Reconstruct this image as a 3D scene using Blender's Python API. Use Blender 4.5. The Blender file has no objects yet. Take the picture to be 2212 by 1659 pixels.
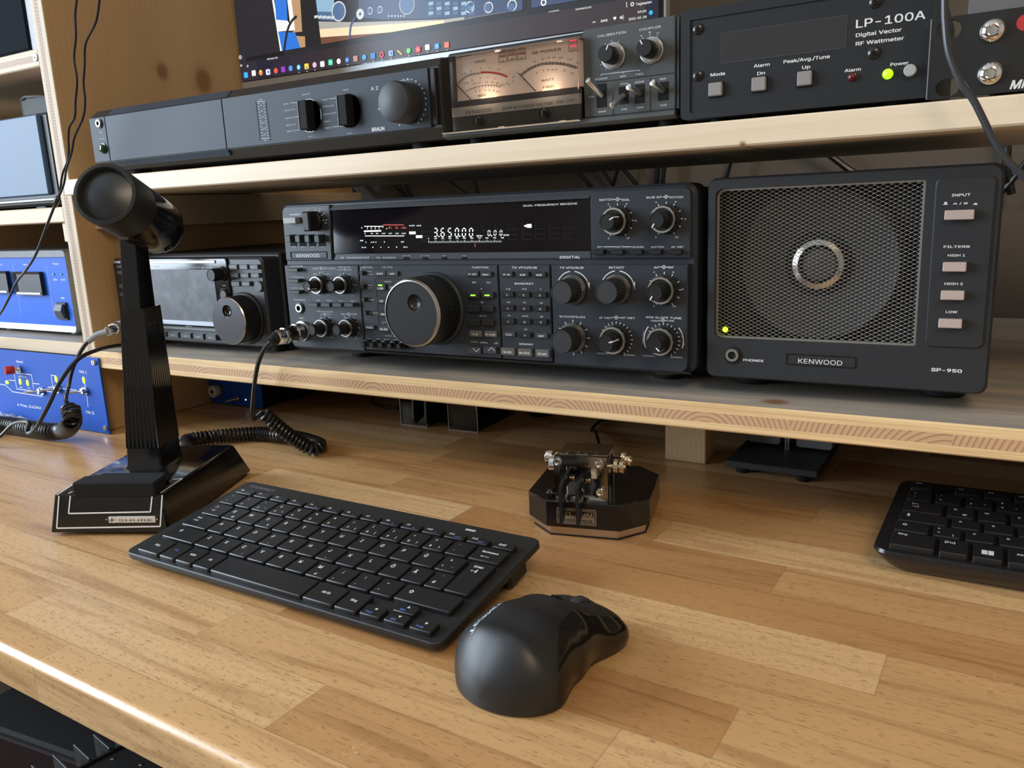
import bpy, bmesh, math, random
from mathutils import Vector, Matrix
random.seed(7)
PI = math.pi
SC = bpy.context.scene
COL = SC.collection

# ------------------------------------------------------------------ camera
CAMLOC = Vector((0.5816279, -0.5663156, 0.986))
CR = Vector((0.8636749, 0.5022631, -0.0423958))     # right
CD = Vector((0.0720384, -0.2062455, -0.9758449))    # down
CW = Vector((-0.4988749, 0.8397586, -0.2143112))    # view direction
FPX = 1747.42
cam = bpy.data.cameras.new('camera'); camo = bpy.data.objects.new('camera', cam); COL.objects.link(camo)
camo.matrix_world = Matrix(((CR.x, -CD.x, -CW.x, CAMLOC.x), (CR.y, -CD.y, -CW.y, CAMLOC.y), (CR.z, -CD.z, -CW.z, CAMLOC.z), (0, 0, 0, 1)))
cam.sensor_width = 36; cam.lens = FPX / 2212 * 36; cam.clip_start = 0.01; cam.clip_end = 50
cam.dof.use_dof = True; cam.dof.focus_distance = 0.72; cam.dof.aperture_fstop = 40
SC.camera = camo
# ------------------------------------------------------------------ exposure, world, lights
SC.view_settings.view_transform = 'Standard'; SC.view_settings.look = 'None'
SC.view_settings.exposure = 0.0; SC.view_settings.gamma = 1; SC.view_settings.use_curve_mapping = False
wd = bpy.data.worlds.new('world'); SC.world = wd; wd.use_nodes = True
wd.node_tree.nodes['Background'].inputs[0].default_value = (0.62, 0.72, 0.9, 1)
wd.node_tree.nodes['Background'].inputs[1].default_value = 1.0

def area(name, loc, target, sx, sy, power, col, spread=180):
    l = bpy.data.lights.new(name, 'AREA'); l.shape = 'RECTANGLE'; l.size = sx; l.size_y = sy; l.energy = power; l.color = col
    l.spread = math.radians(spread)
    o = bpy.data.objects.new(name, l); COL.objects.link(o); o.location = loc
    o.rotation_euler = (Vector(target) - Vector(loc)).to_track_quat('-Z', 'Y').to_euler()
    return o
area('window_daylight', (-1.53, -1.15, 1.45), (0.5, -1.15, 1.25), 1.3, 1.25, 74.0, (0.74, 0.87, 1.0))
area('ceiling_lamp_light', (1.3, -1.5, 2.3), (0.5, -0.3, 0.9), 0.6, 0.6, 15.0, (1.0, 0.78, 0.52))

# ------------------------------------------------------------------ photo pixel -> place on a real plane
def ray(p):
    return (CR * (p[0] - 1106) + CD * (p[1] - 829.5) + CW * FPX)
def onY(p, y):
    v = ray(p); return CAMLOC + v * ((y - CAMLOC.y) / v.y)
def onZ(p, z):
    v = ray(p); return CAMLOC + v * ((z - CAMLOC.z) / v.z)
def onX(p, x):
    v = ray(p); return CAMLOC + v * ((x - CAMLOC.x) / v.x)
CROPS = dict(A1=(600,380,.25316),A2=(1040,380,.27732),A3=(1520,350,.31341),A4=(180,100,.35262),A5=(920,0,.26221),A6=(1460,0,.33996),
 A7=(0,0,.25316),A8=(0,400,.3496),B1=(250,1010,.24711),B2=(700,1060,.22604),B3=(900,1250,.23508),B4=(1080,880,.18682),B5=(1840,1000,.17481),
 B6=(80,880,.28933),B7=(720,780,.53345),C3=(380,820,.36166),C4=(1380,860,.37613),C5=(1700,0,.25321),C6=(0,0,.15672),C7=(480,0,.23508),
 C8=(960,0,.22604),D1=(240,520,.18083),D2=(140,340,.16878),D3=(440,640,.21705),D4=(0,720,.15669),D5=(0,500,.14466),D8=(0,180,.19286),N=(0,0,1))
def px(c, x, y):
    o = CROPS[c]; return (o[0] + x * o[2], o[1] + y * o[2])

# ------------------------------------------------------------------ materials
MATS = {}
def mat(name, col=(.5,.5,.5), rough=.5, metal=0., spec=.5, coat=0., bump=0., bscale=800., emit=None, estr=1., alpha=None, trans=0.):
    if name in MATS: return MATS[name]
    m = bpy.data.materials.new(name); m.use_nodes = True; nt = m.node_tree; b = nt.nodes['Principled BSDF']
    b.inputs['Base Color'].default_value = (*col, 1); b.inputs['Roughness'].default_value = rough
    b.inputs['Metallic'].default_value = metal; b.inputs['Specular IOR Level'].default_value = spec
    b.inputs['Coat Weight'].default_value = coat; b.inputs['Coat Roughness'].default_value = .05
    if trans: b.inputs['Transmission Weight'].default_value = trans; b.inputs['IOR'].default_value = 1.49
    if emit: b.inputs['Emission Color'].default_value = (*emit, 1); b.inputs['Emission Strength'].default_value = estr
    if bump:
        tc = nt.nodes.new('ShaderNodeTexCoord'); n = nt.nodes.new('ShaderNodeTexNoise'); n.inputs['Scale'].default_value = bscale
        n.inputs['Detail'].default_value = 2
        nt.links.new(tc.outputs['Object'], n.inputs['Vector'])
        bp = nt.nodes.new('ShaderNodeBump'); bp.inputs['Strength'].default_value = bump; bp.inputs['Distance'].default_value = .0005
        nt.links.new(n.outputs['Fac'], bp.inputs['Height']); nt.links.new(bp.outputs['Normal'], b.inputs['Normal'])
    MATS[name] = m; return m

class NG:
    "small helper for node graphs"
    def __init__(s, m): s.nt = m.node_tree; s.b = s.nt.nodes['Principled BSDF']; s.tc = s.nt.nodes.new('ShaderNodeTexCoord').outputs['Object']
    def L(s, a, b): s.nt.links.new(a, b)
    def _in(s, sock, v):
        if v is None: return
        if hasattr(v, 'is_output'): s.L(v, sock)
        else: sock.default_value = v
    def math(s, op, a, b=None, c=None, clamp=False):
        n = s.nt.nodes.new('ShaderNodeMath'); n.operation = op; n.use_clamp = clamp
        for i, v in enumerate((a, b, c)): s._in(n.inputs[i], v)
        return n.outputs[0]
    def sep(s, v=None):
        n = s.nt.nodes.new('ShaderNodeSeparateXYZ'); s.L(v or s.tc, n.inputs[0]); return n.outputs
    def comb(s, x, y, z):
        n = s.nt.nodes.new('ShaderNodeCombineXYZ'); s._in(n.inputs[0], x); s._in(n.inputs[1], y); s._in(n.inputs[2], z); return n.outputs[0]
    def noise(s, vec, scale=1., detail=2., rough=.5, dist=0.):
        n = s.nt.nodes.new('ShaderNodeTexNoise'); s.L(vec, n.inputs['Vector']); n.inputs['Scale'].default_value = scale
        n.inputs['Detail'].default_value = detail; n.inputs['Roughness'].default_value = rough; n.inputs['Distortion'].default_value = dist
        return n.outputs['Fac']
    def white(s, vec):
        n = s.nt.nodes.new('ShaderNodeTexWhiteNoise'); n.noise_dimensions = '3D'; s.L(vec, n.inputs['Vector']); return n.outputs['Value']
    def ramp(s, f, stops, interp='LINEAR'):
        n = s.nt.nodes.new('ShaderNodeValToRGB'); n.color_ramp.interpolation = interp; e = n.color_ramp.elements
        while len(e) < len(stops): e.new(.5)
        for i, (p, c) in enumerate(stops): e[i].position = p; e[i].color = (*c, 1) if len(c) == 3 else c
        s.L(f, n.inputs[0]); return n.outputs[0]
    def mix(s, f, a, b, mode='MIX'):
        n = s.nt.nodes.new('ShaderNodeMix'); n.data_type = 'RGBA'; n.blend_type = mode
        s._in(n.inputs[0], f)
        for i, v in ((6, a), (7, b)):
            if hasattr(v, 'is_output'): s.L(v, n.inputs[i])
            else: n.inputs[i].default_value = (*v, 1)
        return n.outputs[2]
    def bump(s, h, strength=.3, dist=.001):
        n = s.nt.nodes.new('ShaderNodeBump'); n.inputs['Strength'].default_value = strength; n.inputs['Distance'].default_value = dist
        s.L(h, n.inputs['Height']); s.L(n.outputs[0], s.b.inputs['Normal'])
    def col(s, c): s.L(c, s.b.inputs['Base Color'])

def smoothstep(g, x, a, b):
    n = g.nt.nodes.new('ShaderNodeMapRange'); n.interpolation_type = 'SMOOTHSTEP'
    g._in(n.inputs['Value'], x); n.inputs['From Min'].default_value = a; n.inputs['From Max'].default_value = b
    return n.outputs[0]

def beech():
    m = mat('beech_staves', rough=.34, spec=.5, coat=.35); g = NG(m); X, Y, Z = g.sep()
    W = .0405; YZ = g.math('ADD', Y, Z)
    v = g.math('DIVIDE', g.math('ADD', Y, .0155 + 4.05 - .0122), W); row = g.math('FLOOR', v)
    r1 = g.white(g.comb(row, 3.7, 1.1))
    u = g.math('ADD', g.math('DIVIDE', X, .42), g.math('MULTIPLY', r1, 7.31)); cell = g.math('FLOOR', u)
    rnd = g.white(g.comb(row, cell, .5))
    # the staves in the middle of the desk, laid out one by one: row, end joints, tones
    table = {91: ((.15,), (.55, .68)), 92: ((.075, .313), (.62, .84, .36)), 93: ((.208, .46), (.78, .58, .74)), 94: ((.231, .502), (.52, .24, .55)), 95: ((.02, .66), (.6, .50, .42)),
             96: ((.17, .555), (.5, .80, .46)), 97: ((.28, .72), (.45, .26, .5)), 98: ((.006, .2365, .484), (.45, .97, .22, .42)), 99: ((.14, .391), (.62, .46, .76)), 100: ((.07, .30), (.5, .34, .40)), 101: ((.13, .481), (.5, .30, .44))}
    tone = None; known = None; near = None
    for k, (js, ts) in table.items():
        on = g.math('COMPARE', row, float(k), .1); t = ts[0]; d = None
        for j, (t0, t1) in zip(js, zip(ts, ts[1:])):
            t = g.math('ADD', t, g.math('MULTIPLY', g.math('GREATER_THAN', X, j), t1 - t0)); e = g.math('ABSOLUTE', g.math('SUBTRACT', X, j)); d = e if d is None else g.math('MINIMUM', d, e)
        t = g.math('MULTIPLY', on, t); nr = g.math('MULTIPLY', on, g.math('LESS_THAN', d, .0004))
        tone = t if tone is None else g.math('ADD', tone, t); known = on if known is None else g.math('ADD', known, on); near = nr if near is None else g.math('ADD', near, nr)
    unk = g.math('SUBTRACT', 1., known)
    rid = g.math('ADD', tone, g.math('MULTIPLY', unk, rnd)); rid2 = g.white(g.comb(g.math('MULTIPLY', rid, 57.), row, 9.5))
    base = g.ramp(rid, [(0, (.38, .18, .068)), (.25, (.50, .27, .108)), (.5, (.60, .36, .158)), (.8, (.70, .455, .22)), (1, (.78, .54, .285))])
    off = g.math('MULTIPLY', rid2, 31.)
    gv = g.comb(g.math('ADD', g.math('MULTIPLY', X, 5.), off), g.math('ADD', g.math('MULTIPLY', YZ, 70.), off), 0.)
    grain = g.noise(gv, 1., 4., .6, 1.2)
    streak = g.ramp(grain, [(.3, (.62, .52, .44)), (.5, (1, 1, 1)), (.72, (1.1, 1.08, 1.05))])
    c = g.mix(.75, base, streak, 'MULTIPLY')
    # long dark veins
    vv = g.comb(g.math('ADD', g.math('MULTIPLY', X, 2.2), off), g.math('ADD', g.math('MULTIPLY', YZ, 120.), off), 4.)
    vein = g.ramp(g.noise(vv, 1., 3., .55, .6), [(.66, (0, 0, 0)), (.74, (1, 1, 1))])
    c = g.mix(g.math('MULTIPLY', vein, .55), c, (.22, .10, .04))
    # pores: short dark dashes
    pv = g.comb(g.math('ADD', g.math('MULTIPLY', X, 150.), off), g.math('MULTIPLY', YZ, 900.), 2.)
    por = g.ramp(g.noise(pv, 1., 1., .5), [(.62, (0, 0, 0)), (.68, (1, 1, 1))])
    c = g.mix(g.math('MULTIPLY', por, .55), c, (.24, .12, .05))
    # medullary flecks on some staves
    fv = g.comb(g.math('MULTIPLY', g.math('ADD', X, g.math('MULTIPLY', Y, .6)), 420.), g.math('MULTIPLY', Y, 260.), 7.)
    fl = g.ramp(g.noise(fv, 1., 2., .6), [(.58, (0, 0, 0)), (.66, (1, 1, 1))])
    c = g.mix(g.math('MULTIPLY', g.math('MULTIPLY', fl, .42), g.math('COMPARE', rid, .79, .07)), c, (.38, .22, .11))
    # seams
    fy = g.math('FRACT', v); sy = g.math('MINIMUM', fy, g.math('SUBTRACT', 1., fy)); fx = g.math('FRACT', u); sx = g.math('MINIMUM', fx, g.math('SUBTRACT', 1., fx))
    seam = g.math('MAXIMUM', g.math('LESS_THAN', sy, .010), g.math('MAXIMUM', near, g.math('MULTIPLY', unk, g.math('LESS_THAN', sx, .0012))))
    c = g.mix(g.math('MULTIPLY', seam, .35), c, (.25, .13, .06))
    # worn patches and fine scratches
    sv = g.comb(g.math('ADD', g.math('MULTIPLY', X, 26.), g.math('MULTIPLY', Y, 9.)), g.math('SUBTRACT', g.math('MULTIPLY', Y, 22.), g.math('MULTIPLY', X, 6.)), 0.)
    sn = g.noise(sv, 1., 1., .5, 1.5)
    scr = g.math('LESS_THAN', g.math('ABSOLUTE', g.math('SUBTRACT', sn, .5)), .0016)
    msk = g.ramp(g.noise(g.tc, 9., 2.), [(.56, (0, 0, 0)), (.62, (1, 1, 1))])
    c = g.mix(g.math('MULTIPLY', g.math('MULTIPLY', scr, msk), .5), c, (.86, .66, .45))
    g.col(c)
    wr = g.noise(g.tc, 14., 3., .6)
    g.L(g.ramp(wr, [(.3, (.27,)*3), (.7, (.42,)*3)]), g.b.inputs['Roughness'])
    g.b.inputs['Coat Roughness'].default_value = .22
    g.bump(g.math('ADD', grain, por), .12, .0004)
    return m

def pine(name, ax, knots=(), light=(.72, .52, .30), dark=(.42, .245, .11), scale=1., gray=None, rough=.45):
    """ax = axes order (along grain, across 1, across 2) as index 0..2; knots in (along, across1) metres"""
    m = mat(name, rough=rough, spec=.35); g = NG(m); s = g.sep(); A, B, Cc = s[ax[0]], s[ax[1]], s[ax[2]]
    disp = None; kd = None
    warp = g.noise(g.comb(g.math('MULTIPLY', A, 3.5 * scale), g.math('MULTIPLY', B, 9. * scale), g.math('MULTIPLY', Cc, 9. * scale)), 1., 2., .5)
    coord = g.math('ADD', g.math('MULTIPLY', B, 1.), g.math('MULTIPLY', warp, .035))
    coord = g.math('ADD', coord, g.math('MULTIPLY', Cc, .7))
    for (ka, kb, kr) in knots:
        da = g.math('DIVIDE', g.math('SUBTRACT', A, ka), kr * 1.25); db = g.math('DIVIDE', g.math('SUBTRACT', B, kb), kr)
        d = g.math('SQRT', g.math('ADD', g.math('MULTIPLY', da, da), g.math('MULTIPLY', db, db)))
        sgn = g.math('MULTIPLY', g.math('SIGN', db), g.math('MULTIPLY', g.math('EXPONENT', g.math('MULTIPLY', d, -.55)), kr * 1.3))
        coord = g.math('SUBTRACT', coord, sgn)
        kd = d if kd is None else g.math('MINIMUM', kd, d)
    ring = g.math('FRACT', g.math('MULTIPLY', coord, 190. * scale))
    rg = g.ramp(ring, [(0, (0, 0, 0)), (.6, (.35,) * 3), (.88, (.85,)*3), (1, (.05,) * 3)])
    rg = g.mix(g.math('MULTIPLY', g.noise(g.comb(g.math('MULTIPLY', A, 2.), g.math('MULTIPLY', B, 25.), g.math('MULTIPLY', Cc, 25.)), 1., 1.), 1.1, clamp=True), (.2, .2, .2), rg)
    fine = g.noise(g.comb(g.math('MULTIPLY', A, 14.), g.math('MULTIPLY', B, 900.), g.math('MULTIPLY', Cc, 900.)), 1., 2., .6)
    low = g.noise(g.comb(g.math('MULTIPLY', A, 2.), g.math('MULTIPLY', B, 14.), g.math('MULTIPLY', Cc, 14.)), 1., 2., .5)
    f = g.math('ADD', g.math('MULTIPLY', rg, .42), g.math('MULTIPLY', g.math('SUBTRACT', fine, .5), .5))
    f = g.math('ADD', f, g.math('MULTIPLY', g.math('SUBTRACT', low, .45), .7), clamp=True)
    c = g.mix(f, light, dark)
    if gray:
        gn = g.noise(g.comb(g.math('MULTIPLY', A, 7.), g.math('MULTIPLY', B, 60.), g.math('MULTIPLY', Cc, 10.)), 1., 3., .6)
        c = g.mix(g.ramp(gn, [(.35, (.15,) * 3), (.65, (.92,) * 3)]), c, gray)
    if kd is not None:
        k = smoothstep(g, kd, 1.0, .35); c = g.mix(g.math('MULTIPLY', k, .8), c, (.24, .10, .035))
        kr2 = g.math('FRACT', g.math('MULTIPLY', kd, 5.)); c = g.mix(g.math('MULTIPLY', g.math('MULTIPLY', g.math('GREATER_THAN', kr2, .7), smoothstep(g, kd, 1.6, .9)), .35), c, (.25, .11, .04))
    g.col(c); g.bump(fine, .08, .0003)
    return m

def ply_edge(name, layer_axis, along, z0, z1, light=(.82, .60, .33), dark=(.58, .36, .17), end=(.62, .40, .235)):
    "edge of a three-layer softwood board: two long-grain faces, end grain between"
    m = mat(name, rough=.55, spec=.3); g = NG(m); s = g.sep(); Zc, A = s[layer_axis], s[along]
    t = g.math('DIVIDE', g.math('SUBTRACT', Zc, z0), z1 - z0)
    t = g.math('ADD', t, g.math('MULTIPLY', g.math('SUBTRACT', g.noise(g.comb(g.math('MULTIPLY', A, 12.), 0., 0.), 1., 1.), .5), .05))
    mid = g.math('MULTIPLY', g.math('GREATER_THAN', t, .30), g.math('LESS_THAN', t, .66))
    # end grain: each 80 mm strip has rings bowed differently
    cell = g.math('FLOOR', g.math('DIVIDE', A, .095)); r = g.white(g.comb(cell, 1.5, 2.5)); fa = g.math('SUBTRACT', g.math('FRACT', g.math('DIVIDE', A, .095)), .5)
    cx = g.math('MULTIPLY', g.math('SUBTRACT', r, .5), .10); h = g.math('MULTIPLY', t, .018)
    dx = g.math('SUBTRACT', g.math('MULTIPLY', fa, .095), cx); dz = g.math('ADD', h, g.math('MULTIPLY', r, .02))
    d = g.math('SQRT', g.math('ADD', g.math('MULTIPLY', dx, dx), g.math('MULTIPLY', dz, dz)))
    d = g.math('ADD', d, g.math('MULTIPLY', g.noise(g.comb(g.math('MULTIPLY', A, 30.), g.math('MULTIPLY', Zc, 30.), 0.), 1., 1.), .004))
    rg = g.ramp(g.math('FRACT', g.math('MULTIPLY', d, 300.)), [(0, (0, 0, 0)), (.55, (.15,) * 3), (.85, (1, 1, 1)), (1, (0, 0, 0))])
    ce = g.mix(g.math('MULTIPLY', rg, .75), end, (.26, .13, .065))
    nz = g.noise(g.comb(g.math('MULTIPLY', A, 6.), g.math('MULTIPLY', Zc, 500.), 3.), 1., 3., .6, .8)
    cl = g.mix(g.ramp(nz, [(.4, (0, 0, 0)), (.75, (1, 1, 1))]), light, dark)
    c = g.mix(mid, cl, ce)
    pit = g.noise(g.comb(g.math('MULTIPLY', A, 90.), g.math('MULTIPLY', Zc, 300.), 0.), 1., 3., .7)
    g.col(c); g.bump(pit, .25, .0006)
    return m
# ------------------------------------------------------------------ mesh builder
class MB:
    def __init__(s): s.v = []; s.f = []; s.m = []; s.mats = []
    def mi(s, m):
        if m not in s.mats: s.mats.append(m)
        return s.mats.index(m)
    def add(s, vs, fs, m):
        o = len(s.v); s.v.extend([tuple(v) for v in vs]); k = s.mi(m)
        for f in fs: s.f.append([i + o for i in f]); s.m.append(k)
        return s
    def box(s, x0, x1, y0, y1, z0, z1, m, b=0.):
        lo = (min(x0, x1), min(y0, y1), min(z0, z1)); hi = (max(x0, x1), max(y0, y1), max(z0, z1))
        b = min(b, *( (hi[i] - lo[i]) * .49 for i in range(3)))
        if b <= 0:
            vs = [(a, c, d) for a in (lo[0], hi[0]) for c in (lo[1], hi[1]) for d in (lo[2], hi[2])]
            return s.add(vs, [(0,1,3,2),(4,6,7,5),(0,4,5,1),(2,3,7,6),(0,2,6,4),(1,5,7,3)], m)
        vs = []; ix = {}
        for sx in (0, 1):
            for sy in (0, 1):
                for sz in (0, 1):
                    sg = (sx, sy, sz); c = [hi[i] if sg[i] else lo[i] for i in range(3)]; ins = [-b if sg[i] else b for i in range(3)]
                    for a in range(3):
                        p = [c[i] + (0 if i == a else ins[i]) for i in range(3)]; ix[(sg, a)] = len(vs); vs.append(p)
        fs = []
        for a in range(3):
            o1, o2 = [i for i in range(3) if i != a]
            for sa in (0, 1):
                q = []
                for (p, r) in ((0,0),(1,0),(1,1),(0,1)):
                    sg = [0]*3; sg[a] = sa; sg[o1] = p; sg[o2] = r; q.append(ix[(tuple(sg), a)])
                fs.append(q)
            for p in (0, 1):       # edges running along axis a
                for r in (0, 1):
                    s0 = [0]*3; s0[o1] = p; s0[o2] = r; s1 = list(s0); s1[a] = 1; s0, s1 = tuple(s0), tuple(s1)
                    fs.append([ix[(s0, o1)], ix[(s1, o1)], ix[(s1, o2)], ix[(s0, o2)]])
        for k in range(8):
            sg = (k >> 2 & 1, k >> 1 & 1, k & 1); fs.append([ix[(sg, 0)], ix[(sg, 1)], ix[(sg, 2)]])
        return s.add(vs, fs, m)
    def prism(s, poly, a, b, m, axis='y', ch=0., back=True):
        "poly in the plane across axis; a = near end, b = far end; ch chamfers the near end by scaling in"
        n = len(poly); cx = sum(p[0] for p in poly) / n; cy = sum(p[1] for p in poly) / n
        def P(p, t): return {'y': (p[0], t, p[1]), 'z': (p[0], p[1], t), 'x': (t, p[0], p[1])}[axis]
        rings = []
        if ch:
            w = max(p[0] for p in poly) - min(p[0] for p in poly); h = max(p[1] for p in poly) - min(p[1] for p in poly)
            sx, sy = 1 - 2 * ch / w, 1 - 2 * ch / h; sg = 1 if b > a else -1
            rings.append([P((cx + (p[0] - cx) * sx, cy + (p[1] - cy) * sy), a) for p in poly]); rings.append([P(p, a + sg * ch) for p in poly])
        else: rings.append([P(p, a) for p in poly])
        rings.append([P(p, b) for p in poly])
        vs = [v for r in rings for v in r]; fs = [list(range(n))]
        for k in range(len(rings) - 1):
            fs += [[k*n + i, k*n + (i+1) % n, (k+1)*n + (i+1) % n, (k+1)*n + i] for i in range(n)]
        if back: fs.append([(len(rings)-1)*n + i for i in range(n)][::-1])
        return s.add(vs, fs, m)
    def rbox(s, x0, x1, z0, z1, y0, y1, r, m, ch=0., axis='y'):
        return s.prism(rrect(x0, x1, z0, z1, r), y0, y1, m, axis, ch)
    def frame(s, outer, inner, y0, y1, m, axis='y', lip=0.):
        "rectangular-ish frame between two polygons of equal count; lip slopes the inner edge"
        n = len(outer)
        def P(p, t): return {'y': (p[0], t, p[1]), 'z': (p[0], p[1], t), 'x': (t, p[0], p[1])}[axis]
        r = [[P(p, y1) for p in outer], [P(p, y0) for p in outer], [P(p, y0 + lip) for p in inner], [P(p, y1) for p in inner]]
        vs = [v for q in r for v in q]; fs = []
        for k in range(4):
            fs += [[k*n + i, k*n + (i+1) % n, ((k+1) % 4)*n + (i+1) % n, ((k+1) % 4)*n + i] for i in range(n)]
        return s.add(vs, fs, m)
    def lathe(s, prof, c, m, d=(0, -1, 0), seg=32, knurl=None, cap=True):
        """prof = [(radius, height, [material])]; height along d from c. knurl = (i0, i1, teeth, depth)"""
        d = Vector(d).normalized(); u = d.orthogonal().normalized()
        if abs(d.y) > .9: u = Vector((1, 0, 0)); u = (u - d * u.dot(d)).normalized()
        w = d.cross(u); c = Vector(c); n = seg; o = len(s.v); k = s.mi(m)
        for i, p in enumerate(prof):
            for j in range(n):
                a = 2 * PI * j / n; r = p[0]
                if knurl and knurl[0] <= i <= knurl[1]: r *= 1 - knurl[3] * (1 if (j // 2) % 2 else 0) if knurl[2] == 0 else 1 - knurl[3] * (.5 - .5 * math.cos(a * knurl[2]))
                s.v.append(tuple(c + d * p[1] + u * (r * math.cos(a)) + w * (r * math.sin(a))))
        for i in range(len(prof) - 1):
            mm = s.mi(prof[i+1][2]) if len(prof[i+1]) > 2 else k
            for j in range(n):
                s.f.append([o + i*n + j, o + i*n + (j+1) % n, o + (i+1)*n + (j+1) % n, o + (i+1)*n + j]); s.m.append(mm)
        if cap:
            s.f.append([o + j for j in range(n)][::-1]); s.m.append(k)
            s.f.append([o + (len(prof)-1)*n + j for j in range(n)]); s.m.append(s.mi(prof[-1][2]) if len(prof[-1]) > 2 else k)
        return s
    def disc(s, c, r, m, d=(0, -1, 0), seg=24, r2=0.):
        d = Vector(d).normalized(); u = d.orthogonal().normalized(); w = d.cross(u); c = Vector(c)
        o = [c + u * (r * math.cos(2*PI*j/seg)) + w * (r * math.sin(2*PI*j/seg)) for j in range(seg)]
        if not r2: return s.add(o, [list(range(seg))], m)
        i_ = [c + u * (r2 * math.cos(2*PI*j/seg)) + w * (r2 * math.sin(2*PI*j/seg)) for j in range(seg)]
        return s.add(o + i_, [[j, (j+1) % seg, seg + (j+1) % seg, seg + j] for j in range(seg)], m)
    def tube(s, pts, r, m, seg=10, cap=True):
        pts = [Vector(p) for p in pts]; n = len(pts); o = len(s.v); k = s.mi(m); T = []
        for i in range(n):
            t = pts[min(i+1, n-1)] - pts[max(i-1, 0)]; T.append(t.normalized())
        u = T[0].orthogonal().normalized()
        for i in range(n):
            u = (u - T[i] * u.dot(T[i])).normalized(); w = T[i].cross(u); rr = r[i] if isinstance(r, (list, tuple)) else r
            for j in range(seg):
                a = 2*PI*j/seg; s.v.append(tuple(pts[i] + u * (rr*math.cos(a)) + w * (rr*math.sin(a))))
        for i in range(n-1):
            for j in range(seg):
                s.f.append([o+i*seg+j, o+i*seg+(j+1) % seg, o+(i+1)*seg+(j+1) % seg, o+(i+1)*seg+j]); s.m.append(k)
        if cap:
            s.f.append([o+j for j in range(seg)][::-1]); s.m.append(k); s.f.append([o+(n-1)*seg+j for j in range(seg)]); s.m.append(k)
        return s
    def line(s, a, b, w, m, y=0., axis='y', d=.0001):
        "painted line in the x-z plane (axis y) or x-y plane (axis z)"
        a, b = Vector(a), Vector(b); t = (b - a)
        if t.length < 1e-9: return s
        t = t.normalized(); n = Vector((-t[1], t[0])) * w / 2
        q = [a + n, b + n, b - n, a - n]
        return s.add([(p[0], y, p[1]) if axis == 'y' else (p[0], p[1], y) for p in q], [(0, 1, 2, 3)], m)
    def arc(s, c, r, a0, a1, w, m, y=0., n=24, sx=1.):
        pts = [(c[0] + r*sx*math.cos(a0 + (a1-a0)*i/n), c[1] + r*math.sin(a0 + (a1-a0)*i/n)) for i in range(n+1)]
        for p, q in zip(pts, pts[1:]): s.line(p, q, w, m, y)
        return s
    def text(s, body, cx, cz, w, h, m, y=0., bold=0., rot=0., shear=0., axis='y', al='c'):
        vs, fs, wd_ = glyphs(body, bold)
        if not vs: return s
        sy = h / .73; sx = (w / wd_) if w else sy
        ca, sa = math.cos(rot), math.sin(rot); out = []
        for (a, b) in vs:
            a2 = (a - (wd_ / 2 if al == 'c' else 0)) * sx; b2 = (b - .365) * sy; a2 += shear * b2
            X = cx + a2 * ca - b2 * sa; Z = cz + a2 * sa + b2 * ca
            out.append((X, y, Z) if axis == 'y' else (X, Z, y))
        return s.add(out, fs, m)
    def build(s, name, parent=None, label=None, smooth=35., mw=None):
        me = bpy.data.meshes.new(name); me.from_pydata(s.v, [], s.f)
        for m in s.mats: me.materials.append(m)
        me.polygons.foreach_set('material_index', s.m)
        me.polygons.foreach_set('use_smooth', [True] * len(s.f)); me.update()
        if smooth < 170: me.set_sharp_from_angle(angle=math.radians(smooth))
        o = bpy.data.objects.new(name, me); COL.objects.link(o)
        if parent: o.parent = parent
        if mw is not None: o.matrix_local = mw
        if label: o['label'] = label
        return o

def rrect(x0, x1, z0, z1, r, n=5):
    "rounded rectangle; r a number or four radii (bottom-left, bottom-right, top-right, top-left)"
    R = r if isinstance(r, (list, tuple)) else (r,)*4; out = []
    for (cx, cz, q, a0) in ((x0+R[0], z0+R[0], R[0], PI), (x1-R[1], z0+R[1], R[1], 1.5*PI), (x1-R[2], z1-R[2], R[2], 0), (x0+R[3], z1-R[3], R[3], .5*PI)):
        for i in range(n+1): a = a0 + .5*PI*i/n; out.append((cx + q*math.cos(a), cz + q*math.sin(a)))
    return out

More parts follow.
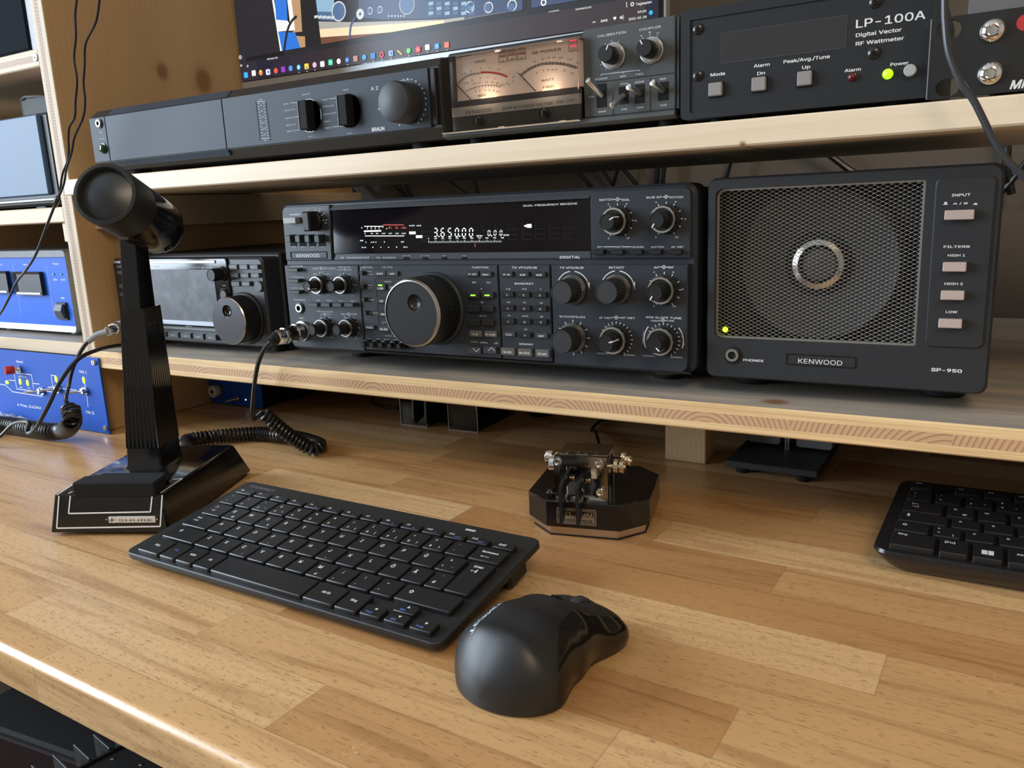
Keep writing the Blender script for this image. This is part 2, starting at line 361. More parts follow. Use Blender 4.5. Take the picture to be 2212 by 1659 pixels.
_G = {}
try: FONT = bpy.data.fonts.load(bpy.utils.resource_path('LOCAL') + '/datafiles/fonts/Inter.woff2')     # ships with Blender
except Exception: FONT = None
def glyphs(body, bold=0.):
    "outline text filled by winding number, so overlapping strokes stay clean; bold thickens by shifted copies"
    import numpy as np
    from mathutils.geometry import delaunay_2d_cdt
    key = (body, bold)
    if key in _G: return _G[key]
    c = bpy.data.curves.new('t', 'FONT'); c.body = body; c.size = 1; c.resolution_u = 3; c.fill_mode = 'NONE'
    if FONT: c.font = FONT
    o = bpy.data.objects.new('t', c); me = o.to_mesh()
    pts = [(v.co.x, v.co.y) for v in me.vertices]; nxt = {e.vertices[0]: e.vertices[1] for e in me.edges if abs(e.vertices[0]-e.vertices[1]) == 1}
    for e in me.edges:
        a, b = e.vertices
        if abs(a-b) != 1: nxt[max(a, b)] = min(a, b)
    ed = []
    for a in range(len(pts)):
        if a in nxt: ed.append((a, nxt[a]))
    o.to_mesh_clear(); bpy.data.objects.remove(o); bpy.data.curves.remove(c)
    if not pts: _G[key] = ([], [], 1); return _G[key]
    x0 = min(p[0] for p in pts); x1 = max(p[0] for p in pts)
    if bold:
        b = bold*.8; n = len(pts); P0, E0 = pts, ed; pts, ed = [], []
        for k, (dx, dy) in enumerate(((-b, -b*.7), (b, -b*.7), (b, b*.7), (-b, b*.7))):
            pts += [(x+dx, y+dy) for x, y in P0]; ed += [(p+k*n, q+k*n) for p, q in E0]
    V, _, F, _, _, _ = delaunay_2d_cdt([Vector(p) for p in pts], ed, [], 0, 1e-6)
    V = [(v.x, v.y) for v in V]; A = np.array([pts[a] for a, b in ed]); B = np.array([pts[b] for a, b in ed])
    cen = np.array([[sum(V[i][k] for i in f)/3 for k in (0, 1)] for f in F]); keep = []
    for k in range(0, len(cen), 256):
        P = cen[k:k+256, None, :]; up = (A[None, :, 1] <= P[..., 1]) & (B[None, :, 1] > P[..., 1]); dn = (A[None, :, 1] > P[..., 1]) & (B[None, :, 1] <= P[..., 1])
        cr = (B[None, :, 0]-A[None, :, 0])*(P[..., 1]-A[None, :, 1]) - (P[..., 0]-A[None, :, 0])*(B[None, :, 1]-A[None, :, 1])
        keep += list((up & (cr > 0)).sum(1) - (dn & (cr < 0)).sum(1))
    fs = [list(f) for f, w in zip(F, keep) if w != 0]
    _G[key] = ([(x-x0, y) for x, y in V], fs, x1-x0); return _G[key]

SEG = {'0': 'abcdef', '3': 'abcdg', '5': 'acdfg', '6': 'acdefg'}
def seg7(mb, ch, x, z, w, h, t, m, y, sl=.12):
    c = {'a': (0, 1, 1, 1), 'b': (1, 1, 1, .5), 'c': (1, .5, 1, 0), 'd': (0, 0, 1, 0), 'e': (0, 0, 0, .5), 'f': (0, .5, 0, 1), 'g': (0, .5, 1, .5)}
    for s in SEG[ch]:
        a = c[s]; P = (a[0]*w, a[1]*h); Q = (a[2]*w, a[3]*h); d = Vector((Q[0]-P[0], Q[1]-P[1])).normalized()*t*.65
        P = (P[0]+d.x, P[1]+d.y); Q = (Q[0]-d.x, Q[1]-d.y); mb.line((x+P[0]+sl*P[1], z+P[1]), (x+Q[0]+sl*Q[1], z+Q[1]), t, m, y)
def tag(o, label=None, cat=None, group=None, kind=None):
    if label: o['label'] = label
    if cat: o['category'] = cat
    if group: o['group'] = group
    if kind: o['kind'] = kind
    return o

class Dev:
    "a thing: an Empty with its own frame; local x right, y into the shelf, z up (or a tilted frame)"
    def __init__(s, name, label, cat, org, yaw=0., tilt=0., group=None, roll=0.):
        s.e = bpy.data.objects.new(name, None); COL.objects.link(s.e); s.e.empty_display_size = .02
        s.M = Matrix.Translation(Vector(org)) @ Matrix.Rotation(yaw, 4, 'Z') @ Matrix.Rotation(tilt, 4, 'X') @ Matrix.Rotation(roll, 4, 'Y')
        s.e.matrix_world = s.M; tag(s.e, label, cat, group); s.I = s.M.inverted()
    def at(s, p, d=0.):
        o = s.I @ CAMLOC; v = s.I.to_3x3() @ ray(p); t = (-d - o.y) / v.y; q = o + v * t; return Vector((q.x, q.z))
    def atz(s, p, h=0.):
        o = s.I @ CAMLOC; v = s.I.to_3x3() @ ray(p); t = (h - o.z) / v.z; q = o + v * t; return Vector((q.x, q.y))
    def A(s, c, x, y, d=0.): return s.at(px(c, x, y), d)
    def Z(s, c, x, y, h=0.): return s.atz(px(c, x, y), h)
    def rect(s, c, x0, y0, x1, y1, d=0.):
        a, b, e, f = s.A(c, x0, y0, d), s.A(c, x1, y0, d), s.A(c, x0, y1, d), s.A(c, x1, y1, d)
        return ((a.x+e.x)/2, (b.x+f.x)/2, (e.y+f.y)/2, (a.y+b.y)/2)      # x0,x1,z0,z1
    def txt(s, mb, body, c, x, y, w, h, m, d=0., bold=.012, rot=0., **k):
        "centre at crop pixel (x, y), w and h in crop pixels at that place"
        q = s.A(c, x, y, d); a, b = s.A(c, x-w/2, y, d), s.A(c, x+w/2, y, d); t, u = s.A(c, x, y-h/2, d), s.A(c, x, y+h/2, d)
        mb.text(body, q.x, q.y, abs(b.x-a.x), abs(t.y-u.y), m, -d - .00012, bold, rot, **k)
    def part(s, name, mb, label=None, parent=None, **k): return mb.build(name, parent or s.e, label, **k)

def spline(pts, n=12):
    "Catmull-Rom through the points"
    P = [Vector(p) for p in pts]; P = [P[0]*2 - P[1]] + P + [P[-1]*2 - P[-2]]; out = []
    for i in range(1, len(P)-2):
        a, b, c, d = P[i-1], P[i], P[i+1], P[i+2]
        for k in range(n):
            t = k/n; out.append(.5*((2*b) + (c-a)*t + (2*a-5*b+4*c-d)*t*t + (3*b-a-3*c+d)*t**3))
    out.append(P[-2]); return out
def resample(pts, step):
    out = [pts[0]]; acc = 0
    for a, b in zip(pts, pts[1:]):
        L = (b-a).length
        while acc + L >= step:
            t = (step-acc)/L; a = a.lerp(b, t); L = (b-a).length; acc = 0; out.append(a)
        acc += L
    return out

def thin_glass(name, tint=(1, 1, 1), f=.12):
    m = bpy.data.materials.new(name); m.use_nodes = True; nt = m.node_tree; nt.nodes.clear(); o = nt.nodes.new('ShaderNodeOutputMaterial'); mx = nt.nodes.new('ShaderNodeMixShader'); t = nt.nodes.new('ShaderNodeBsdfTransparent'); gl = nt.nodes.new('ShaderNodeBsdfGlossy')
    t.inputs[0].default_value = (*tint, 1); gl.inputs['Roughness'].default_value = .05; fr_ = nt.nodes.new('ShaderNodeFresnel'); fr_.inputs[0].default_value = 1.45
    nt.links.new(fr_.outputs[0], mx.inputs[0]); nt.links.new(t.outputs[0], mx.inputs[1]); nt.links.new(gl.outputs[0], mx.inputs[2]); nt.links.new(mx.outputs[0], o.inputs[0]); return m

# ------------------------------------------------------------------ common materials
M_PAN = mat('dark_grey_plastic', (.024, .030, .040), .42, spec=.45, bump=.05, bscale=3000)
M_PAN2 = mat('dark_grey_plastic_lighter', (.045, .052, .064), .45, spec=.45, bump=.05, bscale=3000)
M_BLK = mat('black_plastic', (.010, .010, .011), .45, spec=.4)
M_BLKM = mat('matt_black', (.008, .008, .009), .75, spec=.25)
M_GLOSS = mat('glossy_black', (.006, .006, .007), .07, spec=.6)
M_WHT = mat('white_print', (.80, .82, .86), .6)
M_WHT2 = mat('dim_white_print', (.50, .53, .57), .6)
M_SIL = mat('silver_metal', (.62, .61, .59), .28, 1.)
M_CHR = mat('chrome', (.80, .79, .77), .10, 1.)
M_BRASS = mat('warm_brass', (.62, .50, .34), .2, 1.)
M_SATIN = mat('satin_knob_ring', (.55, .52, .48), .35, 1.)
M_BTN = mat('dark_button', (.022, .024, .028), .38)
M_BTNG = mat('grey_button', (.30, .30, .31), .45)
M_BTNL = mat('mid_grey_button', (.12, .12, .118), .45)
M_RUB = mat('black_rubber', (.012, .012, .012), .7, spec=.3)
M_CAB = mat('black_cable', (.010, .010, .011), .32, spec=.5)
M_GRN = mat('green_led', (.1, .6, .05), .4, emit=(.25, 1.0, .03), estr=2.2)
M_YEL = mat('yellow_green_led', (.4, .7, .02), .4, emit=(.62, 1.0, .02), estr=2.4)

def dished_face(mb, q, y, R, cx, cz, r, h, m, mb2, m2, depth=.0022):
    "flat round face at height h with an off-centre finger dimple sunk into it"
    n = 48; o = [(q.x + R*math.cos(2*PI*i/n), y-h, q.y + R*math.sin(2*PI*i/n)) for i in range(n)]
    d = [(q.x + cx + r*math.cos(2*PI*i/n), y-h, q.y + cz + r*math.sin(2*PI*i/n)) for i in range(n)]
    mb.add(o + d, [[i, (i+1) % n, n+(i+1) % n, n+i] for i in range(n)], m)
    mb2.lathe([(r*1.02, h-.0001), (r*1.0, h+.0003), (r*.94, h+.0001)] + [(max(r*.94*math.cos(PI/2*i/6), .0002), h - depth*math.sin(PI/2*i/6)) for i in range(1, 7)], (q.x+cx, y, q.y+cz), m2, seg=40, cap=False)

def knob(D, c, x, y, R, h, par=None, inner=None, mat_=None, ring=True, ang=None, hin=None, teeth=24, base_d=0., name='knob', label=None, flat=False):
    """R in crop pixels (vertical). inner = inner knob radius as share of R (dual knob). ang = pointer angle in degrees, 0 up, clockwise"""
    q = D.A(c, x, y, base_d); r = abs(D.A(c, x, y-R, base_d).y - D.A(c, x, y+R, base_d).y)/2
    m = mat_ or M_BLK; mb = MB(); o = (q.x, -base_d, q.y); n = 48
    if inner:
        h1 = h*.42; hi = h; r2 = r*inner
        mb.lathe([(r*1.06, 0), (r*1.06, h1*.30), (r*.98, h1*.34), (r*.98, h1*.8), (r*.93, h1, M_SATIN), (r*.80, h1, M_SATIN), (r*.78, h1*.92)], o, m, seg=n, knurl=(2, 3, 12, .07))
        mb.lathe([(r2, h1*.6), (r2, hi*.93), (r2*.92, hi), (r2*.78, hi), (r2*.74, hi-.0003)], o, m, seg=n, knurl=(0, 1, 18, .08))
        rr, top, side = r2, hi, r2
    else:
        mb.lathe([(r, 0), (r, h*.10), (r*.985, h*.13, M_SATIN if ring else m), (r*.87, h*.26, M_SATIN if ring else m), (r*.82, h*.27), (r*.80, h*.93), (r*.75, h), (r*.70, h), (r*.69, h-.0003)], o, m, seg=n*2, knurl=(4, 5, teeth, .09))
        rr, top, side = r*.8, h, r*.8
    if ang is not None:
        a = math.radians(ang); dx, dz = math.sin(a), math.cos(a); Y = -base_d - top - .0001
        mb.line((q.x + dx*rr*.45, q.y + dz*rr*.45), (q.x + dx*rr*.98, q.y + dz*rr*.98), .0009, M_WHT, Y)
        e = (q.x + dx*rr*1.01, q.y + dz*rr*1.01); nx, nz = -dz*.00045, dx*.00045
        mb.add([(e[0]+nx, Y, e[1]+nz), (e[0]-nx, Y, e[1]-nz), (e[0]-nx, Y + top*.5, e[1]-nz), (e[0]+nx, Y + top*.5, e[1]+nz)], [(0,1,2,3)], M_WHT)
    return D.part(name, mb, label, par)

def ticks(mb, D, c, x, y, R0, R1, angs, m=None, w=.0006, d=0., sx=1.):
    q = D.A(c, x, y, d); k = abs(D.A(c, x, y-100, d).y - D.A(c, x, y+100, d).y)/200
    for a in angs:
        t = math.radians(a); u = (math.sin(t), math.cos(t))
        mb.line((q.x+u[0]*R0*k, q.y+u[1]*R0*k), (q.x+u[0]*R1*k, q.y+u[1]*R1*k), w, m or M_WHT, -d-.00012)
def button(D, c, x0, y0, x1, y1, m=None, h=.002, txt=None, d=0., th=None, tm=None, name='button', led=None, b=.0004, label=None, par=None):
    X0, X1, Z0, Z1 = D.rect(c, x0, y0, x1, y1, d); mb = MB(); mb.box(X0, X1, -d-h, -d+.001, Z0, Z1, m or M_BTN, b)
    if txt:
        hh = (Z1-Z0)*(th or .5); mb.text(txt, (X0+X1)/2, (Z0+Z1)/2 - (0 if led is None else (Z1-Z0)*.15), min((X1-X0)*.8, hh*.8*len(txt)), hh, tm or M_WHT, -d-h-.0001, .02)
    if led is not None:
        mb.box(X0+(X1-X0)*.3, X1-(X1-X0)*.3, -d-h-.0003, -d-h+.0002, Z0+(Z1-Z0)*led, Z0+(Z1-Z0)*(led+.22), M_GRN, .0001)
    return D.part(name, mb, label, par)
def jack(D, c, x, y, R, d=0., name='phones_jack', par=None):
    q = D.A(c, x, y, d); r = abs(D.A(c, x, y-R, d).y - D.A(c, x, y+R, d).y)/2; mb = MB()
    mb.lathe([(r*1.35, 0), (r*1.35, .001), (r*1.05, .0012), (r, .0022, M_SIL), (r*.62, .0022, M_SIL), (r*.58, -.004, M_BLKM), (r*.1, -.004, M_BLKM)], (q.x, -d, q.y), M_BLK, cap=False)
    return D.part(name, mb, None, par)
def feet(D, pts, r, h, m=None, z=0., zt=None, name='foot', rim=None):
    for (x, y) in pts:
        mb = MB(); mb.lathe([(r*.92, z), (r, z+h*.1), (r, z+h*.9), (r*.98, z+h)] if not rim else [(r*.7, z), (r*.72, z+h*.3), (r*.8, z+h*.32, rim), (r, z+h*.6, rim), (r, z+h, rim)], (x, y, 0), m or M_RUB, (0, 0, 1)); D.part(name, mb)
# ------------------------------------------------------------------ room
DESK, LSH, USH = .75, .847, 1.0345       # desk top, lower shelf top, upper shelf top
def struct(name, mb): o = mb.build(name, smooth=30); o['kind'] = 'structure'; return o
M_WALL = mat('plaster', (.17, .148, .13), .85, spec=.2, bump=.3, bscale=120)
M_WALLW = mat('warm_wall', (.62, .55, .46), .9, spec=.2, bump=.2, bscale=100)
M_CEIL = mat('ceiling_white', (.75, .73, .70), .9, spec=.2)
M_FLOOR = mat('dark_floor', (.10, .075, .055), .5)
M_WINF = mat('white_window_frame', (.75, .75, .74), .4)
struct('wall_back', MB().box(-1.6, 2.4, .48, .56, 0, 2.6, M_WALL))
struct('wall_right', MB().box(2.32, 2.4, -3.4, .48, 0, 2.6, M_WALLW))
struct('wall_front', MB().box(-1.6, 2.4, -3.48, -3.4, 0, 2.6, M_WALLW))
wl = MB()
for b in ((-3.4, -1.85, 0, 2.6), (-.45, .48, 0, 2.6), (-1.85, -.45, 0, .78), (-1.85, -.45, 2.12, 2.6)): wl.box(-1.62, -1.56, b[0], b[1], b[2], b[3], M_WALLW)
struct('wall_left', wl)
struct('floor', MB().box(-1.6, 2.4, -3.4, .48, -.05, 0, M_FLOOR))
struct('ceiling', MB().box(-1.6, 2.4, -3.4, .48, 2.6, 2.65, M_CEIL))
wf = MB()
for b in ((-1.85, -1.79, .78, 2.12), (-.51, -.45, .78, 2.12), (-1.85, -.45, .78, .84), (-1.85, -.45, 2.06, 2.12), (-1.18, -1.12, .84, 2.06)): wf.box(-1.62, -1.57, b[0], b[1], b[2], b[3], M_WINF, .004)
struct('window_1', wf)

# ------------------------------------------------------------------ desk (turned two degrees against the shelves)
DA = math.radians(-1.96)
D = Dev('desk', 'wide beech butcher block desk top carrying the keyboards, mouse and microphone', 'desk', (0, 0, DESK), DA)
fy = D.I @ onZ((272, 1525), DESK); FY = -.3498
mb = MB(); R_ = .0055
prof = [(.42, 0)] + [(FY+R_-R_*math.sin(PI/2*i/8), -R_+R_*math.cos(PI/2*i/8)) for i in range(9)] + [(FY, -.0245), (FY+.003, -.0275), (.42, -.0275)]
mb.prism([(p[0], p[1]) for p in prof], -1.15, 1.9, beech(), 'x')
D.part('desktop', mb)
M_LEG = mat('dark_steel', (.03, .03, .032), .4, .6)
for (x, y) in ((-1.05, .38), (1.7, .38), (-1.05, -.27), (1.7, -.27)):
    D.part('leg', MB().box(x-.03, x+.03, y-.03, y+.03, -DESK, -.0275, M_LEG, .003))

# ------------------------------------------------------------------ shelving on the desk
PX0, PX1 = -.3131, -.292                 # left side board
FRY = -.022
P_SIDE = pine('pine_side_board', (2, 1, 0), knots=[(onX(px('A7', *k), PX1).z, onX(px('A7', *k), PX1).y, r) for k, r in (((1385, 610), .011), ((1735, 690), .017))], light=(.56, .365, .185), dark=(.40, .245, .115), rough=.45, scale=.8)
kn = onY((1604, 311), -.029); P_UEDGE = pine('pine_edge', (0, 2, 1), knots=((kn.x, kn.z, .0022),), light=(.84, .71, .54), dark=(.68, .51, .34), scale=.35)
P_TOP = pine('worn_sheen_shelf_top', (0, 1, 2), knots=((onZ((1675, 868), LSH).x, onZ((1675, 868), LSH).y, .010),), light=(.62, .52, .40), dark=(.24, .19, .15), gray=(.30, .295, .285), rough=.42)  # wear and the board's reflected light are both mixed in as grey
P_BLK = pine('pine_block', (2, 0, 1), light=(.66, .46, .26), dark=(.42, .27, .14), scale=1.2)
P_LEDGE = ply_edge('layered_board_edge', 2, 0, LSH-.0198, LSH)
P_VEDGE = ply_edge('layered_post_edge', 0, 2, PX0, PX1, light=(.62, .52, .39), dark=(.50, .38, .26), end=(.44, .33, .245))
D = Dev('shelf_unit', 'long pine shelving standing on the desk, carrying the radio gear', 'shelf', (0, 0, 0))
def board(name, x0, x1, y0, y1, z0, z1, body, edge, sag=0., n=1, label=None, side=None):
    mb = MB(); R = 24 if sag else 1
    for i in range(R+1):
        pass
    xs = [x0 + (x1-x0)*i/R for i in range(R+1)]; vs = []; c = .0012
    def dz(x): return -sag*math.sin(PI*min(max((x-x0)/(x1-x0), 0), 1))
    sec = [(y0, z0+c), (y0, z1-c), (y0+c, z1), (y1, z1), (y1, z0), (y0+c, z0)]
    for x in xs: vs += [(x, p[0], p[1]+dz(x)) for p in sec]
    fs_e, fs_b = [], []
    for i in range(R):
        for j in range(6):
            q = [i*6+j, i*6+(j+1) % 6, (i+1)*6+(j+1) % 6, (i+1)*6+j]; (fs_e if j in (0, 1, 5) else fs_b).append(q)
    mb.add(vs, fs_e, edge); o = len(mb.v); k = mb.mi(body)
    for f in fs_b: mb.f.append(f); mb.m.append(k)
    mb.f.append(list(range(6))[::-1]); mb.m.append(k); mb.f.append([R*6+j for j in range(6)]); mb.m.append(k)
    return D.part(name, mb, label)
board('lower_shelf', PX1, 1.05, -.029, .44, LSH-.0198, LSH, P_TOP, P_LEDGE, label='scuffed greyish shelf board with layered raw edge')
board('upper_shelf', PX1, 1.05, -.029, .232, USH-.0165, USH, P_UEDGE, P_UEDGE, sag=.0008, label='pale planed shelf board bowing slightly under the gear')
mb = MB(); mb.box(PX0, PX1, FRY, .44, DESK+.0003, 1.75, P_SIDE, .0008)
k = mb.mi(P_VEDGE)
for i, f in enumerate(mb.f):
    if all(mb.v[j][1] < FRY+.002 for j in f): mb.m[i] = k
D.part('side_board', mb, 'upright pine side board with knots and a layered front edge')
mb = MB(); mb.box(1.05, 1.07, FRY, .40, DESK+.0003, 1.75, P_SIDE, .0008); D.part('side_board', mb)
mb = MB(); mb.box(-.87, -.85, FRY, .44, DESK+.0003, 1.75, P_SIDE, .0008); D.part('side_board', mb)
P_LS = pine('left_shelf_wood', (0, 2, 1), light=(.66, .53, .37), dark=(.50, .36, .22), scale=.4)
P_LE = ply_edge('left_board_edge', 2, 0, 1.154, 1.172, light=(.66, .57, .43), dark=(.54, .43, .30), end=(.48, .36, .27))
board('left_shelf', -.85, PX0, FRY, .44, 1.154, 1.172, P_LS, P_LE)
board('left_shelf', -.85, PX0, FRY, .44, .9897, 1.0067, P_LS, P_LS)
board('left_shelf', -.85, PX0, FRY, .44, .8375, .853, P_TOP, P_LS)
D.part('cleat', MB().box(PX1, PX1+.018, 0.0, .44, USH-.054, USH-.0175, P_LS, .001))
D.part('cleat', MB().box(PX0-.012, PX0, FRY+.004, .3, .968, .9895, P_LS, .001))
bx0, bx1 = onZ((1437, 993), DESK), onZ((1530, 998), DESK)
D.part('support_block', MB().box(bx0.x, bx1.x, bx0.y, bx0.y+.03, DESK+.0003, LSH-.0198, P_BLK, .0008), 'short pine block holding up the lower shelf')
s = onY(px('C6', 488, 795), FRY-.0005); mb = MB()
mb.lathe([(.0042, 0), (.0042, .0004), (.0035, .001), (.0006, .001)], (s.x, FRY, s.z), M_SIL, seg=20)
mb.box(s.x-.0016, s.x+.0016, FRY-.0013, FRY-.0009, s.z-.0003, s.z+.0003, M_BLKM); mb.box(s.x-.0003, s.x+.0003, FRY-.0013, FRY-.0009, s.z-.0016, s.z+.0016, M_BLKM)
D.part('screw', mb)
# ------------------------------------------------------------------ large transceiver in the middle
D = Dev('transceiver', 'wide dark grey shortwave transceiver with big tuning knob and lit white frequency display', 'radio', (0, 0, LSH+.0003))
H0, H1 = .0125, .1500
M_DISP = mat('display_window', (.006, .005, .008), .09, spec=.55)
M_DRED = mat('display_segments_off', (.016, .005, .008), .35)
M_DWH = mat('display_white', (.7, .8, .8), .5, emit=(.85, 1.0, .98), estr=1.0)
M_DRD = mat('display_red', (.7, .1, .08), .5, emit=(.75, .06, .05), estr=.45)
M_DIM = mat('display_dim_text', (.42, .42, .48), .6)
mb = MB(); mb.box(.006, .396, .02, .375, H0, H1-.003, mat('cabinet_black', (.012, .012, .013), .5, bump=.2, bscale=1500), .002)
D.part('cabinet', mb)
mb = MB(); mb.prism(rrect(0, .4025, H0, H1, (.010, .010, .009, .009)), -.001, .022, M_PAN, ch=.0022); D.part('bezel', mb)
# upper left panel, upper right panel, lower panels
YU = .0035                    # how far the upper panels stand forward
YL = .0085                    # lower panels stand further forward
mb = MB()
a, b, c_, e = D.A('A1', 34, 268, YU), D.A('A1', 440, 250, YU), D.A('A1', 462, 724, YU), D.A('A1', 72, 722, YU)
mb.prism([(e.x, e.y), (c_.x, e.y), (b.x, a.y), (a.x+.004, a.y), (a.x+.001, a.y-.002), (a.x, a.y-.006)], -YU, 0, M_PAN, ch=.0006); D.part('control_panel', mb)
zU0, zU1 = e.y, a.y
q0, q1 = D.A('A2', 856, 655, YU), D.A('A2', 1630, 100, YU)
mb = MB(); mb.prism(rrect(q0.x, q1.x, zU0, zU1, (.0005, .0005, .006, .0005)), -YU, 0, M_PAN, ch=.0006); D.part('control_panel', mb)
l1 = c_.x + .0006; r0 = q0.x - .0006
# display window with light bevel above, and name strip below
w0, w1 = D.A('A1', 447, 283, .001), D.A('A2', 848, 570, .001)
zt = D.A('A1', 1000, 258, 0).y; zb = D.A('A2', 400, 590, .002).y
mb = MB(); mb.box(l1-.0005, r0+.0005, -.0014, .001, zb, zt-.0012, M_DISP, .0003); D.part('display_window', mb)
mb = MB(); mb.add([(l1, -.0008, zt+.0035), (r0, -.0008, zt+.0035), (r0, -.0035, zt-.001), (l1, -.0035, zt-.001), (l1, 0, zt-.0012), (r0, 0, zt-.0012)], [(0,1,2,3), (3,2,5,4)], M_PAN2); D.part('window_lip', mb)
mb = MB(); x0s = D.A('A1', 470, 725, YU).x; x0t = D.A('A1', 492, 655, YU).x
mb.prism([(x0s, zU0), (r0, zU0), (r0, zb), (x0t, zb)], -YU+.0008, 0, M_PAN2, ch=.0005); D.part('name_strip', mb)
# display content
mb = MB(); dd = .0014
T = lambda *a, **k: D.txt(mb, *a, d=dd, **k)
T('DUAL FREQUENCY RECEIVE', 'A2', 532, 221, 420, 20, M_WHT, bold=.02)

for (c, x, s) in [('A1', 1332+60.5*i, ch) for i, ch in enumerate('365000')] + [('A2', 50, '0'), ('A2', 97, '0'), ('A2', 143, '0')]:
    sc = 1. if c == 'A1' else .62
    lo, hi = D.A(c, x, 518 if c == 'A1' else 465, dd), D.A(c, x+34*(1 if c == 'A1' else .62), 447 if c == 'A1' else 425, dd); seg7(mb, s, lo.x, lo.y, (hi.x-lo.x)*.72, hi.y-lo.y, .0009*(1 if c == 'A1' else .75), M_DWH, -dd-.0001)
for (c, x, y) in (('A1', 1376, 516), ('A1', 1552, 514), ('A2', 78, 466)):
    p = D.A(c, x, y, dd); mb.box(p.x-.0005, p.x+.0005, -dd-.0002, -dd, p.y-.0005, p.y+.0005, M_DWH)

T('kHz', 'A1', 1722, 508, 46, 20, M_DWH); T('kHz', 'A2', 194, 458, 42, 16, M_DWH)
for i in range(11):
    for_ = D.A('A1', 1290, 572, dd).lerp(D.A('A2', 165, 517, dd), i/10)
    mb.text(str(i*100), for_.x, for_.y+.0038, .0028 if i else .001, .0013, M_DWH, -dd-.0001, .01)
    if i < 10:
        for_2 = D.A('A1', 1290, 572, dd).lerp(D.A('A2', 165, 517, dd), (i+1)/10)
        for k in range(5):
            p = for_.lerp(for_2, k/5); mb.line((p.x, p.y), (p.x, p.y+(.0022 if k == 0 else .0013)), .0003, M_DWH, -dd-.0001)
p = D.A('A1', 1684, 592, dd); mb.line((p.x, p.y-.0014), (p.x, p.y+.0014), .0006, M_DRD, -dd-.0001)
for (x0, x1, y, m) in ((738, 898, 430, M_DWH), (898, 1075, 418, M_DRD), (745, 1080, 512, M_DWH)):
    a, b = D.A('A1', x0, y, dd), D.A('A1', x1, y, dd); mb.line((a.x, a.y), (b.x, b.y), .0006, m, -dd-.0001)
for i, s in enumerate('1357 9'):
    if s != ' ': T(s, 'A1', 765+i*33, 448, 8, 14, M_DWH)
for x, s in ((957, '20'), (1015, '40'), (1075, '60dB')): T(s, 'A1', x, 442, 26 if len(s) < 3 else 46, 14, M_DRD)
for x in (765, 800, 832, 865, 898, 955, 1013, 1075):
    a = D.A('A1', x, 428, dd); mb.line((a.x, a.y), (a.x, a.y-.0014), .0005, M_DWH if x < 900 else M_DRD, -dd-.0001)
a, b = D.A('A1', 740, 478, dd), D.A('A1', 886, 462, dd)
for i in range(20): mb.line((a.x+(b.x-a.x)*i/20, a.y), (a.x+(b.x-a.x)*i/20, b.y), .0011, M_DWH, -dd-.0001)
for x, s in ((745, '0'), (803, '10'), (848, '20'), (903, '100'), (960, '150'), (1018, '200'), (1075, '250W')): T(s, 'A1', x, 489, 9*len(s), 13, M_DWH)
for x, y, s in ((718, 440, 'S'), (716, 550, 'SWR'), (753, 563, '1'), (808, 563, '1.5'), (838, 563, '2'), (910, 561, '3'), (1065, 561, 'OFF'), (735, 608, 'Ic 0'), (812, 607, '2'), (880, 606, '4'), (946, 606, '6'), (1014, 605, '8'), (1090, 605, '10 A')): T(s, 'A1', x, y, 9*len(s), 14, M_DWH)
T('8.83', 'A1', 1145, 422, 44, 14, M_DWH); T('455', 'A1', 1203, 422, 40, 14, M_DWH)
for x, y in ((1150, 486), (1207, 518)):
    a, b = D.A('A1', x-26, y+12, dd), D.A('A1', x+26, y-12, dd); mb.box(a.x, b.x, -dd-.0002, -dd, a.y, b.y, M_DWH)
a, b = D.A('A2', 358, 404, dd), D.A('A2', 390, 374, dd); mb.box(a.x, b.x, -dd-.0002, -dd, a.y, b.y, M_DWH)
a, b, e = D.A('A2', 328, 389, dd), D.A('A2', 354, 378, dd), D.A('A2', 354, 402, dd); mb.add([(q.x, -dd-.0001, q.y) for q in (a, b, e)], [(0,1,2)], M_DWH)
a, b = D.A('A1', 1240, 640, .0014), D.A('A2', 750, 340, .0014)
for k in range(12):
    xx = a.x + (b.x-a.x)*k/12
    for j in range(3):
        zz = a.y + .008 + (b.y-a.y-.010)*j/3
        for (p, q) in (((xx, zz), (xx+.008, zz)), ((xx, zz), (xx, zz+.005))): mb.line(p, q, .0003, M_DRED, -.00145)
D.part('display_readout', mb)

# lettering collected in one mesh
mb = MB(); dd = YU; TX = mb
T('POWER', 'A1', 148, 327, 84, 18, M_WHT); T('ATT', 'A1', 257, 284, 38, 16, M_WHT2)
for x, y, s in ((316, 271, '0'), (360, 282, '6'), (396, 320, '12'), (414, 374, '18'), (410, 398, 'dB')): T(s, 'A1', x, y, 9*len(s), 13, M_WHT)
for a, b in (((318, 286), (320, 304)), ((356, 294), (350, 312)), ((384, 330), (368, 344)), ((376, 378), (396, 378))):
    p, q = D.A('A1', *a, YU), D.A('A1', *b, YU); mb.line((p.x, p.y), (q.x, q.y), .0006, M_WHT, -YU-.00012)
for x, s in ((127, 'VOX'), (207, 'FULL'), (290, 'MON'), (372, 'DIM')): T(s, 'A1', x, 502, 36, 13, M_WHT)
for x, s in ((136, 'MAN'), (216, 'SEMI'), (297, 'OFF'), (382, 'NOR')): T(s, 'A1', x, 600, 36, 13, M_WHT)
T('KENWOOD', 'A1', 257, 675, 196, 40, M_WHT, bold=.0)
T('HF TRANSCEIVER', 'A1', 658, 695, 246, 22, M_WHT2); T('TS-950SDX', 'A1', 924, 695, 170, 22, M_WHT2)
for x, s in ((1098, 'ON AIR'), (1257, 'AT TUNE'), (1420, 'AIP'), (1592, 'SUB')): T(s, 'A1', x, 680, 11*len(s), 12, M_WHT2)
T('DIGITAL', 'A2', 692, 629, 160, 28, M_WHT, shear=.25, bold=.02)
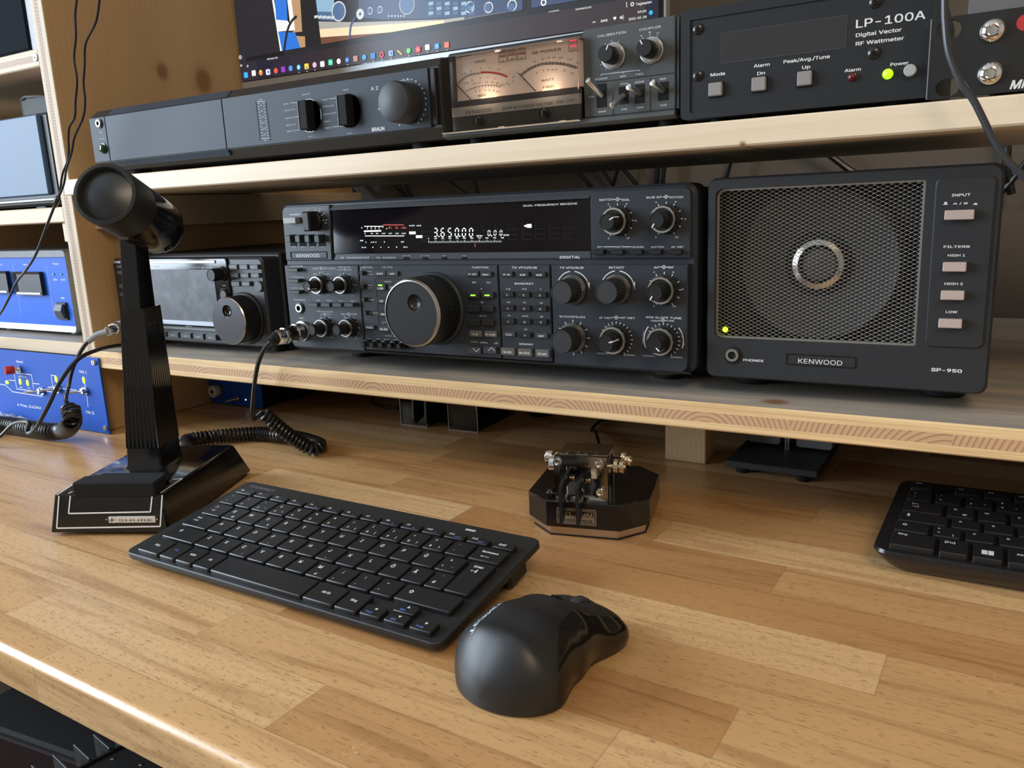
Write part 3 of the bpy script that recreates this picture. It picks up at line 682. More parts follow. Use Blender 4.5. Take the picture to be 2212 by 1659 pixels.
def pair(c, x, y, l, r, gap, wl, wr, h, m=M_WHT, d=None):
    T(l, c, x-gap-wl/2, y, wl, h, m); T(r, c, x+gap+wr/2, y, wr, h, m)
    q = D.A(c, x, y, dd); k = (D.A(c, x+gap, y, dd)-q).x; mb.arc((q.x, q.y), k*.36, 0, 2*PI, .0004, m, -dd-.00012, 12)
    mb.line((q.x-k*.95, q.y), (q.x-k*.4, q.y), .0004, m, -dd-.00012); mb.line((q.x+k*.4, q.y), (q.x+k*.95, q.y), .0004, m, -dd-.00012)
    mb.disc((q.x, -dd-.00012, q.y), k*.14, m, seg=8)
pair('A2', 1060, 182, 'NOTCH', 'SQL', 34, 106, 62, 22); pair('A2', 1438, 163, 'SUB AF', 'PITCH', 34, 120, 98, 22)
for x, y, s in ((989, 217, '4'), (1131, 214, '6'), (1203, 345, '8'), (991, 484, '0'), (1142, 482, '10'), (1361, 202, '4'), (1513, 198, '6'), (1588, 334, '8'), (1359, 475, '0'), (1521, 474, '10')): T(s, 'A2', x, y, 12*len(s), 16, M_WHT)
ticks(mb, D, 'A2', 1062, 350, 112, 135, [-150, -30, 0, 30, 62, 90, 118, 150], d=YU); ticks(mb, D, 'A2', 1440, 336, 112, 135, [-150, -30, 0, 30, 62, 90, 118, 150], d=YU)
for x, s, w in ((925, 'RIT', 40), (1070, 'XIT', 38), (1220, 'CLEAR', 88), (1371, 'NOTCH', 96), (1527, 'AF VBT', 98)): T(s, 'A2', x, 551, w, 17, M_WHT)
for a, b in ((950, 1048), (1096, 1170)):
    p, q = D.A('A2', a, 552, YU), D.A('A2', b, 552, YU); mb.line((p.x, p.y), (q.x, q.y), .0005, M_WHT, -YU-.00012)

# lower panels
zL1 = D.A('A1', 300, 762, YL).y; zL0 = D.A('A1', 200, 1455, YL).y
xs = [D.A('A1', 57, 800, YL).x, D.A('A1', 690, 800, YL).x, D.A('A2', 131, 800, YL).x, D.A('A2', 538, 800, YL).x, D.A('A2', 1612, 800, YL).x]
for i in range(4):
    mb = MB(); r = [.0004]*4
    if i == 0: r[0] = .006
    if i == 3: r[1] = .006
    mb.prism(rrect(xs[i]+(.0006 if i else 0), xs[i+1]-.0006, H0+.003 if i in (0, 3) else H0+.0045, zL1, r), -YL, 0, M_PAN, ch=.0007); D.part('control_panel', mb)
mb = MB(); mb.add([(xs[0], 0, H0), (xs[4], 0, H0), (xs[4], -YL+.0015, H0+.0035), (xs[0], -YL+.0015, H0+.0035), (xs[4], 0, H0+.0035), (xs[0], 0, H0+.0035)], [(0,1,2,3), (3,2,4,5)], M_PAN); D.part('lower_lip', mb)
mb = TX; dd = YL
for x, y, s, w in ((165, 768, 'REC/SEND', 96), (168, 862, 'THRU/AUTO', 108), (172, 956, 'OFF/AT TUNE', 112)): T(s, 'A1', x, y, w, 15, M_WHT2)
pair('A1', 370, 788, 'AGC', 'KEY SPEED', 24, 50, 98, 17, M_WHT2)
T('NB LEVEL', 'A1', 573, 776, 106, 17, M_WHT2); pair('A1', 573, 800, 'MAIN', 'SUB', 20, 44, 36, 14, M_WHT2)
for x, y, s in ((317, 834, 'OFF'), (372, 820, 'AUTO'), (432, 835, 'FAST'), (536, 834, '4'), (618, 834, '6'), (452, 876, '10'), (665, 930, '8'), (349, 1012, '0'), (432, 1015, '10'), (552, 1018, '0'), (640, 1020, '10')): T(s, 'A1', x, y, 10*len(s), 12, M_WHT2)
T('PHONES', 'A1', 188, 1055, 94, 17, M_WHT2); T('MIC', 'A1', 204, 1211, 38, 18, M_WHT2)
for x, s in ((343, 'AIP'), (440, 'PROC'), (546, 'NB 1'), (646, 'NB 2')): T(s, 'A1', x, 1060 + (x-343)*.02, 12*len(s), 14, M_WHT2)
T('PROCESSOR', 'A1', 402, 1156, 132, 17, M_WHT2); pair('A1', 403, 1180, 'IN', 'OUT', 20, 16, 32, 14, M_WHT2); pair('A1', 606, 1178, 'MIC', 'PWR', 26, 38, 46, 16, M_WHT2)
for x, y, s in ((362, 1198, '4'), (448, 1203, '6'), (567, 1203, '4'), (650, 1207, '6'), (698, 1300, '8'), (383, 1375, '0'), (467, 1378, '10'), (584, 1385, '0'), (673, 1388, '10')): T(s, 'A1', x, y, 9*len(s), 12, M_WHT2)
for x, y in ((350, 925), (555, 925), (395, 1290), (605, 1290)): ticks(mb, D, 'A1', x+15, y, 84, 100, [-150, -30, 0, 30, 60, 90, 120, 150], M_WHT2, .0005, d=YL)
T('METER', 'A1', 765, 778, 86, 19, M_WHT2); T('FILTER', 'A1', 936, 777, 88, 19, M_WHT2)
for x, y, s in ((782, 815, 'PWR'), (790, 838, 'COMP'), (790, 931, 'ALC'), (783, 953, 'Ic'), (800, 1055, 'FINE'), (818, 1168, 'F.LOCK')): T(s, 'A1', x, y, 12*len(s), 14, M_WHT2)
T('MODE', 'A1', 941, 899, 56, 17, M_WHT2); T('QUICK', 'A1', 971, 1237, 60, 15, M_WHT2); T('MEMO', 'A1', 972, 1258, 56, 15, M_WHT2); T('VOX', 'A1', 1003, 1367, 40, 15, M_WHT2)
for x, s in ((780, 'CAR'), (855, 'MON'), (930, 'DELAY'), (1004, 'ANTI'), (1082, 'GAIN')): T(s, 'A1', x, 1388 + (x-780)*.04, 9*len(s), 12, M_WHT2)
for a, b, c_, e in ((710, 780, 710, 930), (895, 1248, 895, 1268), (895, 1248, 930, 1248), (915, 1364, 975, 1365), (1030, 1368, 1085, 1371), (833, 872, 1050, 880), (833, 872, 870, 1335), (1050, 880, 1054, 1000)):
    p, q = D.A('A1', a, b, YL), D.A('A1', c_, e, YL); mb.line((p.x, p.y), (q.x, q.y), .0004, M_WHT2 if a != 833 and a != 1050 else M_BLKM, -YL-.00012)
T('FUNCTION', 'A1', 1727, 778, 138, 20, M_WHT); T('RX', 'A1', 1676, 906, 34, 18, M_WHT); T('TX', 'A2', 54, 829, 30, 17, M_WHT); T('A', 'A1', 1738, 959, 16, 16, M_WHT); T('B', 'A1', 1745, 1076, 16, 16, M_WHT); T('M.CH', 'A1', 1752, 1192, 56, 16, M_WHT2)
T('DOWN', 'A1', 1677, 1413, 62, 16, M_WHT2); T('1MHz', 'A1', 1758, 1419, 64, 17, M_WHT); T('UP', 'A2', 115, 1301, 28, 16, M_WHT)
T('TX VFO/SUB', 'A2', 333, 711, 196, 22, M_WHT); T('BAND/KEY', 'A2', 333, 836, 148, 21, M_WHT); T('MEMORY', 'A2', 349, 1308, 108, 20, M_WHT)
for x, y, s in ((208, 878, '1.8'), (334, 878, '3.5'), (461, 880, '7'), (211, 981, '10'), (336, 984, '14'), (466, 987, '18'), (216, 1085, '21'), (341, 1089, '24.5'), (468, 1094, '28'), (345, 1193, '29')): T(s, 'A2', x, y, 11*len(s), 15, M_WHT)
T('TX VFO/SUB', 'A2', 701, 712, 186, 21, M_WHT); T('RIT/XIT', 'A2', 1053, 711, 118, 22, M_WHT); pair('A2', 1421, 710, 'AF', 'RF', 34, 44, 44, 20)
T('M.CH/VFO.CH', 'A2', 707, 1094, 196, 21, M_WHT); pair('A2', 1050, 1103, 'IF VBT', 'AF VBT', 34, 98, 112, 20); T('SSB SLOPE TUNE', 'A2', 1418, 1101, 276, 22, M_WHT); pair('A2', 1415, 1126, 'HIGH', 'LOW', 32, 62, 54, 17)
for x, y, s in ((1345, 746, '4'), (1495, 746, '6'), (1568, 880, '8'), (1343, 1010, '0'), (1502, 1013, '10'), (1194, 877, '+')): T(s, 'A2', x, y, 12*len(s), 16, M_WHT)
for x, y, s, w in ((946, 1381, 'NARROW', 90), (1155, 1393, 'NORMAL', 92), (1308, 1400, 'NORMAL', 92), (1521, 1411, 'NORMAL', 94)): T(s, 'A2', x, y, w, 16, M_WHT2)
ticks(mb, D, 'A2', 1425, 885, 112, 138, [-150, -90, -60, -30, 0, 30, 62, 90, 118, 150], d=YL)
ticks(mb, D, 'A2', 716, 1258, 112, 138, [-60, -30, 0, 30, 60, 90, 120, 150, 180], d=YL)
ticks(mb, D, 'A2', 1052, 1270, 112, 134, [-60, -45, -30, -15, 0, 15, 30, 45, 60, 75, 90, 105, 120, 135, 150], d=YL)
ticks(mb, D, 'A2', 1418, 1280, 112, 134, [-60, -45, -30, -15, 0, 15, 30, 45, 60, 75, 90, 105, 120, 135, 150], d=YL)
for x, y in ((712, 885), (1060, 882)):
    q = D.A('A2', x, y, YL); k = abs(D.A('A2', x, y-100, YL).y - D.A('A2', x, y+100, YL).y)/200
    for a0, a1 in ((98, 150), (82, 20)): mb.arc((q.x, q.y), 142*k, math.radians(a0), math.radians(a1), .0007, M_WHT, -YL-.00012)
    e = (q.x+142*k*.95, q.y+142*k*.18); mb.add([(e[0]-.0012, -YL-.00012, e[1]+.003), (e[0]+.0012, -YL-.00012, e[1]+.003), (e[0]+.0008, -YL-.00012, e[1]-.002)], [(0,1,2)], M_WHT)
q = D.A('A2', 1418, 1280, YL); k = abs(D.A('A2', 1418, 1180, YL).y - D.A('A2', 1418, 1380, YL).y)/200
for a0, a1, s in ((205, 140, -1), (40, -20, 1)):
    mb.arc((q.x, q.y), 158*k, math.radians(a0), math.radians(a1), .0007, M_WHT, -YL-.00012)
for s, x, y, r in (('LOW CUT', 1258, 1260, 1.45), ('HIGH CUT', 1573, 1272, -1.35)): T(s, 'A2', x, y, 96, 13, M_WHT2, rot=r)
TXm = TX.build('lettering', D.e)

# buttons and switches
button(D, 'A1', 84, 354, 190, 406, mat('satin_aluminium', (.30, .30, .30), .6, .3), .006, d=YU, name='power_button', label='silver power button')
q = D.A('A1', 322, 385, YU); mb = MB(); mb.lathe([(.0088, 0), (.0088, .003), (.008, .004)], (q.x, -YU, q.y), M_BLK); mb.box(q.x-.0042, q.x+.0042, -YU-.0130, -YU, q.y-.0088, q.y+.0088, M_BLK, .0012); D.part('attenuator_knob', mb)
for i, x in enumerate((133, 213, 294, 377)):
    q = D.A('A1', x, 550, YU); mb = MB(); mb.box(q.x-.0042, q.x+.0042, -YU-.0002, -YU+.001, q.y-.0055, q.y+.0055, M_BLKM); mb.box(q.x-.003, q.x+.003, -YU-.007, -YU, q.y-.0015, q.y+.005, M_PAN, .0005); D.part('slide_switch', mb)
mb = MB(); X0, X1, Z0, Z1 = D.rect('A1', 110, 645, 422, 706, YU)
mb.frame(rrect(X0, X1, Z0, Z1, .0006), rrect(X0+.0008, X1-.0008, Z0+.0008, Z1-.0008, .0005), -YU-.0004, -YU, M_BLKM); D.part('badge_frame', mb)
for x in (1098, 1260, 1422, 1592): button(D, 'A1', x-24, 692, x+24, 714, M_BLKM, .0004, d=YU-.0008, name='indicator')
for x in (922, 1071, 1218, 1367, 1524): button(D, 'A2', x-46, 573, x+46, 610, M_BLK, .004, d=YU)
for y in (800, 892, 988): button(D, 'A1', 118+(y-800)*.08, y-16, 206+(y-800)*.08, y+14, M_BTN, .006, d=YL)
for x in (336, 441, 540, 640): button(D, 'A1', x-38, 1078, x+38, 1112, M_PAN2, .006, d=YL)
for x, y in ((730, 828), (738, 940), (748, 1054), (762, 1166)): button(D, 'A1', x-14, y-18, x+14, y+18, M_BTN, .0035, d=YL)
button(D, 'A1', 755, 1272, 834, 1306, M_PAN2, .002, 'VOICE', YL)
for x, y, s in ((882, 830, '8.83'), (986, 831, '455')): button(D, 'A1', x-48, y-20, x+48, y+20, M_PAN2, .002, s, YL)
for x, y, s, l in ((888, 946, 'LSB', .68), (996, 948, 'USB', None), (896, 1062, 'CW', None), (1002, 1062, 'FSK', None), (906, 1174, 'AM', None), (1010, 1176, 'FM', None)): button(D, 'A1', x-44, y-26, x+44, y+26, M_BTN, .002, s, YL, led=l)
for x, y, s in ((917, 1302, 'M.IN'), (1020, 1306, 'MR')): button(D, 'A1', x-44, y-24, x+44, y+24, M_PAN2, .002, s, YL)
for i, x in enumerate((780, 853, 929, 1006, 1083)):
    q = D.A('A1', x, 1424+i*4, YL); mb = MB(); mb.lathe([(.0035, 0), (.0035, .004), (.0024, .0045), (.0024, .009), (.002, .0095)], (q.x, -YL, q.y), M_BLK, seg=20); D.part('trimmer_knob', mb)
for x, y, s in ((1672, 835, 'TF-SET'), (1784, 838, 'MENU')): button(D, 'A1', x-50, y-22, x+50, y+22, M_BTN, .002, s, YL, th=.42)
for y, l in ((1016, .4), (1132, None), (1248, None)):
    for x in (1680, 1800): button(D, 'A1', x-52, y-26, x+52, y+26, M_BTN, .0025, d=YL, led=l)
for x, s in ((1697, 'A=B'), (1824, 'RX=SUB')): button(D, 'A1', x-52, 1318+(x-1697)*.02, x+52, 1370+(x-1697)*.03, M_BTNL, .002, s, YL, th=.4)
for x0, x1 in ((1640, 1750), (1770, 1880)):
    button(D, 'A1', x0, 1452, x1, 1512, M_PAN2, .0035, d=YL)
    X0, X1, Z0, Z1 = D.rect('A1', x0, 1452, x1, 1512, YL+.0035); u = 1 if x0 > 1700 else -1; cz = (Z0+Z1)/2; cx = (X0+X1)/2
    tb = MB(); tb.line((X0+.003, cz-.001*u), (cx, cz+.0018*u), .0005, M_WHT, -YL-.0036); tb.line((cx, cz+.0018*u), (X1-.003, cz-.001*u), .0005, M_WHT, -YL-.0036); tb.build('arrow_mark', D.e)
for x, s in ((204, 'TF-W'), (330, 'SUB'), (459, 'M/S')): button(D, 'A2', x-48, 745+(x-204)*.01, x+48, 784+(x-204)*.01, M_BTN, .002, s, YL)
n = 1
for j, y in enumerate((921, 1027, 1131)):
    for i, x in enumerate((210, 337, 464)):
        button(D, 'A2', x-48+j*4, y-22+i*2, x+48+j*4, y+22+i*2, M_BLK, .002, str(n), YL, tm=M_DIM); n += 1
button(D, 'A2', 175, 1210, 268, 1250, M_PAN2, .002, 'CLR', YL); button(D, 'A2', 300, 1216, 396, 1258, M_BLK, .002, '0', YL, tm=M_DIM); button(D, 'A2', 428, 1222, 524, 1262, M_PAN2, .002, 'ENT', YL)
for x, s in ((217, 'M.IN'), (349, 'M>VFO'), (486, 'SCAN')): button(D, 'A2', x-54, 1336+(x-217)*.05, x+54, 1392+(x-217)*.06, M_BTNL, .003, s, YL, th=.38)
# knobs
for x, y, an in ((372, 925, 125), (575, 925, None), (412, 1290, None), (622, 1290, None)): knob(D, 'A1', x, y, 78, .0195, inner=.56, ang=an, base_d=YL)
knob(D, 'A2', 1062, 350, 112, .021, inner=.60, ang=60, base_d=YU); knob(D, 'A2', 1440, 336, 112, .021, inner=.60, ang=-150, base_d=YU)
knob(D, 'A2', 1425, 885, 112, .021, inner=.60, ang=-150, base_d=YL); knob(D, 'A2', 1052, 1270, 112, .021, inner=.6, ang=75, base_d=YL); knob(D, 'A2', 1418, 1280, 112, .021, inner=.6, ang=135, base_d=YL)
for x, y in ((716, 885), (1060, 882), (716, 1258)): knob(D, 'A2', x, y, 116, .021, base_d=YL, mat_=mat('knob_soft_black', (.022, .022, .024), .55))
# main tuning knob
q = D.A('A1', 1335, 1130, YL); r = abs(D.A('A1', 1335, 1130-310, YL).y - D.A('A1', 1335, 1130+310, YL).y)/2; mb = MB()
mb.lathe([(r, 0), (r, .002), (r*.96, .0035), (r*.93, .0035)], (q.x, -YL, q.y), M_PAN, seg=96)
mb.lathe([(r*.93, .0035), (r*.93, .0135), (r*.905, .0137), (r*.905, .0155), (r*.93, .0157), (r*.92, .0295), (r*.90, .0305), (r*.87, .0325, M_SIL), (r*.84, .0329, M_SIL), (r*.83, .0322, M_BLK)], (q.x, -YL, q.y), M_BLK, seg=192, knurl=(0, 1, 0, .02), cap=False)
m2 = MB(); dished_face(mb, q, -YL, r*.83, r*.13, r*.28, r*.23, .0322, M_BLK, m2, mat('dimple_black', (.02, .021, .023), .3), .004)
tk = D.part('tuning_knob', mb); m2.build('finger_dimple', tk)
jack(D, 'A1', 190, 1127, 36, YL)
feet(D, [(.048, .045), (.366, .045), (.048, .32), (.366, .32)], .017, .0125, rim=M_SIL)
# microphone socket with plug: socket belongs to the radio
q = D.A('A1', 222, 1320, YL); mb = MB(); mb.lathe([(.0095, 0), (.0095, .003), (.0085, .0035), (.008, .0035)], (q.x, -YL, q.y), M_SIL); D.part('microphone_socket', mb)
MIC = Vector((q.x, -YL-.0035, LSH+q.y))
# ------------------------------------------------------------------ loudspeaker
D = Dev('loudspeaker', 'dark grey loudspeaker box with diamond mesh grille and four pale buttons', 'speaker', (.41, 0, LSH+.0003))
M_SP = mat('speaker_grey', (.024, .027, .032), .5, spec=.4, bump=.08, bscale=2500)
x0, z1 = D.A('A3', 36, 200).x, D.A('A3', 1000, 60).y; x1 = D.A('A3', 2076, 130).x; z0 = D.A('A3', 900, 1530).y
M_CABS = mat('cabinet_black', (.012, .012, .013), .5)
D.part('cabinet', MB().box(x0+.003, x1-.003, .02, .24, z0+.002, z1-.002, M_CABS, .002))
gx0, gx1 = D.A('A3', 88, 600, 0).x, D.A('A3', 1506, 600, 0).x; gz1, gz0 = D.A('A3', 800, 152, 0).y, D.A('A3', 700, 1238, 0).y
mb = MB(); out = rrect(x0, x1, z0, z1, .006, 5)
hole = rrect(gx0, gx1, gz0, gz1, (.005, .001, .001, .005), 5)
mb.frame([(x0+.0015 + (p[0]-x0)*(x1-x0-.003)/(x1-x0), z0+.0015 + (p[1]-z0)*(z1-z0-.003)/(z1-z0)) for p in out], hole, -.004, .02, M_SP); 
mb2 = MB(); n = len(out); vs = [(p[0], .022, p[1]) for p in out] + [(p[0], -.0015, p[1]) for p in out] + [(x0+.0015 + (p[0]-x0)*(x1-x0-.003)/(x1-x0), -.004, z0+.0015 + (p[1]-z0)*(z1-z0-.003)/(z1-z0)) for p in out]
mb.add(vs, [[k*n+i, k*n+(i+1) % n, (k+1)*n+(i+1) % n, (k+1)*n+i] for k in range(2) for i in range(n)], M_SP)
D.part('front_bezel', mb)
# right hand control plate, raised frame line
px0, px1 = D.A('A3', 1562, 700, .004).x, D.A('A3', 1975, 700, .004).x; pz1, pz0 = D.A('A3', 1700, 105, .004).y, D.A('A3', 1700, 1278, .004).y
mb = MB(); mb.prism(rrect(px0, px1, pz0, pz1, .004), -.0052, -.003, M_SP, ch=.0008); D.part('control_plate', mb)
# grille
M_GR = mat('grille_wire', (.46, .44, .41), .38, .8)
mb = MB(); mb.box(gx0+.0005, gx1-.0005, .016, .0165, gz0+.0005, gz1-.0005, M_BLKM)
w, h = .0050, .0026; W = gx1-gx0; Hh = gz1-gz0; t = .00022
def clip(x, z): return None
def seg(ax, az, bx, bz):
    # clip to hole rect
    t0, t1 = 0., 1.; dx, dz = bx-ax, bz-az
    for p, q in ((-dx, ax-gx0-.0008), (dx, gx1-.0008-ax), (-dz, az-gz0-.0008), (dz, gz1-.0008-az)):
        if abs(p) < 1e-12: continue
        r = q/p
        if p < 0: t0 = max(t0, r)
        else: t1 = min(t1, r)
    if t0 < t1:
        L = math.hypot(dx, dz); nx, nz = -dz/L*t, dx/L*t
        a = (ax+dx*t0, az+dz*t0); b = (ax+dx*t1, az+dz*t1)
        y = .0005
        mb.add([(a[0]+nx, y, a[1]+nz), (b[0]+nx, y, b[1]+nz), (b[0], y-t*1.3, b[1]), (a[0], y-t*1.3, a[1]), (b[0]-nx, y, b[1]-nz), (a[0]-nx, y, a[1]-nz)], [(0,1,2,3), (3,2,4,5)], M_GR)
for s in (1, -1):
    sl = h/w*s; k = int((W/w+Hh/h))+2
    for i in range(-k, k):
        zc = gz0 + i*h*1.0
        seg(gx0, zc, gx1, zc + sl*W)
mb.frame(rrect(gx0+.0002, gx1-.0002, gz0+.0002, gz1-.0002, (.005, .001, .001, .005)), rrect(gx0+.0016, gx1-.0016, gz0+.0016, gz1-.0016, (.004, .001, .001, .004)), .0003, .003, M_GR)
D.part('grille', mb)
# cone behind the mesh
q = D.A('A3', 790, 705, -.012); mb = MB()
mb.lathe([(.054, 0), (.050, .004), (.046, .002), (.022, -.0015)], (q.x, .0135, q.y), mat('speaker_cone', (.012, .012, .013), .6), seg=48, cap=False)
mb.lathe([(.0115, -.001), (.0105, .001), (.006, .002), (.0005, .0025)], (q.x, .0135, q.y), mat('dust_cap', (.05, .05, .055), .4), seg=40, cap=True)
mb.lathe([(.0168, -.001), (.0165, .003), (.0130, .0042), (.0120, -.001)], (q.x, .0135, q.y), mat('polished_ring', (.9, .88, .84), .22, 1.), seg=48, cap=False)
D.part('driver_cone', mb)
mb = MB(); q = D.A('A3', 152, 1153, -.0005); mb.lathe([(.0019, 0), (.0019, .0008), (.0013, .0018), (.0003, .0022)], (q.x, -.0002, q.y), M_YEL, seg=16); D.part('power_led', mb)
for (a, b, c_, e) in ((1662, 330, 1866, 396), (1650, 688, 1812, 752), (1636, 884, 1798, 946), (1620, 1078, 1782, 1139)):
    button(D, 'A3', a, b, c_, e, mat('pale_pink_button', (.50, .41, .385), .38), .0042, d=.0052, name='button')
mb = MB(); dd = .0052
T = lambda *a, **k: D.txt(mb, *a, d=dd, **k)
T('INPUT', 'A3', 1775, 223, 128, 25, M_WHT, bold=.02); T('A / B', 'A3', 1769, 283, 100, 18, M_WHT, bold=.02)
for x, y, s, w in ((1744, 580, 'FILTERS', 178), (1742, 640, 'HIGH 1', 118), (1723, 836, 'HIGH 2', 126), (1709, 1030, 'LOW', 78)): T(s, 'A3', x, y, w, 22, M_WHT, bold=.02)
for x, up in ((1666, 1), (1872, 0)):
    a, b = D.A('A3', x-18, 295, dd), D.A('A3', x+18, 291, dd); mb.box(a.x, b.x, -dd-.0001, -dd, a.y, b.y, M_WHT)
    a, b = D.A('A3', x-8, 292, dd), D.A('A3', x+12, 275 if up else 282, dd); mb.box(a.x, b.x, -dd-.0001, -dd, a.y, b.y, M_WHT)
dd = .004
T('PHONES', 'A3', 342, 1364, 138, 22, M_WHT, bold=.02); T('KENWOOD', 'A3', 802, 1371, 304, 46, M_WHT, bold=.0); T('SP-950', 'A3', 1674, 1431, 210, 32, M_WHT, bold=.03)
mb.build('lettering', D.e)
X0, X1, Z0, Z1 = D.rect('A3', 568, 1330, 1052, 1410, .004); mb = MB()
mb.frame(rrect(X0, X1, Z0, Z1, .0006), rrect(X0+.0007, X1-.0007, Z0+.0007, Z1-.0007, .0005), -.0044, -.004, M_BLKM); D.part('badge_frame', mb)
jack(D, 'A3', 200, 1329, 43, .004)
feet(D, [(.022, .05), (.150, .05), (.022, .21), (.150, .21)], .0145, z0+.002, z=0)

# ------------------------------------------------------------------ smaller transceiver at the left end
D = Dev('transceiver', 'compact black transceiver with grey touch screen, behind the microphone stand', 'radio', (-.283, .010, LSH+.0003))
M_IC = mat('charcoal_plastic', (.026, .029, .035), .35, spec=.5); M_STRIP = mat('pale_metal_strip', (.42, .46, .52), .3, .6)
x0, x1 = 0.0, D.A('D1', 1870, 700).x; zt, zb = D.A('D1', 1000, 205).y, D.A('D1', 1000, 1215).y
bx = D.A('D1', 1940, 900).x
D.part('cabinet', MB().box(x0+.004, x1+.002, .02, .24, zb, zt+.003, mat('cabinet_black', (.012, .012, .013), .5), .002))
mb = MB(); mb.prism(rrect(x0, x1, zb, zt, .005), -.002, .024, M_IC, ch=.002); D.part('front_panel', mb)
sx0, sx1 = D.A('D1', 470, 650).x, D.A('D1', 1290, 650).x
mb = MB(); a, b = D.A('D1', 420, 1030, .002), D.A('D1', 1380, 220, .002); mb.prism(rrect(a.x, D.A('D1', 1440, 600, .002).x, D.A('D1', 900, 1020, .002).y, D.A('D1', 1000, 205, .002).y, .003), -.0045, -.001, M_GLOSS, ch=.001); D.part('screen_surround', mb)
X0, X1, Z0, Z1 = D.rect('D1', 480, 345, 1258, 965, .005); mb = MB()
m = mat('smudged_screen', (.075, .08, .09), .45, spec=.4); g = NG(m); nn = g.ramp(g.noise(g.tc, 60., 3., .6), [(.4, (.06, .064, .075)), (.7, (.12, .13, .15))]); g.col(nn)
mb.box(X0, X1, -.0050, -.004, Z0, Z1, m, .0002); D.part('screen', mb)
mb = MB()
for y0, y1 in ((236, 272), (952, 1008)):
    X0, X1, Z0, Z1 = D.rect('D1', 480, y0, 1240 if y0 < 500 else 1300, y1, .0052); mb.box(X0, X1, -.0056, -.004, Z0, Z1, M_STRIP, .0004)
X0, X1, Z0, Z1 = D.rect('D1', 20, 240, 112, 272, .0052); mb.box(X0+.001, X1, -.0056, -.002, Z0, Z1, M_STRIP, .0004)
D.part('trim_strip', mb)
mb = MB(); dd = .0046
T = lambda *a, **k: D.txt(mb, *a, d=dd, **k)
T('ICOM', 'D1', 508, 305, 112, 26, M_WHT); T('VHF/UHF ALL MODE TRANSCEIVER', 'D1', 925, 317, 290, 15, M_WHT2); T('IC-9700', 'D1', 1145, 320, 130, 22, M_WHT); T('DIGITAL', 'D1', 930, 1022, 80, 12, M_WHT2); T('MIC', 'D1', 1352, 534, 40, 12, M_WHT2)
mb.build('lettering', D.e)
M_ICB = mat('slate_button', (.055, .06, .068), .35)
for j, (y, row) in enumerate(((312, ('MPAD', 'A/B', 'M/S')), (413, ('SPLIT', 'A/B', 'V/M')), (512, ('SCAN', 'SPEECH')))):
    for i, s in enumerate(row): button(D, 'D1', 1432+i*124+j*14, y-30, 1530+i*124+j*14, y+28, M_ICB, .003, s, .002, th=.32, tm=M_WHT2)
q = D.A('D1', 1780, 545, .002); mb = MB(); mb.lathe([(.0055, 0), (.0055, .002), (.005, .003)], (q.x, -.002, q.y), M_ICB); D.part('round_button', mb)
for i, s in enumerate(('MENU', 'FUNC', 'M.SC', 'QUICK', 'EXIT')):
    x = 560+i*150; button(D, 'D1', x, 1080+i*9, x+122, 1140+i*11, M_ICB, .0035, s if i else None, .002, th=.3, tm=M_WHT2)
for y in (310, 380, 540, 640): button(D, 'D1', 52+y*.12, y-24, 118+y*.12, y+20, M_ICB, .003, d=.002)
mb = MB(); a, b = D.A('D1', 700, 1030, .002), D.A('D1', 1330, 1130, .002)
mb.box(D.A('D1', 480, 1050, .002).x, b.x, -.0032, -.001, b.y+.0035, D.A('D1', 1100, 1045, .002).y, mat('steel_grey_plastic', (.16, .17, .19), .4), .0006); D.part('button_shelf', mb)
knob(D, 'D1', 1345, 395, 92, .0165, base_d=.003, ring=False, name='volume_knob')
q = D.A('D1', 1372, 640, .002); mb = MB(); mb.lathe([(.0062, 0), (.0062, .004), (.0055, .005), (.0045, .004)], (q.x, -.002, q.y), M_IC); D.part('small_knob', mb)
q = D.A('D1', 1610, 925, .002); r = abs(D.A('D1', 1610, 615, .002).y - D.A('D1', 1610, 1235, .002).y)/2; mb = MB()
M_TK = mat('spun_black_metal', (.09, .09, .095), .25, .8)
mb.lathe([(r, 0), (r, .002), (r*.95, .003), (r*.90, .003), (r*.90, .020), (r*.89, .0215), (r*.86, .0225, mat('copper_rim', (.62, .50, .42), .25, 1.)), (r*.83, .0225, M_TK)], (q.x, -.002, q.y), M_BLK, seg=128, knurl=(3, 4, 64, .02), cap=False)
m2 = MB(); dished_face(mb, q, -.002, r*.83, -r*.02, r*.38, r*.23, .0225, M_TK, m2, M_GLOSS, .004); tk = D.part('tuning_knob', mb); m2.build('finger_dimple', tk)
feet(D, [(.02, .03), (.22, .03), (.02, .21), (.22, .21)], .009, zb+.0005)
ICW = (D.M @ Vector((0, 0, 0)))
# ------------------------------------------------------------------ amplifier at the left of the upper shelf
US = USH + .0003
D = Dev('amplifier', 'long flat dark grey stereo amplifier with chamfered edges and round volume knob', 'amplifier', (-.2545, -.015, US))
M_BR = mat('slate_metal', (.030, .040, .056), .52, spec=.28, bump=.04, bscale=2000)
M_BRD = mat('black_metal', (.016, .016, .018), .38, spec=.5)
x0 = D.A('A4', 42, 430).x; x1 = D.A('A4', 2128, 300).x; xr = D.A('A4', 2175, 350).x + .001
zt, zb = D.A('A4', 1000, 298).y, D.A('A4', 1000, 620).y
zT, zB = zt + .0075, zb - .0085
sec = [(0, zb), (0, zt), (.0085, zT), (.205, zT), (.205, zB), (.0085, zB)]
mb = MB(); mb.prism(sec, x0, xr, M_BRD, 'x')
D.part('cabinet', mb)
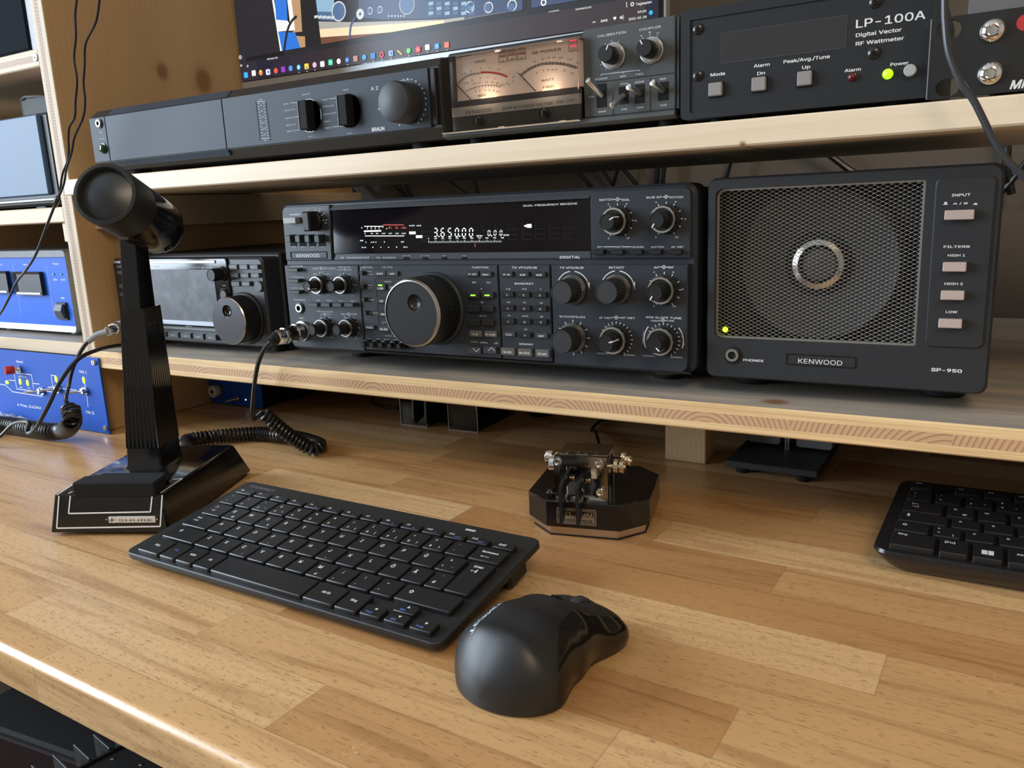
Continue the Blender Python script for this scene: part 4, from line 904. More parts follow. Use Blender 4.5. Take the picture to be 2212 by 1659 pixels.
# end chamfer on the right hand side
xs1 = D.A('A4', 150, 500).x; xs2 = D.A('A4', 865, 400).x
for (a, b) in ((x0+.0003, xs1-.0006), (xs1+.0002, xs2-.0005), (xs2+.0003, x1)):
    D.part('front_panel', MB().box(a, b, -.0022, .001, zb+.0004, zt-.0003, M_BR, .0004))
D.part('side_rail', MB().box(x1+.0022, xr-.0008, -.003, .003, zb+.002, zt-.001, M_BLK, .0008))
mb = MB(); mb.prism([(.0005, zt+.0002), (.0082, zT-.0002), (.0084, zT+.0004), (-.0004, zt+.0004)], xs1+.002, xs2+.004, M_BR, 'x'); D.part('flap_edge', mb)
mb = MB(); mb.prism([(.0000, zb-.0003), (.0040, zB+.0035), (.0020, zB+.0030), (-.0006, zb-.0002)], xs1+.001, xs2-.001, M_BR, 'x'); D.part('flap_edge', mb)
dd = .0022; jack(D, 'A4', 99, 473, 23, dd)
q = D.A('A4', 126, 627, dd); mb = MB(); mb.lathe([(.0052, 0), (.0052, .001), (.0045, .0012), (.0042, .003), (.003, .004), (.0005, .0044)], (q.x, -dd, q.y), mat('dark_green_button', (.012, .045, .018), .15, coat=.6)); D.part('power_button', mb, 'glossy dark green power button')
mb = MB(); T = lambda *a, **k: D.txt(mb, *a, d=dd, **k)
M_BT = mat('pale_grey_print', (.55, .58, .62), .6)
for x, y, s, w in ((1363, 291, 'record', 46), (1607, 263, 'input', 36), (1971, 204, 'volume', 58), (1243, 350, 'tuner', 36), (1266, 387, 'phono mc', 66), (1271, 435, 'phono mm', 68), (1272, 478, 'tape 1>2', 60), (1276, 516, 'tape 2>1', 60), (1393, 549, 'aux.', 28),
    (1480, 324, 'tuner', 36), (1502, 363, 'phono mc', 68), (1506, 410, 'phono mm', 70), (1496, 456, 'tape 1', 42), (1502, 496, 'tape 2', 42), (1632, 529, 'aux.', 28), (1085, 325, 'clip', 26), (1116, 573, 'on', 16)): T(s, 'A4', x, y, w, 15, M_BT, bold=.0)
T('A 2', 'A4', 1784, 253, 44, 30, M_WHT, bold=.0); T('BRAUN', 'A4', 1806, 502, 76, 32, M_WHT, bold=.02)
T('C', 'A4', 107, 524, 12, 14, M_BT); T('power', 'A4', 114, 564, 30, 8, M_BT)
for (a, b, c_, e) in ((1270, 348, 1330, 343), (1310, 514, 1348, 510), (1505, 322, 1570, 316), (1530, 494, 1588, 488), (1062, 340, 1118, 338), (1088, 566, 1145, 562)):
    p, q = D.A('A4', a, b, dd), D.A('A4', c_, e, dd); mb.line((p.x, p.y), (q.x, q.y), .0004, M_BT, -dd-.00012)
for i, s in enumerate(('0', '8', '16', '24', '32', '40')):
    T(s, 'A4', 1090+i*4.6, 358+i*36, 9*len(s), 11, M_BT)
for i in range(12):
    for sx in (-16, 18):
        p, q = D.A('A4', 1088+i*2.3+sx-6, 350+i*18, dd), D.A('A4', 1088+i*2.3+sx+6, 349+i*18, dd); mb.line((p.x, p.y), (q.x, q.y), .0004, M_BT, -dd-.00012)
for s in (0, 1):
    p, q = D.A('A4', 1057+s*60, 335-s*3, dd), D.A('A4', 1086+s*62, 578-s*3, dd); mb.line((p.x, p.y), (q.x, q.y), .0008, M_BLKM, -dd-.0001)
for (x, y) in ((1333, 343), (1310, 431), (1353, 510), (1388, 520), (1575, 316), (1548, 405), (1592, 488), (1629, 498)):
    p = D.A('A4', x, y, dd); mb.disc((p.x, -dd-.00012, p.y), .0005, M_WHT, seg=8)
kq = D.A('A4', 1985, 350, dd)
for i in range(24):
    a = math.radians(-150 + i*13); 
    if i in (1, 2, 3, 4, 5, 6, 7): continue
    p = (kq.x + .0185*math.sin(a), kq.y + .0185*math.cos(a)); mb.disc((p[0], -dd-.00012, p[1]), .0005 if i % 2 else .0006, M_WHT, seg=8)
mb.build('lettering', D.e)
for x, y in ((1388, 425), (1628, 396)):
    q = D.A('A4', x, y, dd); r = .0138; mb = MB()
    mb.lathe([(r, 0), (r, .0006), (r*.96, .0006), (r*.95, -.002)], (q.x, -dd, q.y), M_GLOSS, seg=48); 
    mb.prism([(q.x-.0052, q.y-r*.86), (q.x+.0052, q.y-r*.86), (q.x+.0052, q.y+r*.86), (q.x-.0052, q.y+r*.86)], -dd-.0095, -dd, M_BLKM, ch=.0006)
    mb.box(q.x-.0048, q.x-.0036, -dd-.0099, -dd-.009, q.y-r*.84, q.y+r*.84, M_PAN2); D.part('selector_knob', mb)
q = kq; r = .0158; mb = MB(); mb.lathe([(r*1.0, 0), (r, .015), (r*.985, .0165), (r*.93, .0185), (r*.6, .0205), (r*.03, .0212)], (q.x, -dd, q.y), mat('soft_black_knob', (.024, .025, .028), .5), seg=64)
mb.line((q.x-r*.95, q.y-r*.28), (q.x-r*.7, q.y-r*.2), .0008, M_WHT, -dd-.0186); D.part('volume_knob', mb)
feet(D, [(x0+.03, .03), (x1-.03, .03), (x0+.03, .18), (x1-.03, .18)], .011, zB+.0003)
BRX = xr

# ------------------------------------------------------------------ power meter
D = Dev('power_meter', 'grey meter box with two lit cream dials, black knobs and toggle switches', 'meter', (.19, -.012, US))
M_SW = mat('meter_grey', (.070, .076, .080), .48, spec=.4, bump=.05, bscale=2000); M_SWD = mat('meter_dark', (.045, .048, .050), .4)
a = D.A('A5', 130, 480); b = D.A('A5', 2060, 165); zt = D.A('A5', 1300, 285).y; x0 = a.x; x1 = b.x; zb = D.A('A5', 1310, 975).y
xm = D.A('A5', 1306, 700).x; zB = D.A('A5', 1310, 1030).y
M_SWT = thin_glass('clear_housing', (1, .96, .94))
D.part('cabinet', MB().box(x0-.001, x1+.006, .0092, .165, zB, zt+.0035, mat('cabinet_black', (.012, .012, .013), .5), .0015))
D.part('front_panel', MB().box(xm, x1, -.001, .006, zb, zt+.003, M_SW, .0006))
mb = MB(); mb.prism([(-.001, zb), (.004, zb-.0005), (.006, zB-.001), (.0015, zB-.001), (-.0035, zB+.001), (-.003, zb-.001)], x0-.001, x1, M_SW, 'x'); D.part('lower_ledge', mb)
D.part('side_rail', MB().box(x1+.0008, x1+.003, -.001, .006, zb, zt+.002, M_SWD, .0006))
D.part('side_rail', MB().box(x1+.0034, x1+.0056, -.001, .006, zb, zt+.002, M_SWD, .0006))
# meter housing: clear window, dials
wx0, wx1 = x0+.0002, xm-.0006; wz0, wz1 = D.A('A5', 700, 1050, .008).y, D.A('A5', 1280, 290, .008).y
M_CLR = thin_glass('clear_window', (1, .985, .97))
fx0, fx1, = D.A('A5', 218, 600, 0).x, D.A('A5', 1272, 600, 0).x
faceZ0 = D.A('A5', 1280, 705, 0).y; faceZ1 = D.A('A5', 1260, 318, 0).y
M_FACE = mat('meter_face_paper', (.86, .80, .76), .5)
mb = MB(); mb.box(fx0, fx1, .0055, .0063, faceZ0-.006, faceZ1+.001, M_FACE); D.part('dial_face', mb, 'cream dial card with two scales')
mb = MB(); mb.box(wx0, wx0+.0022, -.006, .009, wz0, wz1, M_SWT, .0005).box(wx1-.0018, wx1, -.006, .009, wz0, wz1, M_SWT, .0005).box(wx0, wx1, -.006, .009, wz1-.0016, wz1, M_SWT, .0005).box(wx0, wx1, -.006, .009, wz0, wz0+.0016, M_SWT, .0005)
mb.box(fx0-.003, fx0, .001, .006, faceZ0, wz1-.002, M_SWD).box(wx0+.002, wx1-.002, .0064, .009, wz0, wz1, M_SWD); D.part('window_frame', mb)
mb = MB(); mb.box(wx0+.0005, wx1-.0004, -.0078, -.0066, wz0+.0004, wz1-.0004, M_CLR, .0004); D.part('clear_window', mb)
bz1 = faceZ0 - .0002; band1 = D.A('A5', 1280, 765, 0).y; band0 = D.A('A5', 1280, 850, 0).y
mb = MB(); mb.box(fx0-.003, wx1-.002, .001, .0062, wz0+.0018, bz1, mat('ink_grey', (.040, .045, .055), .3), .0004); D.part('lower_bezel', mb)
mb = MB(); mb.box(fx0-.0028, wx1-.0022, .0006, .0012, band0, band1, mat('name_band_grey', (.46, .48, .48), .4), .0001); D.part('name_band', mb)
mb = MB(); dd = -.0006; T = lambda *a, **k: D.txt(mb, *a, d=dd, **k)
M_INK = mat('black_print', (.02, .02, .022), .6); M_REDP = mat('red_print', (.55, .06, .07), .6)
T('KENWOOD', 'A5', 433, 909, 212, 44, M_INK, bold=.0); T('SWR & POWER METER', 'A5', 833, 868, 416, 38, M_INK, bold=.0); T('SW-200', 'A5', 1151, 827, 150, 36, M_INK, bold=.0)
dd = -.0054
T('SWR', 'A5', 446, 502, 92, 27, M_INK, bold=.0); T('RF POWER', 'A5', 995, 417, 236, 32, M_INK, bold=.0); T('WATT', 'A5', 1003, 655, 108, 26, M_INK); T('FWD', 'A5', 1009, 711, 90, 26, M_INK); T('REF', 'A5', 463, 783, 68, 26, M_INK)
for x, y, s, m in ((312, 605, '1.5', 0), (373, 580, '2', 0), (450, 560, '3', 0), (527, 556, '5', 1), (599, 568, '10', 1), (690, 602, '∞', 1), (330, 682, '1.5', 0), (380, 660, '2', 0), (447, 640, '3', 0), (510, 636, '5', 1), (569, 643, '10', 1),
    (400, 686, '10', 0), (440, 678, '20', 0), (500, 673, '40', 0), (546, 675, '60', 0), (588, 682, '80', 0), (628, 697, '100', 0), (410, 749, '1', 0), (444, 742, '2', 0), (490, 738, '4', 0), (524, 738, '6', 0), (559, 743, '8', 0), (592, 751, '10', 0), (680, 688, 'CAL', 0), (722, 633, 'H', 0), (724, 662, 'L', 0),
    (895, 505, '20', 0), (964, 482, '40', 0), (1013, 474, '60', 0), (1058, 471, '80', 0), (1109, 474, '100', 0), (1184, 488, '150', 0), (1248, 512, '20', 0), (754, 594, '0', 0), (914, 597, '2', 0), (968, 577, '4', 0), (1009, 571, '6', 0), (1041, 570, '8', 0), (1072, 569, '10', 0), (1141, 578, '15', 0), (1205, 600, '20', 0), (815, 650, '0', 0)):
    T(s, 'A5', x, y, 13*len(s), 23, M_REDP if m else M_INK, bold=.0, rot=-.5 if s == 'CAL' else 0)
def curve(pts, w, m, y=None):
    P = [D.A('A5', *p, dd) for p in pts]; P = spline([(p.x, p.y, 0) for p in P], 8)
    for p, q in zip(P, P[1:]): mb.line((p.x, p.y), (q.x, q.y), w, m, -dd-.00015)
    return P
P1 = curve([(262, 690), (318, 640), (380, 612), (452, 604)], .0003, M_INK); curve([(452, 597), (540, 598), (620, 612), (672, 634)], .0014, M_REDP); curve([(322, 755), (400, 722), (480, 704), (560, 704), (615, 718)], .0003, M_INK)
curve([(452, 604), (540, 605), (620, 620), (668, 641)], .0005, M_FACE)
P2 = curve([(785, 612), (860, 560), (940, 528), (1020, 518), (1100, 520), (1180, 534), (1250, 558)], .0005, M_INK); curve([(790, 622), (862, 571), (942, 539), (1020, 529), (1100, 531), (1178, 545), (1240, 566)], .0004, M_INK)
for P, k in ((P1, 2), (P2, 3)):
    for i in range(0, len(P)-1, k):
        t = (P[i+1]-P[i]).normalized(); n_ = Vector((-t.y, t.x, 0))*.0013; mb.line((P[i]-n_)[:2], (P[i]+n_)[:2], .0003, M_INK, -dd-.00015)
P3 = [D.A('A5', 370+i*24, 735-13*math.sin(PI*i/13)-i*2.5+(2 if i > 6 else 0)*(i-6), dd) for i in range(11)]
for p in P3: mb.line((p.x, p.y-.001), (p.x+.0004, p.y+.001), .0003, M_INK, -dd-.00015)
for x, y, s in ((633, 482, 'A'), (709, 468, 'B'), (787, 459, 'C'), (1212, 392, 'PEP')):
    a, b = D.A('A5', x-32, y+34, dd), D.A('A5', x+34, y-34, dd)
    for p, q in (((a.x, a.y), (b.x, a.y)), ((b.x, a.y), (b.x, b.y)), ((b.x, b.y), (a.x, b.y)), ((a.x, b.y), (a.x, a.y))): mb.line(p, q, .0003, M_INK, -dd-.00015)
    T(s, 'A5', x+2, y+14, 12*len(s), 17, M_INK)
    a, b = D.A('A5', x-26, y-8, dd), D.A('A5', x+28, y-24, dd); mb.box(a.x, b.x, -dd-.0002, -dd, a.y, b.y, mat('lamp_red_lit', (.8, .05, .1), .5, emit=(1., .03, .10), estr=1.4) if s == 'PEP' else mat('lamp_red_dull', (.30, .06, .06), .5))
mb.build('dial_marks', D.e)
for (x, y, X, Yy) in ((230, 675, 372, 820), (765, 605, 905, 750)):
    mb = MB(); p, q = D.A('A5', x, y, -.004), D.A('A5', X, Yy, -.004); mb.tube([(p.x, .004, p.y), (q.x, .004, q.y)], .00035, M_INK, 6); D.part('needle', mb)
for (x, y) in ((440, 998), (983, 937)):
    q = D.A('A5', x, y, .002); mb = MB(); mb.lathe([(.0032, 0), (.0032, .007), (.0028, .0075)], (q.x, .0005, q.y), M_GLOSS, seg=20); mb.box(q.x-.0004, q.x+.0004, -.0072, -.0069, q.y-.002, q.y+.002, M_WHT2); D.part('zero_screw', mb)
# lamps lighting the dials from below
M_LAMP = mat('dial_lamp', (1, .6, .25), .5, emit=(1., .48, .14), estr=5.)
for x in (495, 1010):
    q = D.A('A5', x, 800 if x < 900 else 735, 0)
    mb = MB(); mb.lathe([(.0008, 0), (.0010, .001), (.0010, .012), (.0008, .013)], (q.x-.0065, .0040, faceZ0+.0001), M_LAMP, (1, 0, 0), seg=12); D.part('lamp', mb)
    l = bpy.data.lights.new('dial_lamp_light', 'POINT'); l.energy = .0055; l.color = (1, .72, .52); l.shadow_soft_size = .003
    o = bpy.data.objects.new('dial_lamp_light', l); COL.objects.link(o); o.parent = D.e; o.location = (q.x, -.0045, faceZ0+.004)
mb = MB(); dd = .001; T = lambda *a, **k: D.txt(mb, *a, d=dd, **k)
for x, y, s, w, h in ((1530, 278, 'CALIBRATION', 234, 28), (1846, 228, 'COUPLER', 178, 28), (1776, 292, 'A', 18, 20), (1845, 263, 'B', 18, 20), (1911, 270, 'C', 18, 20), (1446, 646, 'POWER', 98, 22), (1627, 626, 'REF', 50, 20), (1761, 607, 'FWD', 62, 22),
    (1631, 687, '100W', 66, 20), (1761, 672, '200W', 76, 22), (1955, 647, 'PEP', 52, 22), (1366, 794, 'CAL', 48, 20), (1452, 917, 'SWR', 62, 20), (1633, 897, '10W', 50, 20), (1766, 883, '20W', 56, 20), (1957, 863, 'AVG', 54, 22)): T(s, 'A5', x, y, w, h, M_WHT, bold=.0)
ticks(mb, D, 'A5', 1533, 460, 112, 128, [-150, -120, -60, -30, 0, 30, 60, 90, 120, 150], M_WHT2, .0005, d=dd)
ticks(mb, D, 'A5', 1848, 412, 112, 130, [-32, 0, 32], M_WHT2, .0005, d=dd)
for (a, b, c_, e, m) in ((1443, 628, 1443, 612, 1), (1443, 614, 1762, 577, 1), (1762, 577, 1762, 590, 1), (1627, 594, 1627, 606, 1), (1318, 690, 2050, 600, 0), (1540, 770, 1545, 950, 0), (1850, 640, 1850, 915, 0)):
    p, q = D.A('A5', a, b, dd), D.A('A5', c_, e, dd); mb.line((p.x, p.y), (q.x, q.y), .0005, M_WHT2 if m else M_BLKM, -dd-.0001)
mb.build('lettering', D.e)
for x, y, an in ((1545, 463, 25), (1860, 416, -28)):
    q = D.A('A5', x, y, dd); r = abs(D.A('A5', x, y-108, dd).y - D.A('A5', x, y+108, dd).y)/2; mb = MB()
    mb.lathe([(r*1.03, 0), (r*1.03, .0008), (r*.95, .001, M_SIL), (r*.92, .003, M_SIL), (r*.68, .003, M_SIL)], (q.x, -dd, q.y), M_BLKM, seg=64)
    mb.lathe([(r*.70, .003), (r*.66, .0135), (r*.62, .0145), (r*.02, .0145)], (q.x, -dd, q.y), M_BLK, seg=64, knurl=(0, 1, 48, .04))
    a = math.radians(an); mb.line((q.x+math.sin(a)*r*.28, q.y+math.cos(a)*r*.28), (q.x+math.sin(a)*r*.64, q.y+math.cos(a)*r*.64), .0008, M_WHT, -dd-.0147); D.part('knob', mb)
for (a, b, c_, e, tx, ty) in ((1405, 690, 1490, 885, -.004, .0095), (1590, 715, 1670, 858, -.003, -.0075), (1720, 695, 1804, 850, -.0025, .0035), (1912, 675, 2000, 828, -.0025, .0045)):
    X0, X1, Z0, Z1 = D.rect('A5', a, b, c_, e, dd); mb = MB(); mb.box(X0, X1, -dd-.0003, -dd, Z0, Z1, M_BLKM, .0002); D.part('switch_slot', mb)
    cx, cz = (X0+X1)/2, (Z0+Z1)/2; mb = MB(); d = Vector((tx, -.014, ty)); mb.lathe([(.0022, 0), (.0024, d.length*.9), (.0020, d.length), (.0003, d.length*1.03)], (cx, -dd, cz), M_SIL, d, seg=24); D.part('toggle_lever', mb)
for x in (512, 1348, 1787):
    q = D.A('A5', x, 1055 if x > 600 else 1130, .0); mb = MB(); mb.lathe([(.0018, 0), (.0018, .001), (.0008, .0015)], (q.x, .0035, zB+.0035 if x > 600 else zB+.002), M_SIL, seg=16); D.part('screw', mb)
feet(D, [(x0+.018, .02), (x1-.012, .02), (x0+.018, .14), (x1-.012, .14)], .007, zB+.0003)
SWX = x1 + .006

# ------------------------------------------------------------------ digital wattmeter
D = Dev('wattmeter', 'black digital wattmeter with blank display, green power light and grey square buttons', 'meter', (.40, -.018, US))
M_LP = mat('black_powder_coat', (.013, .0155, .020), .45, spec=.45, bump=.15, bscale=1800)
x0, x1 = D.A('A6', 92, 400, .002).x, D.A('A6', 1625, 300, .002).x; zb = D.A('A6', 900, 640, .002).y; zt = D.A('A6', 900, 5, .002).y
D.part('cabinet', MB().box(x0-.006, x1+.002, .006, .19, zb-.003, zt+.006, M_LP, .002))
D.part('front_bezel', MB().frame(rrect(x0-.0062, x1+.002, zb-.004, zt+.0065, .003), rrect(x0, x1-.001, zb, zt, .001), -.003, .008, M_LP))
D.part('front_panel', MB().box(x0-.001, x1, -.002, .004, zb-.001, zt+.001, M_LP))
dd = .002
a, b = D.A('A6', 292, 214, dd), D.A('A6', 1078, 300, dd); c_ = D.A('A6', 292, 400, dd)
mb = MB(); mb.frame(rrect(a.x-.0004, b.x+.0004, c_.y-.0005, a.y+.0004, .0004), rrect(a.x, b.x, c_.y, a.y, .0003), -dd-.0002, -dd+.001, M_PAN2)
mb.box(a.x, b.x, -dd-.00015, -dd+.0005, c_.y, a.y, mat('smoked_window', (.035, .034, .038), .25)); D.part('display_window', mb)
mb = MB(); T = lambda *a, **k: D.txt(mb, *a, d=dd, **k)
M_W2 = mat('bright_white_print', (.80, .82, .84), .5)
T('LP-100A', 'A6', 1362, 112, 436, 74, M_W2, bold=.012)
for x, y, s, w, h in ((1288, 201, 'Digital Vector', 288, 33), (1295, 255, 'RF Wattmeter', 304, 33), (267, 467, 'Mode', 92, 28), (546, 410, 'Alarm', 100, 28), (542, 461, 'Dn', 48, 28), (830, 371, 'Peak/Avg./Tune', 292, 30), (828, 422, 'Up', 50, 28), (1124, 440, 'Alarm', 102, 28), (1421, 400, 'Power', 114, 28)): T(s, 'A6', x, y, w, h, M_W2, bold=.018)
mb.build('lettering', D.e)
for a, b, c_, e in ((214, 527, 300, 612), (487, 492, 577, 580), (776, 455, 868, 546)):
    button(D, 'A6', a-6, b-6, c_+7, e+8, M_BLKM, .0006, d=dd, name='button_well'); button(D, 'A6', a, b, c_, e, mat('warm_grey_button', (.27, .26, .255), .5), .0032, d=dd, b=.0006)
q = D.A('A6', 1122, 491, dd); mb = MB(); mb.lathe([(.0026, 0), (.0026, .0006), (.0020, .0008), (.0018, .002), (.001, .0026), (.0002, .0028)], (q.x, -dd, q.y), mat('dull_red_led', (.10, .008, .012), .2)); D.part('alarm_led', mb)
q = D.A('A6', 1347, 471, dd); mb = MB(); mb.lathe([(.0029, 0), (.0029, .001), (.0024, .0026), (.0012, .0034), (.0002, .0036)], (q.x, -dd, q.y), mat('bright_green_led', (.2, .8, .02), .3, emit=(.38, 1.0, .01), estr=1.5)); D.part('power_led', mb)
q = D.A('A6', 1490, 450, dd); mb = MB(); mb.lathe([(.0034, 0), (.0034, .003), (.0030, .0036)], (q.x, -dd, q.y), mat('light_grey_button', (.42, .44, .42), .45)); D.part('power_button', mb)
for x, y in ((140, 185), (140, 482), (1268, 12), (1258, 336)):
    q = D.A('A6', x, y, dd); mb = MB(); mb.lathe([(.0036, 0), (.0034, .0008), (.0022, .0018), (.0005, .0020)], (q.x, -dd, q.y), mat('black_oxide', (.05, .05, .05), .25, .8), seg=20)
    mb.box(q.x-.0016, q.x+.0016, -dd-.0022, -dd-.0018, q.y-.0003, q.y+.0003, M_BLKM).box(q.x-.0003, q.x+.0003, -dd-.0022, -dd-.0018, q.y-.0016, q.y+.0016, M_BLKM); D.part('screw', mb)
feet(D, [(x0+.014, .02), (x1-.018, .02), (x0+.014, .16), (x1-.018, .16)], .0065, zb-.0028)
# ------------------------------------------------------------------ rack panel device at the right edge
D = Dev('rack_panel', 'black rack panel device with round silver screws and slotted ear, cut by the right edge', 'rack panel', (.546, -.0245, US))
M_MF = mat('black_anodised', (.013, .0145, .017), .42, spec=.5, bump=.1, bscale=1500)
a = D.A('A6', 1625, 125); z0 = D.A('A6', 1618, 632).y; x0 = a.x; zt = a.y; z0 = max(z0, .0006)
slot = D.A('A6', 1730, 556); s2 = D.A('A6', 1738, 190)
# plate with two cut ear slots, assembled around the openings
sl = [(slot.x-.0062, slot.x+.0056, slot.y-.0047, slot.y+.0047), (s2.x-.0060, s2.x+.0060, s2.y-.0050, s2.y+.0050)]
mb = MB(); XR = x0+.30
def plate_with_slots(mb, X0, X1, Z0, Z1, holes, y0, y1, m):
    zs = [Z0] + [v for h in sorted(holes, key=lambda h: h[2]) for v in (h[2], h[3])] + [Z1]
    for i in range(0, len(zs), 2): mb.box(X0, X1, y0, y1, zs[i], zs[i+1], m)
    for h in holes:
        mb.box(X0, h[0]-.0001, y0, y1, h[2], h[3], m); mb.box(h[1]+.0001, X1, y0, y1, h[2], h[3], m)
        r = (h[3]-h[2])/2; cz = (h[2]+h[3])/2
        for sx, ex in ((1, h[1]), (-1, h[0])):
            for sz in (1, -1):
                pts = [(ex, cz+sz*r)] + [(ex - sx*r + sx*r*math.sin(t*PI/12), cz + sz*r*math.cos(t*PI/12)) for t in range(7)]
                mb.prism(pts, y0, y1, m)
plate_with_slots(mb, x0, XR, z0, zt, sl, -.0015, .0015, M_MF)
D.part('front_panel', mb)
D.part('case', MB().box(x0+.030, XR, .0016, .12, z0+.004, zt-.003, M_MF, .001))
D.part('panel_edge', MB().box(x0-.0003, x0+.0003, -.0016, .0015, z0, zt, mat('bare_aluminium_edge', (.55, .57, .6), .3, 1.)))
for x, y in ((2013, 195), (1998, 468)):
    q = D.A('A6', x, y, .0015); r = .0064; mb = MB(); mb.lathe([(r, 0), (r*.97, .0008), (r*.8, .0024), (r*.5, .0034), (r*.44, .0035), (r*.36, .0018), (r*.05, .0016)], (q.x, -.0015, q.y), M_CHR, seg=40); D.part('screw', mb)
mb = MB(); q = D.A('A6', 2212, 520, .0015); mb.text('MFJ', q.x-.0055, q.y, 0, .0062, M_W2, -.0017, .03, shear=.25, al='l'); q = D.A('A6', 2222, 142, .0015); mb.disc((q.x, -.0017, q.y), .0042, mat('red_disc', (.55, .04, .04), .4)); mb.build('lettering', D.e)
# pale bracket and socket seen behind the panel
D2 = Dev('cable_bracket', 'grey metal bracket with a dark round grommet standing behind the black panel', 'bracket', (.60, .10, US+.0345))
e = MB()
D2.e.location = (.555, .155, US)
e.box(0, .22, .0, .002, 0, .095, mat('grey_sheet_metal', (.15, .155, .17), .45), .0003); e.box(0, .22, .0, .03, 0, .002, MATS['grey_sheet_metal'])
D2.part('plate', e)
mb = MB(); mb.lathe([(.012, 0), (.012, .003), (.007, .003), (.007, .0)], (.052, -.0001, .082), M_BLKM); D2.part('grommet', mb)

# ------------------------------------------------------------------ monitor behind the upper shelf
MYp = .2335
D = Dev('monitor', 'wide computer monitor with slim silver frame showing a photo editor and task bar', 'monitor', (0, MYp, 1.15), roll=math.radians(.52))
tl = D.A('C7', 20, 0); bl = D.A('C7', 150, 790); br = D.A('C8', 2115, 190)
x0 = max((D.A('C7', 30, 0).x + bl.x)/2 - .001, -.2885); x1 = br.x; sz0 = (D.A('C7', 150, 762).y + D.A('C8', 2050, 192).y)/2; z0 = sz0-.0095; z1 = z0 + .36
M_MS = mat('monitor_silver', (.50, .53, .57), .35, .4)
mb = MB(); mb.box(x0, x1, 0, .012, z0, z1, M_MS, .001); mb.box(x0+.03, x1-.03, .012, .035, z0+.03, z1-.03, M_BLK, .01); D.part('housing', mb)
D.part('wall_arm', MB().box(.0, .08, .035, .2345, z0+.12, z0+.20, M_BLKM, .004))
sx0, sx1 = x0+.0022, x1-.0022
D.part('glass_border', MB().box(sx0, sx1, -.0006, .001, sz0, z1-.002, M_GLOSS))
ex0, ex1 = D.A('C7', 185, 740).x, D.A('C8', 2050, 120).x; ez0 = sz0+.0008; EY = -.0008
def em(n, c, s=1.25): return mat('screen_' + n, (0, 0, 0), .3, emit=c, estr=s)
mb = MB()
def quad(pts, m, y):
    Pq = [D.at(px(*p), -y) for p in pts]; mb.add([(p.x, y, p.y) for p in Pq], [list(range(len(Pq)))], m)
E_BG = em('dark', (.020, .021, .027)); E_BAR = em('bar', (.040, .030, .034)); E_NAV = em('navy', (.012, .014, .032))
bt = D.A('C7', 180, 640, 0).y; bt2 = D.A('C8', 2040, 45).y
ztb = ez0 + .0225
mb.add([(ex0, EY, ez0), (ex1, EY, ez0), (ex1, EY, z1-.004), (ex0, EY, z1-.004)], [(0,1,2,3)], E_BG)
y = EY-.0002; mb.add([(ex0, y, ez0), (ex1, y, ez0), (ex1, y, ztb), (ex0, y, ztb)], [(0,1,2,3)], E_BAR)
for i in range(6):
    xa = ex0 + .03*i; mb.add([(xa, y-.0001*i, ez0), (xa+.03, y-.0001*i, ez0), (xa+.03, y-.0001*i, ztb), (xa, y-.0001*i, ztb)], [(0,1,2,3)], em('bar%d' % i, tuple(a+(b-a)*i/6 for a, b in zip((.012, .014, .032), (.040, .030, .034)))))
mb.add([(ex1-.014, y-.0001, ez0), (ex1, y-.0001, ez0), (ex1, y-.0001, ztb), (ex1-.014, y-.0001, ztb)], [(0,1,2,3)], em('navy', (.012, .014, .032)))
# the picture open in the editor: blue cases, post, microphone, radios, shelf
y = EY-.0003
zi = ztb + .0065
def img(c, pts, m, k=0): 
    Pq = [D.at(px(c, *p), -(y-.0001*k)) for p in pts]; Pq = [(p.x, min(max(p.y, zi), z1-.012)) for p in Pq]; mb.add([(p[0], y-.0001*k, p[1]) for p in Pq], [list(range(len(Pq)))], m)
I_WH = em('white', (.75, .76, .74)); I_BLU = em('blue', (.03, .17, .62)); I_TAN = em('tan', (.45, .27, .14)); I_DK = em('black', (.018, .018, .022)); I_RAD = em('slate', (.05, .075, .15)); I_RAD2 = em('slate2', (.08, .15, .28)); I_CYA = em('pale_blue', (.26, .42, .56)); I_SHT = em('shelf_grey', (.38, .37, .34)); I_EDG = em('shelf_cream', (.80, .64, .42)); I_DKW = em('brown', (.16, .07, .04)); I_SIL = em('silver', (.55, .58, .6))
img('C7', [(390, -420), (412, -420), (555, 535), (540, 540)], I_WH, 1)
img('C7', [(462, -420), (2800, -420), (2800, 300), (1540, 372), (550, 530)], I_DK, 0)
img('C7', [(462, -420), (570, -420), (600, 190), (495, 180)], I_BLU, 2); img('C7', [(495, 180), (600, 190), (660, 280), (515, 290)], I_WH, 2)
img('C7', [(555, -420), (690, -420), (735, 290), (650, 300)], I_TAN, 3); img('C7', [(548, -420), (585, -420), (670, 280), (630, 270)], I_WH, 4)
img('C7', [(515, 290), (670, 300), (725, 510), (555, 530)], I_BLU, 3); img('C7', [(680, 330), (760, 335), (770, 500), (725, 510)], I_TAN, 3)
img('C7', [(850, 195), (1240, 205), (2300, 205), (2300, 290), (1540, 372), (870, 300)], I_SHT, 1); img('C7', [(870, 270), (2300, 230), (2300, 300), (1540, 378), (880, 345)], I_EDG, 2)
img('C7', [(880, 345), (1540, 375), (900, 470)], I_DKW, 3)
img('C7', [(690, -420), (810, -420), (915, 465), (780, 490)], I_DK, 5)
img('C7', [(815, -420), (1020, -420), (1030, 110), (830, 105)], I_CYA, 4); img('C7', [(830, 105), (1040, 112), (1060, 195), (845, 180)], I_RAD2, 4)
img('C7', [(1225, -420), (2330, -420), (2330, 170), (1500, 180), (1260, 160)], I_RAD, 4)
